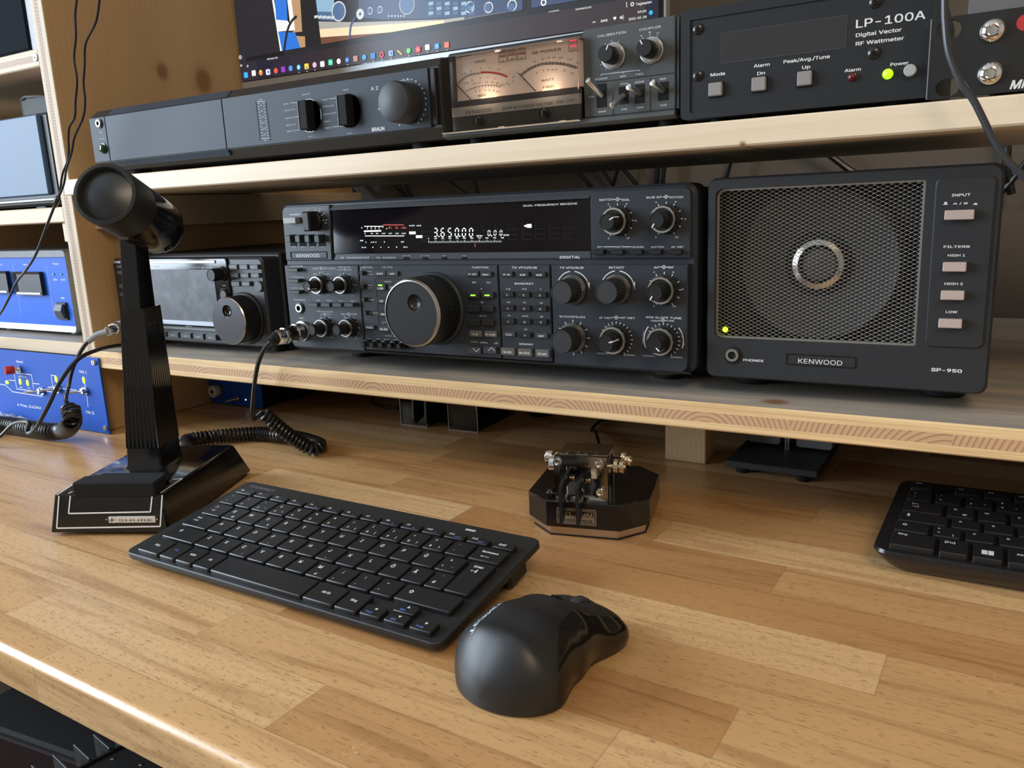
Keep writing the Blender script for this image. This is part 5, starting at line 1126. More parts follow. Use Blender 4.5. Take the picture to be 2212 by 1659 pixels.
img('C8', [(190, -420), (750, -420), (750, 175), (190, 185)], I_RAD, 5); img('C8', [(835, -420), (1750, -420), (1420, 70), (835, 158)], I_RAD, 5); img('C8', [(0, 185), (750, 178), (640, 200), (0, 295)], I_SHT, 5)
def disc(c, cx, cy, r, m, k, r2=0):
    q = D.at(px(c, cx, cy), -y); s = abs(D.at(px(c, cx, cy-r), -y).y - q.y); mb.disc((q.x, y-.0001*k, max(q.y, zi+s if q.y < zi+s else q.y)), s, m, seg=24, r2=s*r2)
disc('C7', 1073, 105, 95, I_SIL, 6, .85); disc('C7', 1073, 105, 80, I_RAD2, 6); disc('C7', 1700, 40, 96, I_SIL, 6, .93); disc('C7', 1700, 40, 88, I_RAD2, 6)
disc('C7', 1270, 130, 50, I_SIL, 6, .3)
for c, cx, cy, r in (('C7', 1360, 100, 34), ('C7', 1450, 90, 34), ('C8', 245, 70, 58), ('C8', 425, 72, 55), ('C8', 650, 72, 58)): disc(c, cx, cy, r, I_SIL, 6, .75); disc(c, cx-8, cy, r*.7, I_RAD2, 7)
disc('C8', 952, 88, 34, I_WH, 7, .55)
for j in range(4):
    for i in range(6): 
        if j < 2 or i > -1:
            a = D.at(px('C7', 1900+i*75-(60 if i < 2 else 0)*0, 10+j*44-60*(j == 0)), -y); mb.box(a.x, a.x+.0065, y-.0007, y-.0006, a.y, a.y+.0035, I_CYA if (i+j) % 2 else I_RAD2)
for i in range(6): disc('C7', 1535+i*28, 148, 9, I_SIL, 7)
for i in range(5):
    a = D.at(px('C7', 850+i*38, 170+i*2), -y); mb.box(a.x, a.x+.006, y-.0007, y-.0006, a.y, a.y+.003, I_SIL)
D.txt(mb, 'PHONES', 'C8', 1047, 104, 96, 16, I_WH, d=-y+.001); D.txt(mb, 'KENWOOD', 'C8', 1330, 76, 150, 22, I_WH, d=-y+.001)
# cable in the picture
for pts in ([(690, 150), (640, 200), (600, 300), (570, 500)], [(1230, 160), (1190, 230), (1178, 330), (1180, 430)]):
    P = spline([(lambda q: (q.x, q.y, 0))(D.at(px('C7', *p), -y)) for p in pts], 6)
    for p, q in zip(P, P[1:]): mb.line((p.x, max(p.y, zi)), (q.x, max(q.y, zi)), .0035 if pts[0][0] < 1000 else .003, I_RAD if pts[0][0] > 1000 else I_DK, y-.0009)
D.part('screen_picture', mb)
mb = MB(); y = EY-.0012
# tool bar and task bar marks
def ic(c, x, yy, w, h, col, shp='b', k=0):
    q = D.at(px(c, x, yy), -y); s = abs(D.at(px(c, x, yy-10), -y).y - q.y)/10; hx, hz = w*s*.62, h*s*.5
    m = em('icon_%02d%02d%02d' % tuple(int(v*99) for v in col), col)
    if shp == 'b': mb.prism(rrect(q.x-hx, q.x+hx, q.y-hz, q.y+hz, min(hx, hz)*.3, 2), y-.0001*k-.0001, y, m)
    elif shp == 'd': mb.disc((q.x, y-.0001*k, q.y), hz, m, seg=20)
    elif shp == 'r': mb.disc((q.x, y-.0001*k, q.y), hz, m, seg=20, r2=hz*.55)
    elif shp == 't': mb.add([(q.x-hx, y-.0001*k, q.y+hz), (q.x-hx, y-.0001*k, q.y-hz), (q.x+hx, y-.0001*k, q.y)], [(0,1,2)], m)
    return q, s
icons = [(218, 690, 'b', (.05, .40, .85)), (290, 672, 'b', (.75, .75, .75)), (354, 668, 'd', (.9, .25, .10)), (421, 662, 'b', (.70, .80, .90)), (492, 650, 'd', (.85, .10, .08)), (560, 638, 'b', (.28, .05, .50)), (628, 628, 'd', (.10, .30, .70)), (702, 618, 'd', (.03, .40, .75)), (775, 610, 'b', (.95, .65, .05)), (848, 596, 'd', (.75, .45, .6)),
    (920, 588, 'b', (.85, .82, .78)), (995, 573, 'b', (.10, .70, .40)), (1070, 563, 'd', (.85, .78, .78)), (1148, 550, 'd', (.05, .20, .60)), (1224, 538, 'b', (.45, .25, .22)), (1304, 526, 'd', (.05, .35, .75)), (1385, 514, 'b', (.02, .30, .75)), (1466, 502, 'r', (.90, .04, .05)), (1550, 490, 'b', (.25, .40, .80)), (1712, 466, 'd', (.08, .60, .12)), (1800, 454, 'b', (.80, .04, .05)), (1885, 434, 'b', (.85, .85, .9)), (1973, 424, 'b', (.03, .30, .75)), (2062, 412, 'b', (.88, .18, .10))]
for i, (x, yy, s, c_) in enumerate(icons):
    ic('C7', x, yy, 44, 52, c_, s)
    if i in (2,): ic('C7', x-2, yy-14, 20, 22, (.95, .7, .1), 'd', 2)
    if i in (3, 18): ic('C7', x+4, yy, 14, 26, (.03, .10, .35), 'b', 2)
    if i in (7,): ic('C7', x, yy, 16, 26, (.9, .9, .95), 'b', 2)
    if i in (8,): ic('C7', x+2, yy+12, 20, 14, (.05, .25, .7), 'b', 2)
    if i in (11, 13, 20, 22): ic('C7', x, yy, 16, 18, (.9, .9, .95), 't', 2)
    if i in (16,):
        for k in (-14, 0, 14): ic('C7', x, yy+k, 34, 5, (.02, .08, .30), 'b', 2)
    if i > 6 and i not in (10, 11, 12, 14, 15): ic('C7', x+4, yy+46, 10, 7, (.7, .7, .7), 'b')
p, q = D.at(px('C7', 1610, 462), -y), D.at(px('C7', 1652, 502), -y); mb.line((p.x, p.y), (q.x, q.y), .0016, em('gold', (.85, .5, .15)), y)
ic('C7', 166, 526, 26, 36, (.75, .78, .8), 'r'); ic('C7', 178, 602, 22, 26, (.7, .72, .75), 't'); ic('C7', 233, 608, 24, 24, (.6, .62, .65), 'r')
D.txt(mb, 'Airbeat 2b', 'C7', 460, 533, 100, 22, I_WH, d=-y); D.txt(mb, 'Tagesplan', 'C8', 1905, 24, 150, 34, I_WH, d=-y); D.txt(mb, 'SWE', 'C8', 1527, 193, 66, 30, I_WH, d=-y, bold=.02)
D.txt(mb, '09:09', 'C8', 1888, 106, 82, 30, I_WH, d=-y); D.txt(mb, '2025-02-28', 'C8', 1846, 168, 170, 32, I_WH, d=-y); D.txt(mb, '^', 'C8', 1430, 212, 30, 30, I_WH, d=-y, bold=.03)
ic('C8', 1795, 40, 30, 40, (.75, .75, .8), 'r'); ic('C8', 1973, 120, 34, 44, (.03, .40, .75), 'd')
q, s = ic('C8', 1628, 178, 4, 4, (.8, .8, .8))
mb.add([(q.x, y, q.y-16*s), (q.x+20*s, y, q.y+10*s), (q.x+10*s, y, q.y+17*s), (q.x-10*s, y, q.y+17*s), (q.x-20*s, y, q.y+10*s)], [(0,1,2,3,4)], I_WH)
q, s = ic('C8', 1685, 168, 14, 16, (.8, .8, .8)); 
for k in (1, 2, 3): mb.arc((q.x, q.y), (8+k*8)*s, -.8, .8, 3*s, I_WH, y, 6)
mb.add([(q.x-4*s, y, q.y-6*s), (q.x+8*s, y, q.y-18*s), (q.x+8*s, y, q.y+18*s), (q.x-4*s, y, q.y+6*s)], [(0,1,2,3)], I_WH)
p, q = D.at(px('C8', 1740, 20), -y), D.at(px('C8', 1742, 70), -y); mb.line((p.x, p.y), (q.x, q.y), .0006, I_WH, y)
a, b = ex0+.012, ex0+.055; mb.box(ex0+.013, ex0+.080, y, y+.0003, ztb+.001, ztb+.0058, em('field', (.010, .010, .013)))
D.part('task_bar_icons', mb)
# ------------------------------------------------------------------ desk microphone
MY = math.radians(25)
D = Dev('desk_microphone', 'glossy black desk microphone with round grille head on a ribbed column and white-lined base', 'microphone', (-.0355, -.2413, DESK+.0002), MY)
M_MIC = mat('polished_black_plastic', (.007, .007, .008), .13, spec=.55)
M_FOAM = mat('black_foam', (.012, .0125, .014), .9, spec=.25, bump=.7, bscale=1400)
W = .0970; z0 = .003; zt = .0325
mb = MB(); b0 = [(0, 0), (W, 0), (W+.0035, .147), (-.0035, .147)]; t0 = [(.0045, .0045), (W-.0045, .0045), (W-.0035, .134), (.0035, .134)]
# hull: bottom rim, shoulder, top with sloped front apron
def loft(mb, rings, m, capb=True, capt=True):
    n = len(rings[0]); vs = [v for r in rings for v in r]; fs = []
    for k in range(len(rings)-1): fs += [[k*n+i, k*n+(i+1) % n, (k+1)*n+(i+1) % n, (k+1)*n+i] for i in range(n)]
    if capb: fs.append(list(range(n))[::-1])
    if capt: fs.append([(len(rings)-1)*n+i for i in range(n)])
    mb.add(vs, fs, m)
def ringz(p4, z, ch=.0015):
    out = []; n = len(p4)
    for i in range(n):
        a, b, c = Vector(p4[i-1]), Vector(p4[i]), Vector(p4[(i+1) % n]); out.append(b + (a-b).normalized()*ch); out.append(b + (c-b).normalized()*ch)
    return [(p.x, p.y, z) for p in out]
loft(mb, [ringz(b0, z0), ringz([(x, y) for x, y in b0], z0+.001), ringz(t0, zt-.0012), ringz([(.006, .006), (W-.006, .006), (W-.005, .1325), (.005, .1325)], zt)], M_MIC)
D.part('base', mb)
mb = MB(); 
def front(px_, pz): # point on the sloped front face
    t = (pz-z0)/(zt-z0); return (px_, .0045*t-.0004, pz)
def strip(p, q, w, m=M_WHT):
    a, b = Vector(front(*p)), Vector(front(*q)); d = (b-a).normalized(); n = Vector((-d.z, 0, d.x))*w/2; n.y = n.z/(zt-z0)*.0045
    mb.add([a+n, b+n, b-n, a-n], [(0,1,2,3)], m)
L = [D.A('B6', x, y, -.002) for x, y in ((150, 660), (158, 895), (928, 882), (922, 645))]
for p, q in zip(L, L[1:]): strip((p.x, min(p.y, zt-.001)), (q.x, min(q.y, zt-.001)), .0011)
L = [D.A('B6', x, y, -.002) for x, y in ((233, 645), (236, 792), (846, 780), (848, 650))]
for p, q in zip(L, L[1:]): strip((p.x, min(p.y, zt-.001)), (q.x, min(q.y, zt-.001)), .0011)
for a, b in (((922, 640), (1085, 532)), ((1085, 532), (1015, 538)), ((848, 648), (880, 620)), ((150, 655), (270, 575)), ((233, 645), (265, 628))):
    p, q = D.Z('B6', *a, zt), D.Z('B6', *b, zt); mb.line((p.x, p.y), (q.x, q.y), .0011, M_WHT, zt+.00015, 'z')
D.part('white_outline', mb)
mb = MB(); a, b = D.A('B6', 596, 858, -.0015), D.A('B6', 884, 812, -.0015); y = .0010
mb.box(a.x, b.x, y-.0006, y+.003, a.y, b.y, mat('brushed_badge', (.72, .72, .72), .5, .2), .0002); a2, b2 = D.A('B6', 543, 860, -.0015), D.A('B6', 588, 815, -.0015)
mb.box(a2.x, b2.x, y-.0006, y+.003, a2.y, b2.y, MATS['brushed_badge'], .0002)
mb.text('SHURE', (a.x+b.x)/2, (a.y+b.y)/2, (b.x-a.x)*.86, (b.y-a.y)*.52, M_INK, y-.0007, .0)
cx, cz = (a2.x+b2.x)/2, (a2.y+b2.y)/2
mb.line((a2.x+.0006, cz-.0003), (b2.x-.0006, cz+.0003), .0005, M_INK, y-.0007); mb.line((cx+.0008, b2.y-.0004), (cx-.0004, cz+.0003), .0006, M_INK, y-.0007); mb.line((cx+.0004, cz-.0002), (cx-.0008, a2.y+.0004), .0006, M_INK, y-.0007)
for x in (a2.x-.0016, b.x+.0016): mb.disc((x, y-.0005, cz+.0005), .0007, M_SIL, seg=10)
D.part('name_badge', mb)
mb = MB(); mb.box(.0215, .0885, .0035, .021, zt-.0030, zt+.0095, M_FOAM, .0012); D.part('press_bar', mb, 'matt black foam covered press bar')
mb = MB(); mb.box(.026, .086, .0205, .036, zt-.001, zt+.0075, M_FOAM, .0035); D.part('foam_pad', mb)
for x in (.02, W-.02):
    for y in (.02, .125): D.part('foot', MB().lathe([(.006, 0), (.006, .0035)], (x, y, 0), M_RUB, (0, 0, 1), seg=16))
# column: measured corners
zc = zt
c0 = [D.Z('B6', x, y, zc) for x, y in ((668, 455), (928, 452), (1076, 355))]
cx0, cx1, cy0, cy1 = c0[0].x, c0[1].x, (c0[0].y+c0[1].y)/2, c0[2].y
tl = D.at(px('A8', 738, 768), -(cy0+.003)); tr = D.at(px('A8', 887, 766), -(cy0+.003)); HT = tl.y
# taper towards the top of the ribbed sleeve
tx0, tx1 = tl.x, tr.x
def sleeve(z): t = (z-zc)/(HT-zc); return (cx0+(tx0-cx0)*t, cx1+(tx1-cx1)*t, cy0+.003*t, cy1-.006*t)
def ribbed(x0, x1, y0, y1, nx, ny, dep):
    pts = []
    def side(a, b, n, nrm):
        a, b = Vector(a), Vector(b)
        for i in range(n):
            for f, dd in ((.15, 0), (.35, dep), (.65, dep), (.85, 0)): pts.append(a + (b-a)*((i+f)/n) + Vector(nrm)*dd)
    side((x0, y0), (x1, y0), nx, (0, 1)); side((x1, y0), (x1, y1), ny, (-1, 0)); side((x1, y1), (x0, y1), nx, (0, -1)); side((x0, y1), (x0, y0), ny, (1, 0)); return pts
mb = MB(); zs = [zc+.0175 + (HT-zc-.0175)*i/12 for i in range(13)]
loft(mb, [[(p.x, p.y, z) for p in ribbed(*sleeve(z), 8, 9, .00045)] for z in zs], M_MIC); D.part('column_sleeve', mb)
s0, s1 = sleeve(zc), sleeve(zc+.0172); mb = MB(); loft(mb, [ringz([(s0[0]-.001, s0[2]-.001), (s0[1]+.001, s0[2]-.001), (s0[1]+.001, s0[3]+.001), (s0[0]-.001, s0[3]+.001)], zc), ringz([(s0[0], s0[2]), (s0[1], s0[2]), (s0[1], s0[3]), (s0[0], s0[3])], zc+.002), ringz([(s1[0], s1[2]), (s1[1], s1[2]), (s1[1], s1[3]), (s1[0], s1[3])], zc+.0172)], M_MIC); D.part('column_base', mb)
al, ar = D.at(px('A8', 757, 752), -(cy0+.004)), D.at(px('A8', 862, 752), -(cy0+.004)); ul, ur = D.at(px('A8', 738, 380), -(cy0+.0045)), D.at(px('A8', 832, 378), -(cy0+.0045))
mb = MB(); ya, yb = cy0+.0045, cy1-.0075; ZU = ul.y
ringb = [(al.x, ya), (ar.x, ya), (ar.x, yb), (al.x, yb)]; ringt = [(ul.x, ya+.001), (ur.x, ya+.001), (ur.x, yb-.004), (ul.x, yb-.004)]
loft(mb, [ringz(ringb, al.y-.01, .0008), ringz(ringb, al.y, .0008), ringz(ringt, ZU+.006, .0008)], M_MIC); D.part('arm', mb)
# head
ac = D.M @ Vector(((ul.x+ur.x)/2, (ya+yb)/2-.002, ZU))
fr = ray(px('D2', 505, 465)).normalized(); side = (CR*114 + CD*72); side = (side - fr*side.dot(fr)).normalized(); th = math.radians(31)
ax = (fr*math.cos(th) + side*math.sin(th)).normalized()
tt = None
best = 9
for k in range(400):
    t = .5+.0005*k; P0 = CAMLOC + fr*t; q = P0 + ax*.066
    e = abs((q-ac).xy.length)
    if e < best: best = e; tt = t
P0 = CAMLOC + fr*tt
HR = 68.5/FPX*((P0-CAMLOC).dot(CW))*1.0
I3 = D.I.to_3x3(); lp = D.I @ P0; la = I3 @ ax
M_RB = mat('rubber_ring', (.017, .018, .019), .55, spec=.35)
mb = MB(); mb.lathe([(HR*.80, .004), (HR*.85, .0006), (HR*.88, 0), (HR*.985, .0004), (HR, .0014), (HR*1.0, .034), (HR*.985, .0345)], lp, M_RB, la, seg=72, cap=False); D.part('head_ring', mb)
mb = MB(); pr = [(HR*.985, .0346), (HR*1.0, .0352), (HR*1.0, .085)] + [(HR*math.cos(a), .085+.022*math.sin(a)) for a in [PI/2*i/8 for i in range(1, 9)]]
mb.lathe([(max(r, .0003), h) for r, h in pr], lp, M_MIC, la, seg=72); D.part('head_shell', mb)
# grille: slightly domed disc with punched looking rows
mg = mat('microphone_grille', (.05, .053, .06), .35, .7); g = NG(mg); X, Y, Z = g.sep()
mb = MB(); mb.lathe([(HR*.80, .0040)] + [(HR*.80*(1-i/8)+.0002, .0040-.0035*math.sin(PI/2*i/8)) for i in range(1, 9)], (0, 0, 0), mg, (0, 0, 1), seg=64, cap=True)
u = g.math('MULTIPLY', X, 560.); v = g.math('MULTIPLY', Y, 650.); fu = g.math('FRACT', g.math('ADD', u, g.math('MULTIPLY', g.math('MODULO', g.math('FLOOR', g.math('ADD', v, 200.)), 2.), .5))); fv = g.math('FRACT', g.math('ADD', v, 200.))
du = g.math('SUBTRACT', fu, .5); dv = g.math('SUBTRACT', fv, .5); dd_ = g.math('SQRT', g.math('ADD', g.math('MULTIPLY', du, du), g.math('MULTIPLY', dv, dv)))
hole = g.math('LESS_THAN', dd_, .30); g.col(g.mix(hole, (.065, .07, .08), (.002, .002, .002))); g.L(g.math('SUBTRACT', .7, g.math('MULTIPLY', hole, .7)), g.b.inputs['Metallic'])
zx = -la; up = Vector((0, 0, 1)); xx = up.cross(la).normalized(); yy = la.cross(xx)
rot = Matrix((xx, yy, la)).transposed().to_4x4()
D.part('grille', mb, mw=Matrix.Translation(lp) @ rot)
mb = MB(); mp = lp + la*.066; mb.lathe([(.009, 0), (.0085, (mp.z-HR*.8-ZU))], (mp.x, mp.y, ZU), M_MIC, (0, 0, 1), seg=24); D.part('head_mount', mb)
mb = MB(); sd = (la.cross(Vector((0, 0, 1)))).normalized(); sp = lp + la*.082 + (sd*.45 + Vector((0, 0, -1))*.8).normalized()*(HR*.97); mb.lathe([(.006, 0), (.0055, .0015), (.003, .002)], sp, M_MIC, (sd*.45 + Vector((0, 0, -1))*.8), seg=24); D.part('screw_cap', mb)
MICREAR = D.M @ Vector((.045, .146, .012)); MICD = D

# coiled lead from the microphone base to the radio socket
def coil(path, R, r, pitch, twist=0., step=14, mat_=None, seg=8):
    pts = resample(path, .0003); n = len(pts); out = []; T0 = None; u = None; L = .0003
    for i in range(n):
        t = (pts[min(i+1, n-1)] - pts[max(i-1, 0)]).normalized()
        if u is None: u = t.orthogonal().normalized()
        u = (u - t*u.dot(t)).normalized(); w = t.cross(u); a = 2*PI*i*L/pitch
        f = min(1, i*L/.004, (n-1-i)*L/.004)
        out.append((pts[i], u, w, a, f))
    res = []
    for i in range(n-1):
        p, u_, w_, a, f = out[i]; p2, u2, w2, a2, f2 = out[i+1]; k = max(1, int((a2-a)/(2*PI)*step))
        for j in range(k):
            s = j/k; aa = a + (a2-a)*s; res.append(p.lerp(p2, s) + (u_*math.cos(aa) + w_*math.sin(aa))*(R*(f + (f2-f)*s)))
    return res
def coil_mesh(mb, path, R, r, pitch, mat_=M_CAB): mb.tube(coil(path, R, r, pitch), r, mat_, 7)
mb = MB(); zc_ = DESK + .0088
P = [MICREAR + Vector((-.004, .004, .002)), onZ(px('C3', 60, 372), zc_), onZ(px('C3', 200, 345), zc_), onZ(px('C3', 350, 330), zc_), onZ(px('C3', 500, 322), zc_), onZ(px('C3', 620, 334), zc_), onZ(px('C3', 720, 348), zc_), onZ(px('C3', 800, 368), zc_)]
Q = [onZ(px('C3', 842, 405), zc_+.003)+Vector((.003, .012, .002)), onY(px('C3', 780, 350), .005), onY(px('C3', 700, 300), -.006), onY(px('C3', 620, 255), -.016), onY(px('C3', 560, 225), -.024), onY(px('C3', 510, 195), -.030)]
# one loop lying on the desk: out to the right, back up under the shelf edge
E0 = onZ(px('C3', 812, 412), zc_); TP = onY(px('C3', 512, 190), -.030)
P3 = P + [onZ(px('C3', 858, 392), zc_)] + [E0 + (TP-E0)*t + Vector((0, 0, -.004*math.sin(PI*t))) for t in (0, .3, .6, .85, 1)]
cp = spline(P3, 10); coil_mesh(mb, cp, .0059, .0019, .0042)
e = coil(cp, .0059, .0019, .0042)
S = [e[-1], onY(px('D3', 500, 1228), -.034), onY(px('D3', 482, 1150), -.038), onY(px('D3', 492, 1000), -.042), onY(px('D3', 508, 850), -.044), onY(px('D3', 540, 680), -.044), onY(px('D3', 600, 530), -.042), onY(px('D3', 690, 430), -.040)]
ML = MIC + Vector((0, -.0345, -.0015)); S.append(ML + Vector((0, -.004, -.0006)))
mb.tube(spline(S, 12), .0021, M_CAB, 10)
o = mb.build('coiled_cable'); tag(o, 'black coiled lead running from the microphone base up to the large transceiver', 'cable')
mb = MB(); c0_ = MIC + Vector((0, -.0010, 0))
mb.lathe([(.0078, 0), (.0086, .001), (.0086, .0075), (.0075, .008), (.0066, .0095, M_GLOSS), (.0066, .0175, M_GLOSS), (.0078, .018, M_CHR), (.0078, .021, M_CHR), (.0068, .0215, M_CHR), (.0066, .024, M_CHR), (.0070, .0245, M_CHR), (.0062, .030, M_CHR), (.0045, .033, M_RUB), (.003, .036, M_RUB)], c0_, M_CHR, (-.06, -1, -.05), seg=36)
o2 = mb.build('plug', o, 'chrome screw-on plug')

# ------------------------------------------------------------------ main keyboard
def keytop(mb, x0, x1, y0, y1, h, m, b=.0012, sk=.0012):
    vs = [(x0, y0, 0), (x1, y0, 0), (x1, y1, 0), (x0, y1, 0)]; r1 = [(x0+.0002, y0+.0002, h-.0006), (x1-.0002, y0+.0002, h-.0006), (x1-.0002, y1-.0002, h-.0006), (x0+.0002, y1-.0002, h-.0006)]
    def rr(z, i): return [(p[0], p[1], z) for p in rrect(x0+i, x1-i, y0+i, y1-i, b, 3)]
    loft(mb, [rr(0, 0), rr(h-.0005, .0001), rr(h, .0006)], m)
K = Dev('keyboard', 'compact black keyboard with white letters in front of the microphone, nearest the mouse', 'keyboard', (.0667, -.2475, .759), math.radians(-1.016), math.radians(8.0))
M_KB = mat('keyboard_body', (.016, .0165, .018), .5, spec=.4, bump=.15, bscale=2500); M_KEY = mat('key_plastic', (.0125, .013, .0145), .38, spec=.45, bump=.06, bscale=2500); M_KW = mat('key_legend', (.72, .74, .76), .5); M_KBL = mat('blue_legend', (.10, .16, .52), .5)
KW, KD = .2763, .1157
mb = MB()
def rr3(x0, x1, y0, y1, r, z): return [(p[0], p[1], z) for p in rrect(x0, x1, y0, y1, r, 6)]
loft(mb, [rr3(.004, KW-.004, .003, KD-.003, .006, -.0068), rr3(.001, KW-.001, .0005, KD-.0005, .006, -.0050), rr3(0, KW, 0, KD, .0065, -.0038), rr3(0, KW, 0, KD, .0065, -.0006), rr3(.0006, KW-.0006, .0006, KD-.0006, .006, 0)], M_KB); K.part('body', mb)
mb = MB(); mb.box(.012, KW-.006, KD-.034, KD-.012, -.0195, -.0066, M_KB, .002); K.part('battery_bar', mb)
for x in (.02, KW-.03): K.part('foot', MB().box(x, x+.014, .006, .014, -.0082, -.0066, M_RUB, .0004))
keys = []   # (x0, x1, y0, y1, [(text, dx, dy, h, mat)])
def kk(x, w, y, h, *leg): keys.append((x/1000, (x+w)/1000, y/1000, (y+h)/1000, leg))
def L2(t, dx=.22, dy=.72, h=.0032, m=0): return (t, dx, dy, h, m)
fl = ['Esc'] + ['F%d' % i for i in range(1, 13)]; blue = ['wake', '<(-', '<)', '>ll', 'ooo', 'x)', '+)', 'O', 'Q', '[x]', 'U', 'Druck', 'Rollen']
xs = [10] + [30.5 + 18.3*i for i in range(12)]
for i, x in enumerate(xs): kk(x, 16.3 if i else 18.6, 92.6, 6.8, L2(fl[i], .30, .68, .0022), L2(blue[i], .66, .34, .0016, 1))
kk(252.3, 15, 92.6, 6.8, L2('Entf', .4, .6, .0026))
num = [('°', '^', ''), ('!', '1', ''), ('"', '2', '²'), ('§', '3', '³'), ('$', '4', ''), ('%', '5', ''), ('&', '6', ''), ('/', '7', '{'), ('(', '8', '['), (')', '9', ']'), ('=', '0', '}'), ('?', 'ß', '\\'), ('`', '´', '')]
for i, (a, b, c_) in enumerate(num):
    l = [L2(a, .3, .74, .0025), L2(b, .3, .28, .0026)] + ([L2(c_, .72, .28, .0024)] if c_ else []); kk(11 + 17.93*i, 16.2, 75.7, 15, *l)
kk(244.4, 22.8, 75.7, 15, L2('Backspace', .5, .68, .0022), L2('<–––', .45, .35, .0028))
kk(11.9, 20.4, 58, 15.8, L2('|<–', .35, .72, .0024), L2('–>|', .35, .42, .0024))
for i, c_ in enumerate('QWERTZUIOPÜ'):
    l = [L2(c_, .3, .68, .0036)]
    if c_ == 'Q': l.append(L2('@', .62, .26, .0024))
    if c_ == 'E': l.append(L2('€', .68, .26, .0024))
    if c_ == 'Z': l = [L2('Y', .3, .68, .0036), L2('<', .65, .22, .0018, 1)]
    kk(34 + 17.9*i, 16.2, 58, 15.8, *l)
kk(34+17.9*11, 16, 58, 15.8, L2('*', .38, .72, .003), L2('+', .25, .32, .0024), L2('~', .7, .32, .0014)); kk(250.2, 17.2, 41, 32.8, L2('Enter', .45, .86, .0026), L2('<–'+'┘', .4, .72, .0026))
kk(11.8, 26.6, 40.4, 15.8, L2('Caps', .28, .75, .0020), L2('Lock', .28, .52, .0020))
for i, c_ in enumerate('ASDFGHJKLÖÄ'):
    l = [L2(c_, .3, .68, .0036)]
    if c_ in 'FJ': l.append(L2('_', .5, .22, .002))
    kk(40 + 17.8*i, 16.1, 40.4, 15.8, *l)
kk(40+17.8*11, 13.4, 40.4, 15.8, L2("'", .5, .78, .0024), L2('#', .35, .35, .003))
kk(12.6, 34, 22.7, 15.8, L2('⇧', .28, .68, .0034))
for i, c_ in enumerate('ZXCVBNM'):
    l = [L2(c_, .3, .68, .0036)]
    if c_ == 'X': l.append(L2('>', .65, .22, .0016, 1))
    if c_ == 'C': l.append(L2('|', .65, .22, .0016))
    if c_ == 'M': l.append(L2('µ', .45, .24, .0026))
    kk(48 + 17.85*i, 16.2, 22.7, 15.8, *l)
for i, (a, b) in enumerate(((';', ','), (':', '.'), ('–', '-'))): kk(48+17.85*(7+i), 16.2, 22.7, 15.8, L2(a, .38, .75, .003), L2(b, .25, .3, .003))
kk(226.4, 41, 23.2, 15.4, L2('⇧', .18, .62, .0036))
for x, w, t in ((11.9, 22.2, 'Strg'), (35.8, 15.6, 'FN'), (53, 16, 'WIN'), (70.7, 16.4, 'Alt'), (88.7, 82, ''), (172.2, 24, 'Alt Gr'), (197.8, 16.8, 'Strg')):
    kk(x, w, 3.0, 17.4, *( [L2(t, .5, .55, .0024, 1 if t == 'FN' else 0)] if t else []))
for x, y, t, u in ((216.6, 3.8, '◄', 'Pos1'), (234.5, 4.0, '▼', 'Bild'), (234.0, 13.3, '▲', 'Bild'), (253, 3.8, '►', 'Ende')): kk(x, 15.0, y, 9.6 if x in (216.6, 253) else 8.2, L2(t, .55, .70, .0020), L2(u, .4, .32, .0020, 1))
def place_keys(Dv, keys, h, W_=M_KW):
    for (x0, x1, y0, y1, leg) in keys:
        mb = MB(); keytop(mb, 0, x1-x0, 0, y1-y0, h, M_KEY)
        for (t, dx, dy, th, m) in leg: mb.text(t, (x1-x0)*dx, (y1-y0)*dy, 0, th*1.12, M_KBL if m else W_, h+.0001, .028, axis='z')
        o = mb.build('key', Dv.e); o.location = (x0, y0, .0001)
place_keys(K, keys, .0030)
mb = MB(); mb.text('TECKNET', *K.Z('B1', 1283, 180, 0), .0295, .0044, mat('grey_logo', (.16, .17, .19), .4), .0001, .02, axis='z'); 
q = K.Z('B2', 1400, 378, 0); mb.box(q.x-.004, q.x+.004, q.y-.001, q.y+.001, 0, .0001, M_WHT2); mb.build('logo', K.e)

# ------------------------------------------------------------------ second keyboard at the right
K2 = Dev('keyboard', 'black keyboard with thin white legends and rounded corner, cut by the right edge', 'keyboard', (.5302, -.042, .767), math.radians(-.3), math.radians(4.0))
mb = MB(); KW2 = .40
def skew(x0, y0, y1, z, r=.010):
    pts = rrect(x0, KW2, y0, y1, r, 6); return [(p[0] + max(0, (.03-p[0])/.03)*(p[1]+.006)*.045, p[1], z) for p in pts]
loft(mb, [skew(.010, .004, .105, -.0162), skew(.007, .000, .109, -.0125), skew(.001, -.0055, .1145, -.0045, .011), skew(0, -.0060, .115, -.002, .011), skew(.0008, -.0052, .1142, .0, .011)], mat('semi_gloss_black', (.012, .0125, .014), .25, spec=.5)); K2.part('body', mb)
keys = []
def row(x, y, h, items):
    for w, leg in items: kk(x, w-2.2, y, h, *leg); x += w
S_ = lambda t, **k: L2(t, .3, .70, .0026, **k)
row(13.6, 92.4, 11, [(16.5, [L2('Esc', .35, .85, .0022)])]); row(41.4, 90.6, 11, [(18, [L2('F%d' % i, .25, .8, .0022)]) for i in range(1, 6)])
row(13, 70.8, 16.5, [(17.6, [S_('°'), L2('^', .3, .35, .002)]), (18.2, [L2('!', .2, .8, .0024), L2('1', .2, .35, .0024)]), (18.2, [L2('"', .2, .8, .002), L2('2', .2, .35, .0026), L2('²', .7, .35, .002)]), (18.2, [L2('§', .2, .8, .0024), L2('3', .2, .35, .0026), L2('³', .7, .35, .002)]), (18.2, [L2('4', .2, .35, .0026)]), (18.2, [L2('5', .2, .35, .0026)])])
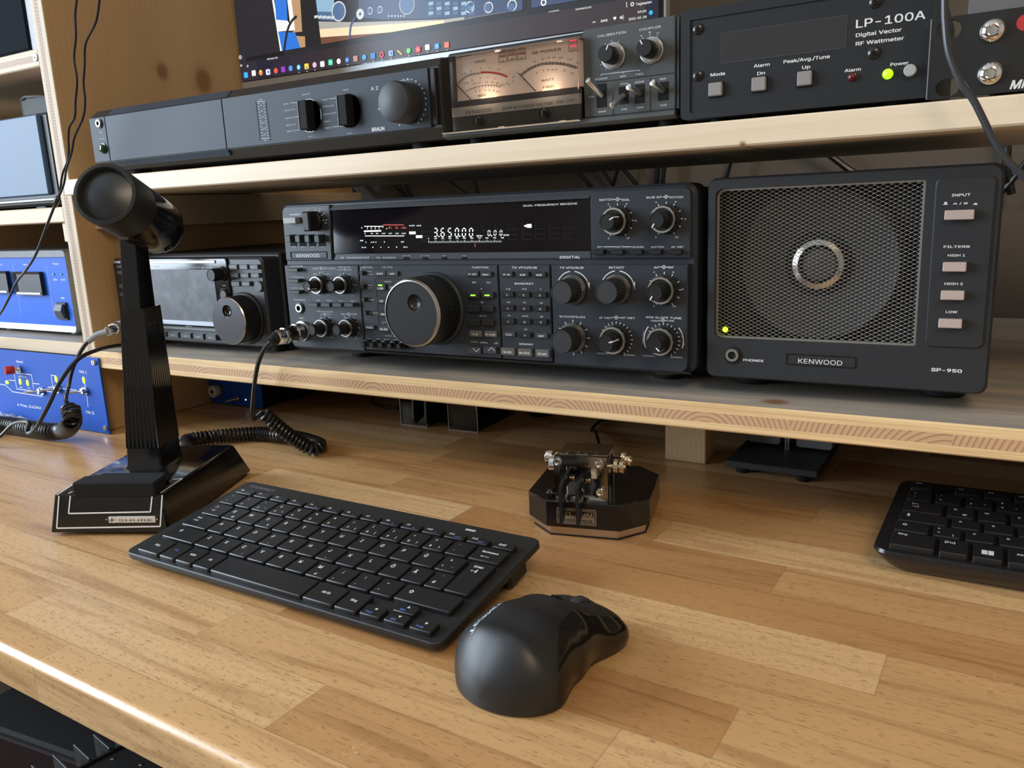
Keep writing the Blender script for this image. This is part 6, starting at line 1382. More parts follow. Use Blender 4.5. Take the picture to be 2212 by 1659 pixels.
row(12.2, 51.2, 17.5, [(26.4, [L2('|<–', .3, .75, .0026), L2('–>|', .3, .5, .0026)]), (18.2, [S_('Q'), L2('@', .65, .32, .0026)]), (18.2, [S_('W')]), (18.2, [S_('E')]), (18.2, [S_('R')]), (18.2, [S_('T')])])
row(11.0, 35.0, 14.4, [(31.2, [L2('⇩', .2, .7, .0034)]), (18.4, [S_('A')]), (18.4, [S_('S')]), (18.4, [S_('D')]), (18.4, [S_('F')]), (18.4, [S_('G')])])
row(10.4, 19.2, 14.2, [(22.2, [L2('⇧', .28, .7, .0034)]), (18, [L2('>', .2, .8, .0024), L2('<', .2, .4, .0024), L2('|', .72, .25, .0024)]), (18.2, [S_('Y')]), (18.2, [S_('X')]), (18.2, [S_('C')]), (18.2, [S_('V')])])
row(9.8, -2.2, 19.5, [(27.5, [L2('Strg', .25, .85, .0026)]), (18, [L2('[Fn]', .35, .75, .0030)]), (18, [L2('⊞', .4, .6, .0050)]), (18, [L2('Alt', .4, .62, .0026)]), (100, [])])
keys[-3] = keys[-3][:4] + ([],)
place_keys(K2, keys, .0038)
mb = MB(); q = K2.Z('B5', 1680, 1108, .004); 
for sx in (-1, 1):
    for sy in (-1, 1): mb.box(q.x+sx*.0017-.0015, q.x+sx*.0017+.0015, q.y+sy*.0014-.0012, q.y+sy*.0014+.0012, .0038, .0041, M_KW)
mb.build('window_symbol', K2.e)

# ------------------------------------------------------------------ mouse
D = Dev('computer_mouse', 'matt black wireless mouse with glossy side groove on the desk by the keyboard', 'mouse', (.3842, -.2788, DESK+.0002), math.radians(-11))
M_MS1 = mat('mouse_shell', (.014, .0145, .0165), .42, spec=.5, bump=.03, bscale=2500); M_MS2 = mat('mouse_groove', (.010, .009, .009), .14, spec=.5)
ML_ = .1010; NU, NV = 150, 130
def interp(tab, u):
    for (a, va), (b, vb) in zip(tab, tab[1:]):
        if u <= b: t = (u-a)/(b-a); t = t*t*(3-2*t); return va+(vb-va)*t
    return tab[-1][1]
hw = [(0, .0330), (.22, .0345), (.45, .0325), (.66, .0300), (.85, .0315), (1, .0300)]
hh = [(0, .0270), (.18, .0350), (.36, .0380), (.55, .0345), (.78, .0235), (1, .0150)]
base = [(0, .0310), (.22, .0325), (.45, .0272), (.62, .0240), (.82, .0268), (1, .0265)]
mb = MB(); grid = []
for i in range(NU+1):
    a = PI*i/NU; 
    u = .5 - .5*math.cos(a); y = u*ML_; end = 1.
    # rounded ends
    e0 = min(1, u/.26); e1 = min(1, (1-u)/.16); end = math.sqrt(max(0, 1-(1-e0)**2.3))*math.sqrt(max(0, 1-(1-e1)**2.6)); endh = math.sqrt(max(0, 1-(1-min(1, u/.20))**2.2))*math.sqrt(max(0, 1-(1-min(1, (1-u)/.10))**2.4))
    w, h, bw = interp(hw, u)*end, interp(hh, u), interp(base, u)*end
    h = .006 + (h-.006)*endh
    row_ = []
    for j in range(NV+1):
        b = PI*j/NV; cx_, sz_ = math.cos(b), math.sin(b)
        X_ = w*math.copysign(abs(cx_)**.80, cx_); Zz = h*sz_**.92
        low = max(0, 1-Zz/(h*.62)); wb = bw/w if w > 1e-6 else 1; X_ *= 1 - (1-wb)*low**1.2*1.3
        if Zz < .004: pass
        row_.append((X_, y, max(Zz, .0008)))
    grid.append(row_)
vs = [p for r in grid for p in r]; f1, f2 = [], []
for i in range(NU):
    for j in range(NV):
        q = [i*(NV+1)+j, (i+1)*(NV+1)+j, (i+1)*(NV+1)+j+1, i*(NV+1)+j+1]
        u = .5-.5*math.cos(PI*(i+.5)/NU); sd_ = min(j, NV-1-j)/NV
        top = .37*math.sqrt(max(0, 1-((.60-u)/.40)**2)) if u < .60 else .37 - .13*((u-.60)/.38)**1.3
        (f2 if (.03 < sd_ < top and u < .975) else f1).append(q)
mb.add(vs, f1, M_MS1); kx = mb.mi(M_MS2); 
for q in f2: mb.f.append(q); mb.m.append(kx)
bott = [i*(NV+1) for i in range(NU+1)] + [i*(NV+1)+NV for i in range(NU, -1, -1)]; mb.f.append(bott); mb.m.append(0)
D.part('shell', mb, smooth=50)
mb = MB(); wz = interp(hh, .80); mb.lathe([(.0085, -.0035), (.0105, -.0030), (.0110, -.001), (.0110, .001), (.0105, .0030), (.0085, .0035)], (0, ML_*.80, wz-.0095), mat('wheel_rubber', (.035, .036, .04), .5), (1, 0, 0), seg=40, knurl=(1, 4, 20, .03)); D.part('scroll_wheel', mb)
mb = MB(); 
for (y0, y1) in ((.60, .69), (.90, .985)):
    pts = []
    for k in range(9):
        u = y0+(y1-y0)*k/8; endh = math.sqrt(max(0, 1-(1-min(1, (1-u)/.10))**2.4)); pts.append((0, u*ML_, .006+(interp(hh, u)-.006)*endh - .0002))
    mb.tube(pts, .0007, M_BLKM, 6)
D.part('button_seam', mb)
mb = MB(); u = .62; mb.box(-.0035, .0035, ML_*.58, ML_*.63, interp(hh, .6)-.002, interp(hh, .6)-.0001, M_GLOSS, .0006); D.part('speed_button', mb)
mb = MB(); t_vs, t_fs, t_w = glyphs('TECKNET', .02); out = []
for (a, b) in t_vs:
    s = a/t_w; u = .12 + .23*s; yv = u*ML_; lat = -.0165 + (b/.73)*.0034
    w, h = interp(hw, u)*math.sqrt(max(0, 1-(1-min(1, u/.26))**2.3)), .006+(interp(hh, u)-.006)*math.sqrt(max(0, 1-(1-min(1, u/.20))**2.2))
    c_ = min(.999, abs(lat)/w)**(1/.80); z_ = h*math.sqrt(1-c_*c_)**.92; out.append((lat, yv, z_+.00035))
mb.add(out, t_fs, mat('mouse_logo', (.55, .62, .7), .35)); D.part('logo', mb)

# ------------------------------------------------------------------ morse paddle key
YW = math.radians(12.5)
D = Dev('morse_paddle', 'morse paddle with chrome frame and twin black levers on a glossy octagonal base', 'morse key', (.2990, -.0842, DESK+.0002), YW)
S_W, S_D, C_ = .0905, .0905, .0185
def octo(i): a, w, d, c = i, S_W-i, S_D-i, C_-i*.4; return [(a+c, a), (w-c, a), (w, a+c), (w, d-c), (w-c, d), (a+c, d), (a, d-c), (a, a+c)]
BZ0, BZ1 = .0078, .0272
mb = MB(); mb.prism(octo(.003), .0, .0009, M_RUB, 'z'); D.part('base_pad', mb)
mb = MB(); mb.prism(octo(.0035), BZ0-.0001, .0008, mat('nickel_plate', (.62, .55, .49), .22, 1.), 'z'); D.part('base_plate', mb, 'polished metal slab under the black base')
mb = MB(); mb.prism(octo(0), BZ1, BZ0, M_MIC, 'z', ch=.0005); D.part('base_block', mb)
fx0 = D.at(px('B4', 640, 1080), -.0065).x; fx1 = D.at(px('B4', 1250, 1095), -.0065).x
fyy = .0065; ft = .0040; z1 = D.at(px('B4', 950, 570), -.0065).y; z0 = BZ1
M_NK = mat('polished_steel', (.50, .48, .45), .10, 1.)
ox0, ox1 = D.at(px('B4', 690, 800), -.0065).x, D.at(px('B4', 1170, 800), -.0065).x; oz1, oz0 = D.at(px('B4', 900, 690), -.0065).y, D.at(px('B4', 900, 1075), -.0065).y
mb = MB(); oz0 = z0 + .002
mb.frame(rrect(fx0, fx1, z0, z1, .0012), rrect(ox0, ox1, oz0, oz1, .0035), fyy, fyy+ft, M_NK, lip=.0004); 
D.part('front_plate', mb)
dp = .034; mb = MB(); hx = [D.Z('B4', 845, 525, z1), D.Z('B4', 1055, 532, z1)]
mb.prism(rrect(fx0+.001, fx1-.001, fyy+ft, fyy+dp, .003), z1, z1-.003, M_NK, 'z', ch=.0006)
for h_ in hx: mb.disc((h_.x, h_.y, z1+.0001), .0046, M_SIL, (0, 0, 1)); mb.disc((h_.x, h_.y, z1+.0002), .0038, M_BLKM, (0, 0, 1))
D.part('top_plate', mb)
mb = MB(); mb.prism(rrect(fx0+.001, fx1-.001, fyy+dp-.004, fyy+dp, .001), z1-.003, z0, M_NK, 'z'); D.part('rear_plate', mb)
for (x, y) in ((665, 630), (1150, 652), (937, 975), (1160, 975)):
    q = D.at(px('B4', x, y), -fyy); mb = MB(); mb.lathe([(.0030, 0), (.0030, .0022), (.0026, .0028), (.0016, .0028), (.0014, .0012), (.0002, .0010)], (q.x, fyy, q.y), M_CHR, seg=28); D.part('screw', mb)
def thumb(x, z, y, d, L0, L1, r, m, n=2, name='thumbscrew'):
    mb = MB(); pr = [(.0016, 0), (.0016, L0)]; h = L0
    for k in range(n): pr += [(r*.93, h), (r, h+.0005), (r, h+L1-.0005), (r*.93, h+L1), (.0018, h+L1+.0001), (.0018, h+L1+.0008)]; h += L1+.0009
    mb.lathe(pr, (x, y, z), m, d, seg=40, knurl=(2, 5, 30, .03)); D.part(name, mb)
qz = D.at(px('B4', 570, 650), -.012).y; thumb(fx0, qz, .0125, (-1, 0, 0), .0006, .0042, .0056, M_CHR, 1)
qz = D.at(px('B4', 510, 565), -.022).y; thumb(fx0, qz, .022, (-1, 0, 0), .0050, .0052, .0046, M_CHR, 1); thumb(fx0, qz-.002, .0255, (-1, 0, 0), .001, .003, .005, M_CHR, 1)
qz = D.at(px('B4', 1400, 690), -.012).y; thumb(fx1, qz, .0125, (1, 0, 0), .0035, .0034, .0056, M_BRASS, 2)
qz = D.at(px('B4', 1560, 625), -.024).y; thumb(fx1, qz, .024, (1, 0, 0), .0095, .0044, .0046, M_BRASS, 1); thumb(fx1, qz+.001, .027, (1, 0, 0), .0065, .003, .0050, M_BRASS, 1)
thumb(fx0+.001, D.at(px('B4', 520, 990), -.010).y, .010, (-1, 0, 0), .003, .0042, .0042, M_GLOSS, 1)
mb = MB(); mb.box(fx1-.001, fx1+.006, .016, .026, z1-.006, z1-.0045, M_BLK, .0004); D.part('bracket', mb)
# levers: thin plates, seen nearly edge on
for (xa, xb, k) in ((800, 700, 0), (980, 893, 1)):
    fr_y = -.010; back_y = fyy+.014
    p_b = D.at(px('B4', xa, 730), -back_y); p_t = D.at(px('B4', xb-5, 900), fr_y*-1); p_l = D.at(px('B4', xb+5, 1350+k*20), -fr_y)
    t2 = .0012; mb = MB()
    for (P_, Q_, hz0, hz1) in (((p_b.x, back_y), (p_t.x+.001, fr_y+.006), .008, .0095),):
        pass
    A_ = Vector((p_b.x, back_y, p_b.y)); B_ = Vector((p_t.x, fr_y+.009, p_t.y+.001)); Cc = Vector((p_l.x, fr_y, p_l.y))
    ztop = A_.z+.0015
    # arm: from inside the frame forward
    def slab(q0, q1, h0a, h0b, h1a, h1b, t, m):
        mb.add([(q0[0]-t, q0[1], h0a), (q0[0]+t, q0[1], h0a), (q0[0]+t, q0[1], h0b), (q0[0]-t, q0[1], h0b), (q1[0]-t, q1[1], h1a), (q1[0]+t, q1[1], h1a), (q1[0]+t, q1[1], h1b), (q1[0]-t, q1[1], h1b)], [(0,1,2,3), (4,5,6,7), (0,1,5,4), (1,2,6,5), (2,3,7,6), (3,0,4,7)], m)
    slab((A_.x, A_.y), (B_.x, B_.y), ztop-.009, ztop, B_.z-.007, B_.z+.001, t2, M_BLK)
    slab((B_.x, B_.y+.001), (Cc.x, fr_y), Cc.z+.004, B_.z+.001, Cc.z, B_.z-.0035, t2*.95, M_BLK)
    D.part('lever', mb)
for (x, y) in ((830, 820), (1015, 850)):
    q = D.at(px('B4', x, y), -.012); mb = MB(); mb.lathe([(.0026, 0), (.0026, .0012), (.0012, .0014), (.0012, .002), (.0026, .0022), (.0026, .0036)], (q.x-.001, .012, q.y), M_BRASS, (1, 0, .1), seg=20); D.part('contact', mb)
q = D.at(px('B4', 1085, 760), -.013); D.part('switch_block', MB().box(q.x-.0018, q.x+.0022, .012, .022, q.y-.0042, q.y+.0042, mat('cream_plastic', (.62, .52, .36), .4), .0003))
mb = MB(); lx0, lx1 = D.at(px('B4', 660, 1270), 0).x, D.at(px('B4', 1115, 1270), 0).x; lz0, lz1 = D.at(px('B4', 900, 1352), 0).y, D.at(px('B4', 900, 1172), 0).y
m_pl = mat('engraved_plate', (.42, .37, .33), .35, .7); y = -.0004
mb.frame(rrect(lx0, lx1, lz0, lz1, .001), rrect(lx0+.0006, lx1-.0006, lz0+.0006, lz1-.0006, .0007), y-.0002, .0002, m_pl); zm = (lz0+lz1)/2
mb.frame(rrect(lx0+.0013, lx1-.0013, zm, lz1-.0013, .0005), rrect(lx0+.0018, lx1-.0018, zm+.0005, lz1-.0018, .0004), y-.0002, .0002, m_pl)
mb.box(lx0+.0013, lx1-.0013, y-.0001, .0002, lz0+.0012, zm-.0003, m_pl)
mb.text('AI1  OMM', (lx0+lx1)/2, (zm+lz1-.001)/2, (lx1-lx0)*.80, .0042, m_pl, y-.0003, .02); mb.text('MIND MADE', (lx0+lx1)/2, (lz0+zm)/2+.0004, (lx1-lx0)*.82, .0030, M_INK, y-.0003, .02); D.part('name_plate', mb)
# lead at the back of the paddle
mb = MB(); b_ = onZ(px('B4', 1020, 370), DESK+.012); b_ = D.M @ Vector((.045, S_D+.0008, .012))
mb.tube(spline([b_, onZ(px('B4', 1020, 365), DESK+.004)+Vector((0, .02, 0)), onZ(px('B4', 1060, 260), DESK+.0025), onZ(px('B4', 1150, 165), DESK+.0025), onZ(px('B4', 1260, 130), DESK+.0025), onZ(px('B4', 1340, 100), DESK+.0025), onZ(px('B4', 1340, 100), DESK+.0025)+Vector((.02, .09, 0))], 10), .0017, M_CAB, 8)
tag(mb.build('cable'), 'thin black lead running from the octagonal morse paddle back under the shelf', 'cable')
# ------------------------------------------------------------------ left compartment, lower: blue relay box
CROPS['D6'] = (660, 280, .39783); CROPS['D7'] = (1440, 250, .34901); CROPS['B8'] = (0, 1300, .31646)
M_BLUE = mat('blue_enamel', (.010, .085, .46), .50, spec=.28, bump=.1, bscale=1500)
D = Dev('relay_box', 'blue front panel box with red button, white line diagram and green lights on the desk', 'control box', (-.60, -.0315, DESK+.0002))
a, b = D.A('D4', 1345, 345), D.A('D4', 1505, 1345); xr = (a.x+b.x)/2; zt = a.y
D.part('front_panel', MB().box(0, xr, 0, .002, .0005, zt, M_BLUE, .0003)); D.part('case', MB().box(.005, PX0+.598, .0021, .20, .0005, zt-.004, M_BLK, .001))
mb = MB(); T = lambda *a, **k: D.txt(mb, *a, d=dd, **k); dd = 0
for x, y, s, w, h in ((272, 385, 'Reset', 90, 40), (310, 592, 'on/Tune', 120, 26), (1140, 525, 'TRX 1', 105, 50), (1240, 1085, 'TRX II', 115, 50), (400, 998, '4 Pos. DJ2AV', 320, 50), (292, 740, 'HF', 40, 22), (398, 750, '6m', 34, 22)): T(s, 'D4', x, y, w, h, M_W2)
for a in ((0, 700, 75, 712), (130, 645, 215, 652), (195, 545, 232, 765), (225, 545, 435, 572), (435, 572, 465, 770), (232, 765, 455, 795), (455, 690, 545, 700), (75, 712, 175, 805), (175, 805, 585, 870), (705, 578, 765, 585), (705, 578, 730, 735), (660, 745, 740, 738), (640, 798, 720, 808), (860, 762, 1060, 785), (1165, 685, 1180, 735), (1195, 830, 1215, 1015)):
    p, q = D.A('D4', a[0], a[1]), D.A('D4', a[2], a[3]); mb.line((p.x, p.y), (q.x, q.y), .0009, M_W2, -.00012)
mb.build('lettering', D.e)
for x, y, r in ((100, 675, .6), (280, 665, 0), (382, 682, 0), (775, 630, 0), (1157, 645, 0)):
    q = D.A('D4', x, y); mb = MB(); mb.prism([(q.x + .0021*math.cos(t*PI/8)*(1.6 if r else 1), q.y + .0040*math.sin(t*PI/8)*(.6 if r else 1)) for t in range(16)], -.0008, 0, M_YEL, ch=.0003); D.part('indicator_light', mb)
for x, y, dx in ((590, 790, -.9), (815, 762, -1.1), (1185, 790, -.8)):
    q = D.A('D4', x, y); mb = MB(); mb.lathe([(.0052, 0), (.0052, .0022), (.0036, .0024), (.0036, .006), (.002, .0065)], (q.x, 0, q.y), M_CHR, seg=6 if False else 24); mb.lathe([(.0010, 0), (.0016, .014), (.0008, .0155)], (q.x, -.005, q.y), M_CHR, (dx, -1, .05), seg=16); D.part('toggle_switch', mb)
q = D.A('D4', 255, 490); mb = MB(); mb.lathe([(.0050, 0), (.0050, .002), (.0030, .0022), (.003, .006), (.0052, .0062, mat('red_cap', (.45, .015, .02), .35)), (.0052, .0145, MATS['red_cap']), (.0046, .0155, MATS['red_cap'])], (q.x+.002, 0, q.y), M_CHR, (-.25, -1, .03), seg=32); D.part('reset_button', mb, 'red push button')
for x, y in ((1305, 400), (1460, 1300)):
    q = D.A('D4', x, y); mb = MB(); mb.lathe([(.0030, 0), (.0030, .002), (.0026, .0026), (.0015, .0026), (.0014, .001), (.0002, .001)], (q.x, 0, q.y), M_SIL, seg=24); D.part('screw', mb)

# ------------------------------------------------------------------ left compartment: blue power supply
D = Dev('power_supply', 'blue fronted power supply with two small meters and black rocker switch on the left shelf', 'power supply', (-.60, .010, .8533))
xr = (D.A('D5', 975, 320).x + D.A('D5', 1175, 1480).x)/2; zt, zb = D.A('D5', 700, 285).y, D.A('D5', 600, 1460).y
M_PSC = mat('dark_olive_case', (.055, .055, .050), .45); M_PSF = mat('pale_blue_grey_frame', (.34, .40, .47), .35, .5)
D.part('case', MB().box(0, xr-.001, .004, .26, zb, zt+.001, M_PSC, .004))
mb = MB(); mb.frame(rrect(0, xr, zb-.001, zt, .005), rrect(.006, xr-.003, zb+.006, zt-.008, .003), -.002, .012, M_PSF, lip=.003); D.part('front_frame', mb)
D.part('front_panel', MB().box(.005, xr-.002, .0035, .006, zb+.005, zt-.007, mat('bright_blue_enamel', (.014, .115, .60), .5, spec=.25)))
dd = -.0035; mb = MB()
for x, y, s, w, h in ((380, 490, 'DC A', 60, 36), (835, 478, 'Power', 85, 34), (825, 715, 'ON', 50, 34), (942, 715, 'CHA', 66, 34), (935, 988, 'ON', 50, 36), (5, 490, 'DC V', 50, 36)): T(s, 'D5', x, y, w, h, M_W2)
for a in ((185, 490, 325, 1235), (680, 505, 820, 1265)):
    p, q = D.A('D5', a[0], a[1], dd), D.A('D5', a[2], a[3], dd); x_ = (p.x+q.x)/2; mb.line((x_, p.y), (x_, q.y), .0007, mat('faded_white_print', (.25, .36, .62), .5), -dd-.00012)
mb.build('lettering', D.e)
for (a, b, c_, e) in ((262, 600, 665, 945), (-230, 590, 165, 915)):
    X0, X1, Z0, Z1 = D.rect('D5', a, b, c_, e, dd); mb = MB(); mb.frame(rrect(X0, X1, Z0, Z1, .001), rrect(X0+.004, X1-.003, Z0+.004, Z1-.003, .001), -.0015, .0035, M_BLK, lip=.002); mb.box(X0+.003, X1-.002, .001, .0035, Z0+.003, Z1-.002, mat('meter_glass', (.05, .05, .058), .45, spec=.3))
    mb.box(X0+.003, X1-.004, -.0017, .002, Z0+.0008, Z0+.0036, mat('meter_lip', (.5, .55, .6), .3, .6), .0005); D.part('meter', mb)
X0, X1, Z0, Z1 = D.rect('D5', 880, 1060, 1020, 1315, dd); mb = MB(); mb.box(X0, X1, .001, .004, Z0, Z1, M_BLK, .0005); zm = (Z0+Z1)/2
mb.prism([(.001, Z0+.002), (.001, Z1-.002), (-.0015, Z1-.002), (-.0045, zm+.001), (-.001, Z0+.002)], X0+.002, X1-.003, M_PAN2, 'x'); mb.text('O', (X0+X1)/2, Z0+.005, 0, .003, M_WHT2, -.0012); D.part('rocker_switch', mb)
for x in (808, 925):
    q = D.A('D5', x, 640, dd); mb = MB(); mb.lathe([(.0015, 0), (.001, .0012)], (q.x, .0035, q.y), mat('green_lens', (.02, .25, .15), .2), seg=12); D.part('indicator_light', mb)
for x, y in ((1010, 650), (1100, 1140)):
    q = D.A('D5', x, y, dd); mb = MB(); mb.lathe([(.0024, 0), (.002, .0012)], (xr-.0055, .0035, q.y), M_WHT, seg=12); D.part('screw', mb)
for (x, y) in ((.05, .02), (xr-.03, .02), (.05, .22), (xr-.03, .22)):
    D.part('foot', MB().lathe([(.009, 0), (.010, zb+.0005)], (x, y, 0), mat('beige_foot', (.4, .38, .33), .5), (0, 0, 1), seg=20))

# ------------------------------------------------------------------ middle left shelf
D = Dev('display_unit', 'black device with large pale blue-grey front plate standing on the middle left shelf', 'device', (-.60, -.012, 1.0070))
q = [D.A('D8', *p) for p in ((412, 345), (555, 1245), (620, 1290), (480, 330), (650, 1255))]
xr = (q[0].x+q[1].x)/2; z1 = q[0].y; z0 = q[1].y; xo = D.A('D8', 655, 1265).x
D.part('housing', MB().box(0, xo-.003, .004, .12, z0-.012, z1+.002, M_BLK, .003))
D.part('front_plate', MB().box(.0, xr, -.001, .006, z0, z1, mat('sky_tinted_plate', (.060, .115, .20), .45, spec=.4), .0012), 'plate tinted pale blue-grey with reflected sky')  # bluish sky reflection put into the plate's base colour
D.part('edge_rail', MB().box(0, xo-.002, -.004, .004, z0-.0075, z0-.0035, mat('dark_gloss_rail', (.05, .06, .075), .2), .001))
for (x, y) in ((.1, .015), (xo-.05, .015), (.1, .10), (xo-.05, .10)): D.part('foot', MB().box(x-.01, x+.01, y-.008, y+.008, 0, z0-.0118, M_PAN2, .001))
ztop = z1 + .002 + 1.0070
D = Dev('document_folder', 'thin lilac and white folder standing between the black device and the pine board', 'folder', (PX0-.0052, -.010, 1.0070))
D.part('cover', MB().box(0, .0045, 0, .20, 0, .128, mat('lilac_card', (.42, .38, .62), .5), .0005)); D.part('pages', MB().box(.0008, .0037, -.001, .198, .002, .126, mat('paper_white', (.7, .69, .68), .7)))
D = Dev('smoked_visor', 'dark smoked visor with grey rim lying on top of the black device', 'visor', (-.40, .012, ztop+.0012))
pts = [D.A('D8', *p) for p in ((90, 195), (140, 155), (260, 125), (400, 115), (520, 120), (530, 200), (545, 310), (400, 320), (300, 340), (225, 345))]
zmin = min(p.y for p in pts); pts = [(p.x, p.y-zmin+.0008) for p in pts]
xmax = max(p[0] for p in pts); lim = PX0 + .40 - .004
pts = [(min(p[0], lim), p[1]) for p in pts]
n = 14; mb = MB(); cxv = sum(p[0] for p in pts)/len(pts)
def bow(x): return .02*((x-cxv)/.05)**2
vs = [(p[0], bow(p[0]), p[1]) for p in pts] + [(p[0], bow(p[0])+.0015, p[1]) for p in pts]; N_ = len(pts)
mb.add(vs, [list(range(N_)), [N_+i for i in range(N_)][::-1]] + [[i, (i+1) % N_, N_+(i+1) % N_, N_+i] for i in range(N_)], mat('smoked_plastic', (.02, .018, .016), .5, spec=.2)); D.part('lens', mb)
mb = MB(); mb.tube([Vector((p[0], bow(p[0]), p[1])) for p in pts+[pts[0]]], .0014, mat('grey_rim', (.16, .14, .13), .35), 8); D.part('rim', mb)

# ------------------------------------------------------------------ top left shelf
D = Dev('fabric_case', 'black woven fabric case on the top left shelf behind a clear sleeve', 'case', (-.62, -.006, 1.1723))
xr = D.A('C6', 440, 600).x; m = mat('woven_fabric', (.018, .024, .032), .9, spec=.1); g = NG(m); X, Y, Z = g.sep()
wv = g.math('MULTIPLY', g.math('SINE', g.math('MULTIPLY', g.math('ADD', X, Z), 3200.)), g.math('SINE', g.math('MULTIPLY', g.math('SUBTRACT', X, Z), 3200.)))
g.col(g.mix(g.math('ADD', g.math('MULTIPLY', wv, .35), .5), (.003, .005, .008), (.014, .021, .028))); g.bump(wv, .5, .0004)
D.part('body', MB().box(0, xr, 0, .14, 0, .20, m, .008))
D = Dev('plastic_sleeve', 'clear plastic sleeve holding a lilac card, beside the woven case', 'sleeve', (0, 0, 1.1723))
x1 = onY(px('C6', 545, 600), -.012).x; x0 = onY(px('C6', 435, 600), -.012).x
D.e.location = (x0, -.012, 1.1728); mt = bpy.data.materials.new('clear_film'); mt.use_nodes = True; nt = mt.node_tree; bs = nt.nodes['Principled BSDF']; bs.inputs['Base Color'].default_value = (.5, .5, .55, 1); bs.inputs['Roughness'].default_value = .2; bs.inputs['Alpha'].default_value = .35
w_ = min(x1, PX0-.001)-x0
mb = MB(); mb.rbox(0, w_, .0, .20, 0, .0012, .004, mt); D.part('film', mb); D.part('card', MB().box(.006, w_-.001, .0016, .10, .003, .20, mat('lilac_grey_card', (.40, .37, .45), .5)))

# ------------------------------------------------------------------ leads hanging at the left
def N_(c, pts, y, off=0.): return [onY(px(c, *p), y + (off*i if off else 0)) for i, p in enumerate(pts)]
yy_ = -.050
mb = MB(); j = onY(px('D8', 640, 1300), yy_)
c1 = N_('C6', ((1090, -2600), (1070, -1200), (1055, -300), (1055, 0), (1035, 200), (1045, 500), (1020, 800), (1060, 1100)), yy_) + N_('D8', ((845, 200), (835, 380), (770, 520), (765, 830), (700, 1020), (672, 1200)), yy_) + [j]
c2 = N_('C6', ((1480, -2600), (1440, -1200), (1400, -300), (1370, 0), (1320, 300), (1180, 600), (1165, 900), (1150, 1150)), yy_) + N_('D8', ((952, 200), (930, 380), (835, 600), (800, 780), (745, 960), (715, 1130)), yy_) + [j+Vector((.001, 0, 0))]
c3 = [j] + N_('D8', ((600, 1400), (500, 1659)), yy_) + N_('D5', ((540, 330), (400, 560), (250, 750), (130, 1000), (0, 1230), (-250, 1500), (-900, 1900), (-1500, 2150)), yy_)
mb.tube(spline(c1, 10), .0011, M_CAB, 8); mb.tube(spline(c2, 10), .0011, M_CAB, 8); mb.tube(spline(c3, 10), .0014, M_CAB, 8)
o = tag(mb.build('earphone_lead'), 'thin black twin lead hanging down past the left board and joining into one', 'cable')
d_ = (c3[1]-c3[0]).normalized(); mb = MB(); mb.lathe([(.0016, -.004), (.0026, -.003), (.0028, .009), (.0016, .011)], j, M_GLOSS, d_, seg=16); mb.build('splitter', o)
# thick cable at the right edge
mb = MB(); P = N_('C5', ((1300, -1700), (1340, -800), (1350, -260), (1345, 0), (1350, 200), (1380, 450), (1480, 700), (1600, 870), (1750, 1170), (1850, 1330), (2022, 1510), (2300, 1800)), -.050)
mb.tube(spline(P, 10), .0019, mat('grey_black_sheath', (.030, .034, .040), .35), 10); tag(mb.build('cable'), 'grey-black cable hanging diagonally in front of the upper shelf at the right edge', 'cable')
# leads of the small transceiver
mb = MB(); pl = Vector((-.262, -.003, .8735)); pe = onY(px('A8', 665, 905), -.040)
dr = (pe-pl).normalized()
mb.lathe([(.006, 0), (.0065, .004), (.0065, .010), (.0052, .0105), (.0052, .024), (.0064, .0245), (.0064, .029), (.0050, .030), (.0052, (pe-pl).length-.002), (.004, (pe-pl).length)], pl, M_CHR, dr, seg=32)
plug = mb
S = [pe] + [onY(px('A8', *p), y) for p, y in (((600, 925), -.046), ((545, 965), -.052))]
S2 = [S[-1]] + [onY(px('D4', *p), y) for p, y in (((1150, 190), -.056), ((1070, 330), -.062), ((990, 520), -.068), ((940, 750), -.075), ((860, 920), -.080))]
zc2 = DESK+.0108; mb = MB()
ct = onY(px('D4', 960, 985), -.082); cb = onY(px('D4', 960, 1290), -.088)
base_ = [onZ(px('D4', x, y), zc2) for x, y in ((690, 1350), (400, 1308), (100, 1262), (-300, 1240))]
cp = spline([ct, onY(px('D4', 990, 1130), -.086), onY(px('D4', 985, 1235), -.089), onZ(px('D4', 895, 1330), zc2+.0035)] + base_, 10); coil_mesh(mb, cp, .0081, .0020, .0043); e = coil(cp, .0081, .0020, .0043)
mb.tube(spline(S2[:-1] + [e[0]+Vector((-.002, -.002, .006)), e[2]], 10), .0021, M_CAB, 10)
o = tag(mb.build('coiled_cable'), 'thick black coiled lead curling up in front of the blue relay box', 'cable')
plug.build('plug', o, 'chrome plug'); mb = MB(); mb.tube(spline(S, 8), .0034, mat('grey_sleeve', (.33, .35, .38), .4), 10); mb.build('strain_relief', o, 'grey sleeve')
mb = MB(); S3 = [Vector((-.2855, .008, .857)), onY(px('D4', 1660, 165), -.015), onY(px('D4', 1500, 190), -.034), onY(px('D4', 1330, 235), -.052), onY(px('D4', 1130, 320), -.069), onY(px('D4', 960, 480), -.084), onY(px('D4', 800, 720), -.096), onY(px('D4', 690, 950), -.102), onY(px('D4', 560, 1200), -.108), onY(px('D4', 470, 1330), -.110), onY(px('D4', 395, 1375), -.111), onY(px('D4', 375, 1320), -.111), onY(px('D4', 400, 1240), -.110), onY(px('D4', 330, 1215), -.110), onY(px('D4', 180, 1250), -.110), onY(px('D4', 0, 1420), -.116), onY(px('D4', -200, 1500), -.122), onY(px('D4', -600, 1540), -.135)]
S3[0] = onY(px('D4', 1760, 165), -.008)
mb.tube(spline(S3, 10), .0021, M_CAB, 10); tag(mb.build('cable'), 'plain black lead crossing the blue relay box panel diagonally', 'cable')
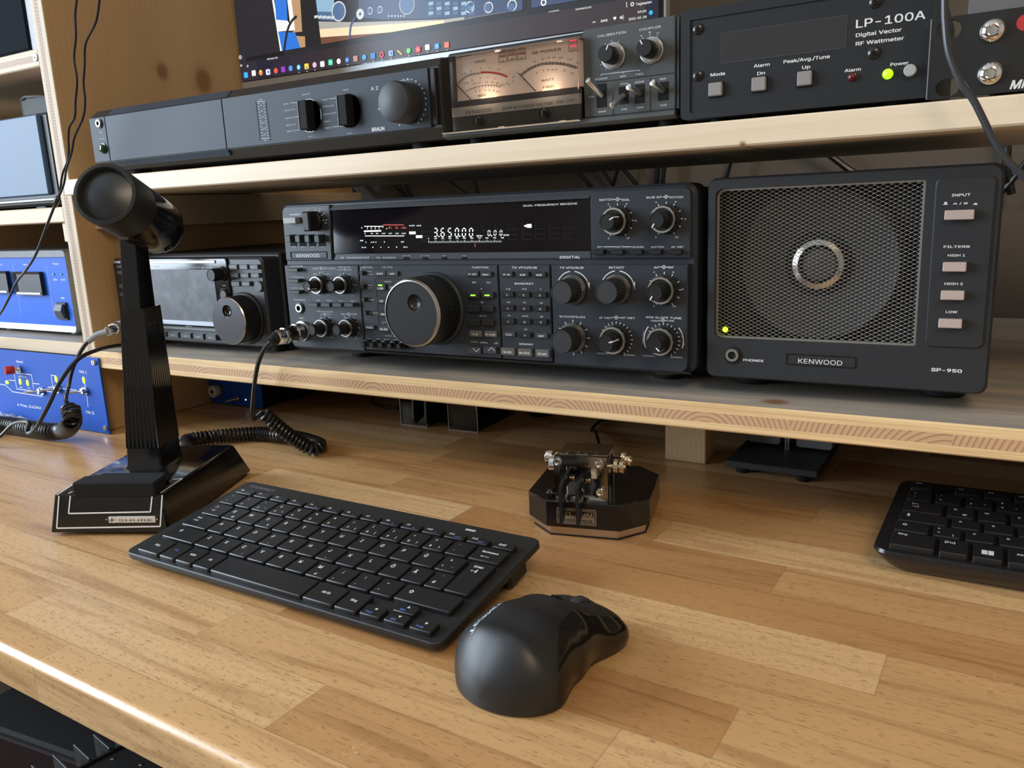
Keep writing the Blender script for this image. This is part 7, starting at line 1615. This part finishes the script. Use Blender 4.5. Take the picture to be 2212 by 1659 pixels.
q = onZ(px('D4', 10, 1380), DESK); D = Dev('hand_microphone', 'black moulded hand piece lying on the desk at the left edge', 'hand microphone', (q.x-.020, q.y-.036, DESK+.0002))
mb = MB(); loft(mb, [[(p[0], p[1], z) for p in rrect(-.035+i, .018-i, -.014+i, .016-i, .008, 4)] for i, z in ((.003, 0), (0, .003), (0, .014), (.003, .019), (.008, .021))], M_BLK); D.part('body', mb)
# crumpled clear bag
random.seed(3); a = onZ(px('D4', 40, 1190), DESK); mt2 = bpy.data.materials.new('clear_bag'); mt2.use_nodes = True; bs = mt2.node_tree.nodes['Principled BSDF']; bs.inputs['Base Color'].default_value = (.62, .70, .78, 1); bs.inputs['Roughness'].default_value = .18; bs.inputs['Alpha'].default_value = .38
mb = MB(); n = 16; vs = []
for i in range(n+1):
    for jx in range(n+1):
        u, v = i/n, jx/n; h = math.sin(PI*u)**.7*math.sin(PI*v)**.7*.011
        vs.append((-.05+.105*u, -.020+.05*v, max(.0004, h*(.55+.9*random.random()))))
mb.add(vs, [[i*(n+1)+jx, (i+1)*(n+1)+jx, (i+1)*(n+1)+jx+1, i*(n+1)+jx+1] for i in range(n) for jx in range(n)], mt2)
o = mb.build('plastic_bag', smooth=5); o.location = (a.x+.010, -.058, DESK+.0002); tag(o, 'crumpled clear plastic bag lying below the blue relay box panel', 'plastic bag')

# ------------------------------------------------------------------ under the lower shelf
M_ACR = thin_glass('acrylic', (.93, .93, .92))
a, b = onZ(px('C3', 178, 132), DESK), onZ(px('C3', 512, 180), DESK)
a.x = max(a.x, PX1+.0015)
D = Dev('switch_box', 'small blue box with white knob under the left end of the lower shelf', 'control box', (a.x, (a.y+b.y)/2, DESK+.0002)); wX = b.x-a.x
D.part('front_panel', MB().box(0, wX, 0, .002, .001, .073, M_BLUE, .0003)); D.part('case', MB().box(.002, wX-.002, .0021, .13, 0, .071, M_BLK, .001))
q = D.A('C3', 265, 55); mb = MB(); mb.lathe([(.0065, 0), (.0065, .006), (.004, .007), (.0075, .009, mat('ivory_knob', (.55, .52, .46), .5)), (.0080, .011, MATS['ivory_knob']), (.0080, .016, MATS['ivory_knob']), (.007, .017, MATS['ivory_knob']), (.0025, .017, MATS['ivory_knob']), (.002, .015, M_BLK)], (q.x+.004, 0, q.y), M_SATIN, seg=32); D.part('knob', mb)
q = D.A('C3', 372, 112); mb = MB(); mb.lathe([(.004, 0), (.004, .002), (.0018, .003), (.0012, .016)], (q.x, 0, q.y), M_SATIN, (-.5, -1, -.1), seg=20); D.part('toggle_switch', mb)
q = D.A('C3', 418, 120); D.part('indicator_light', MB().lathe([(.0012, 0), (.0008, .001)], (q.x, 0, q.y), mat('small_white_light', (.8, .8, .8), .3, emit=(1, 1, 1), estr=.8), seg=10))

a, b, c_ = onZ(px('C3', 1345, 268), DESK), onZ(px('C3', 1805, 318), DESK), onZ(px('C3', 2012, 205), DESK)
D = Dev('morse_paddle', 'twin lever morse paddle in clear acrylic covers, tucked under the lower shelf', 'morse key', (a.x, a.y, DESK+.0002), math.atan2(b.y-a.y, b.x-a.x)); wX = (b-a).xy.length; dY = (c_-b).xy.length
g1, g2 = D.A('C3', 1500, 285).x, D.A('C3', 1630, 305).x
def shellbox(mb, x0, x1, y0, y1, z0, z1, t, m):
    mb.box(x0, x1, y0, y0+t, z0, z1, m); mb.box(x0, x1, y1-t, y1, z0, z1, m); mb.box(x0, x0+t, y0+t, y1-t, z0, z1, m); mb.box(x1-t, x1, y0+t, y1-t, z0, z1, m)
m_e = mat('acrylic_edge', (.32, .32, .32), .3)
for (x0, x1) in ((0, g1), (g2, wX)):
    mb = MB(); shellbox(mb, x0, x1, 0, dY, 0, .052, .0016, M_ACR)
    for xx_ in (x0, x1-.0005): mb.box(xx_, xx_+.0005, -.0002, .0003, 0, .052, m_e); mb.box(xx_, xx_+.0005, 0, dY, .0, .0006, m_e)
    mb.box(x0, x1, -.0002, .0003, 0, .0006, m_e); D.part('clear_cover', mb)
    D.part('base', MB().box(x0+.003, x1-.003, .006, dY-.004, .0005, .020, M_BLK, .001)); D.part('post', MB().lathe([(.0055, 0), (.0055, .004)], ((x0+x1)/2-.002, .010, .036), M_BRASS, seg=24)); D.part('post', MB().lathe([(.0022, 0), (.0022, .026)], ((x0+x1)/2+.010, .014, .019), M_BRASS, (0, 0, 1), seg=16))
D.part('bridge', MB().box(g1-.004, g2+.004, .022, dY-.006, .0, .012, M_BLK, .001))
for k, (x, yb) in enumerate(((1430, 290), (1503, 290))):
    q = D.A('C3', x+22, yb, .004); mb = MB(); mb.prism([(.03, .046), (-.012, .046), (-.014, .012), (-.010, .006), (.03, .020)], q.x-.0012, q.x+.0012, M_BLK, 'x'); D.part('lever', mb)
mb = MB(); mb.tube(spline([onZ(px('C3', 1165, 95), DESK+.03)+Vector((0, .04, .02)), onZ(px('C3', 1170, 120), DESK+.004), onZ(px('C3', 1230, 160), DESK+.0024), onZ(px('C3', 1325, 172), DESK+.0024)], 10), .0016, M_CAB, 8); tag(mb.build('cable'), 'black lead looping on the desk left of the acrylic covered paddle', 'cable')
q = onZ(px('C3', 2135, 230), DESK); D = Dev('rubber_puck', 'round black knob-shaped puck in the shade under the lower shelf', 'puck', (q.x, q.y+.02, DESK+.0002)); D.part('body', MB().lathe([(.014, 0), (.018, .004), (.018, .014), (.012, .02), (.006, .022)], (0, 0, 0), M_BLKM, (0, 0, 1), seg=32))

# heavy plate key
a, b, c_ = onZ(px('C4', 492, 398), DESK+.004), onZ(px('C4', 1025, 468), DESK+.004), onZ(px('C4', 1110, 300), DESK+.004)
D = Dev('morse_key', 'side lever morse key on a heavy dark grey steel plate beside the pine block', 'morse key', (a.x, a.y, DESK+.0002), math.atan2(b.y-a.y, b.x-a.x)); wX = (b-a).xy.length; dY = .098
M_STL = mat('dark_steel_plate', (.055, .058, .062), .55, .3, bump=.2, bscale=700); M_CST = mat('cast_grey', (.20, .21, .22), .6, bump=.5, bscale=500)
D.part('base_plate', MB().box(0, wX, 0, dY, .0045, .0105, M_STL, .0008))
for (x, y) in ((.014, .008), (wX-.012, .006), (.014, dY-.01), (wX-.012, dY-.01)): D.part('foot', MB().lathe([(.006, 0), (.0065, .0046)], (x, y, 0), M_RUB, (0, 0, 1), seg=16))
y_ = .055; g0, g1 = D.A('C4', 622, 235, -y_).x, D.A('C4', 812, 250, -y_).x; g2, g3 = D.A('C4', 900, 255, -y_).x, D.A('C4', 1112, 285, -y_).x
for (x0, x1) in ((g0, g1), (g2, g3)): mb = MB(); mb.prism(rrect(x0, x1, .0130, .060, .003), y_, y_+.018, M_CST, ch=.0008); D.part('pole_piece', mb)
D.part('lever_knob', MB().box(g1-.012, g2-.001, y_-.012, y_+.006, .026, .05, M_BLK, .005))
for x in (g1+.006, g2-.005): D.part('pin', MB().lathe([(.0010, 0), (.0010, .02)], (x, y_-.004, .0105), M_SIL, (0, 0, 1), seg=10))
D.part('yoke', MB().box(g0+.004, g3-.004, y_+.018, y_+.03, .0105, .03, M_STL, .001))

# ------------------------------------------------------------------ leads behind the radios
i = 0
for c, x0, y0, x1, y1, r in (('D6', 210, 290, 290, 380, .006), ('D6', 445, 265, 535, 362, .0025), ('D6', 485, 262, 532, 345, .0025), ('D6', 522, 260, 577, 362, .003), ('D6', 750, 255, 880, 350, .002), ('D6', 905, 240, 940, 345, .0025), ('D6', 1460, 208, 1550, 310, .0035), ('D6', 1602, 200, 1668, 302, .0028), ('D6', 1702, 195, 1668, 305, .0028), ('D6', 1712, 195, 1798, 300, .0035), ('D6', 1912, 180, 1905, 295, .0038), ('D6', 1946, 180, 1940, 292, .0038), ('D7', 400, 262, 365, 390, .0038), ('D7', 980, 225, 1140, 340, .0045), ('D7', 2105, 155, 2105, 330, .005), ('D7', 2250, 250, 2140, 400, .0035)):
    a, b = onY(px(c, x0, y0), .455), onY(px(c, x1, y1), .455); d = b-a; a2, b2 = a - d*1.2, b + d*.9
    if b2.z < DESK+.11: b2 = b + d*.5
    mb = MB(); bend = Vector((random.uniform(-.006, .006), -.004, 0)); mb.tube(spline([a2+bend, a, (a+b)/2, b, b2-bend], 6), r*.85, M_CAB, 8)
    tag(mb.build('cable'), 'black cable strung across the wall behind the radios', 'cable', 'cables on the wall behind the radios')

# ------------------------------------------------------------------ below the desk
zq = .50; e0, e1 = onZ(px('B8', 590, 1110), zq), onZ(px('B8', 830, 985), zq)
D = Dev('amplifier', 'black case with a row of cooling fins on the floor rack below the desk', 'amplifier', (e0.x, e0.y, zq), math.atan2(e1.y-e0.y, e1.x-e0.x))
D.part('case', MB().box(-.10, .32, -.30, -.003, -.12, 0, mat('dark_case', (.014, .014, .015), .7, spec=.2), .002))
for k in range(22):
    x = -.09 + .0185*k; D.part('cooling_fin', MB().box(x, x+.0025, .0, .035, -.10, .004, mat('fin_black', (.03, .032, .035), .45), .0004))
D.part('fin_plate', MB().box(-.095, .315, -.0028, .0, -.11, .002, MATS['dark_case']))
for x, y in ((770, 1070), (962, 1110)):
    q = D.Z('B8', x, y, 0); D.part('screw', MB().lathe([(.002, 0), (.0016, .0008)], (q.x, q.y, 0), M_SIL, (0, 0, 1), seg=12))
D2 = Dev('equipment_rack', 'dark steel rack standing on the floor under the desk and carrying the finned case', 'rack', (e0.x, e0.y, 0), math.atan2(e1.y-e0.y, e1.x-e0.x))
D2.part('shelf', MB().box(-.14, .36, -.34, .05, zq-.135, zq-.1202, M_LEG, .001))
for (x, y) in ((-.13, -.33), (.35, -.33), (-.13, .04), (.35, .04)): D2.part('leg', MB().box(x-.012, x+.012, y-.012, y+.012, .0003, zq-.1352, M_LEG, .001))
D = Dev('storage_box', 'dark brown case standing under the desk at the far left corner', 'case', (e0.x-.42, e0.y+.08, .0003), .1)
D.part('body', MB().box(0, .34, 0, .3, 0, .36, mat('dark_red_brown', (.016, .006, .005), .7, spec=.2), .006)); D.part('lid', MB().box(-.004, .344, -.004, .304, .3602, .372, mat('dark_case', (.014, .014, .015), .7, spec=.2), .004))
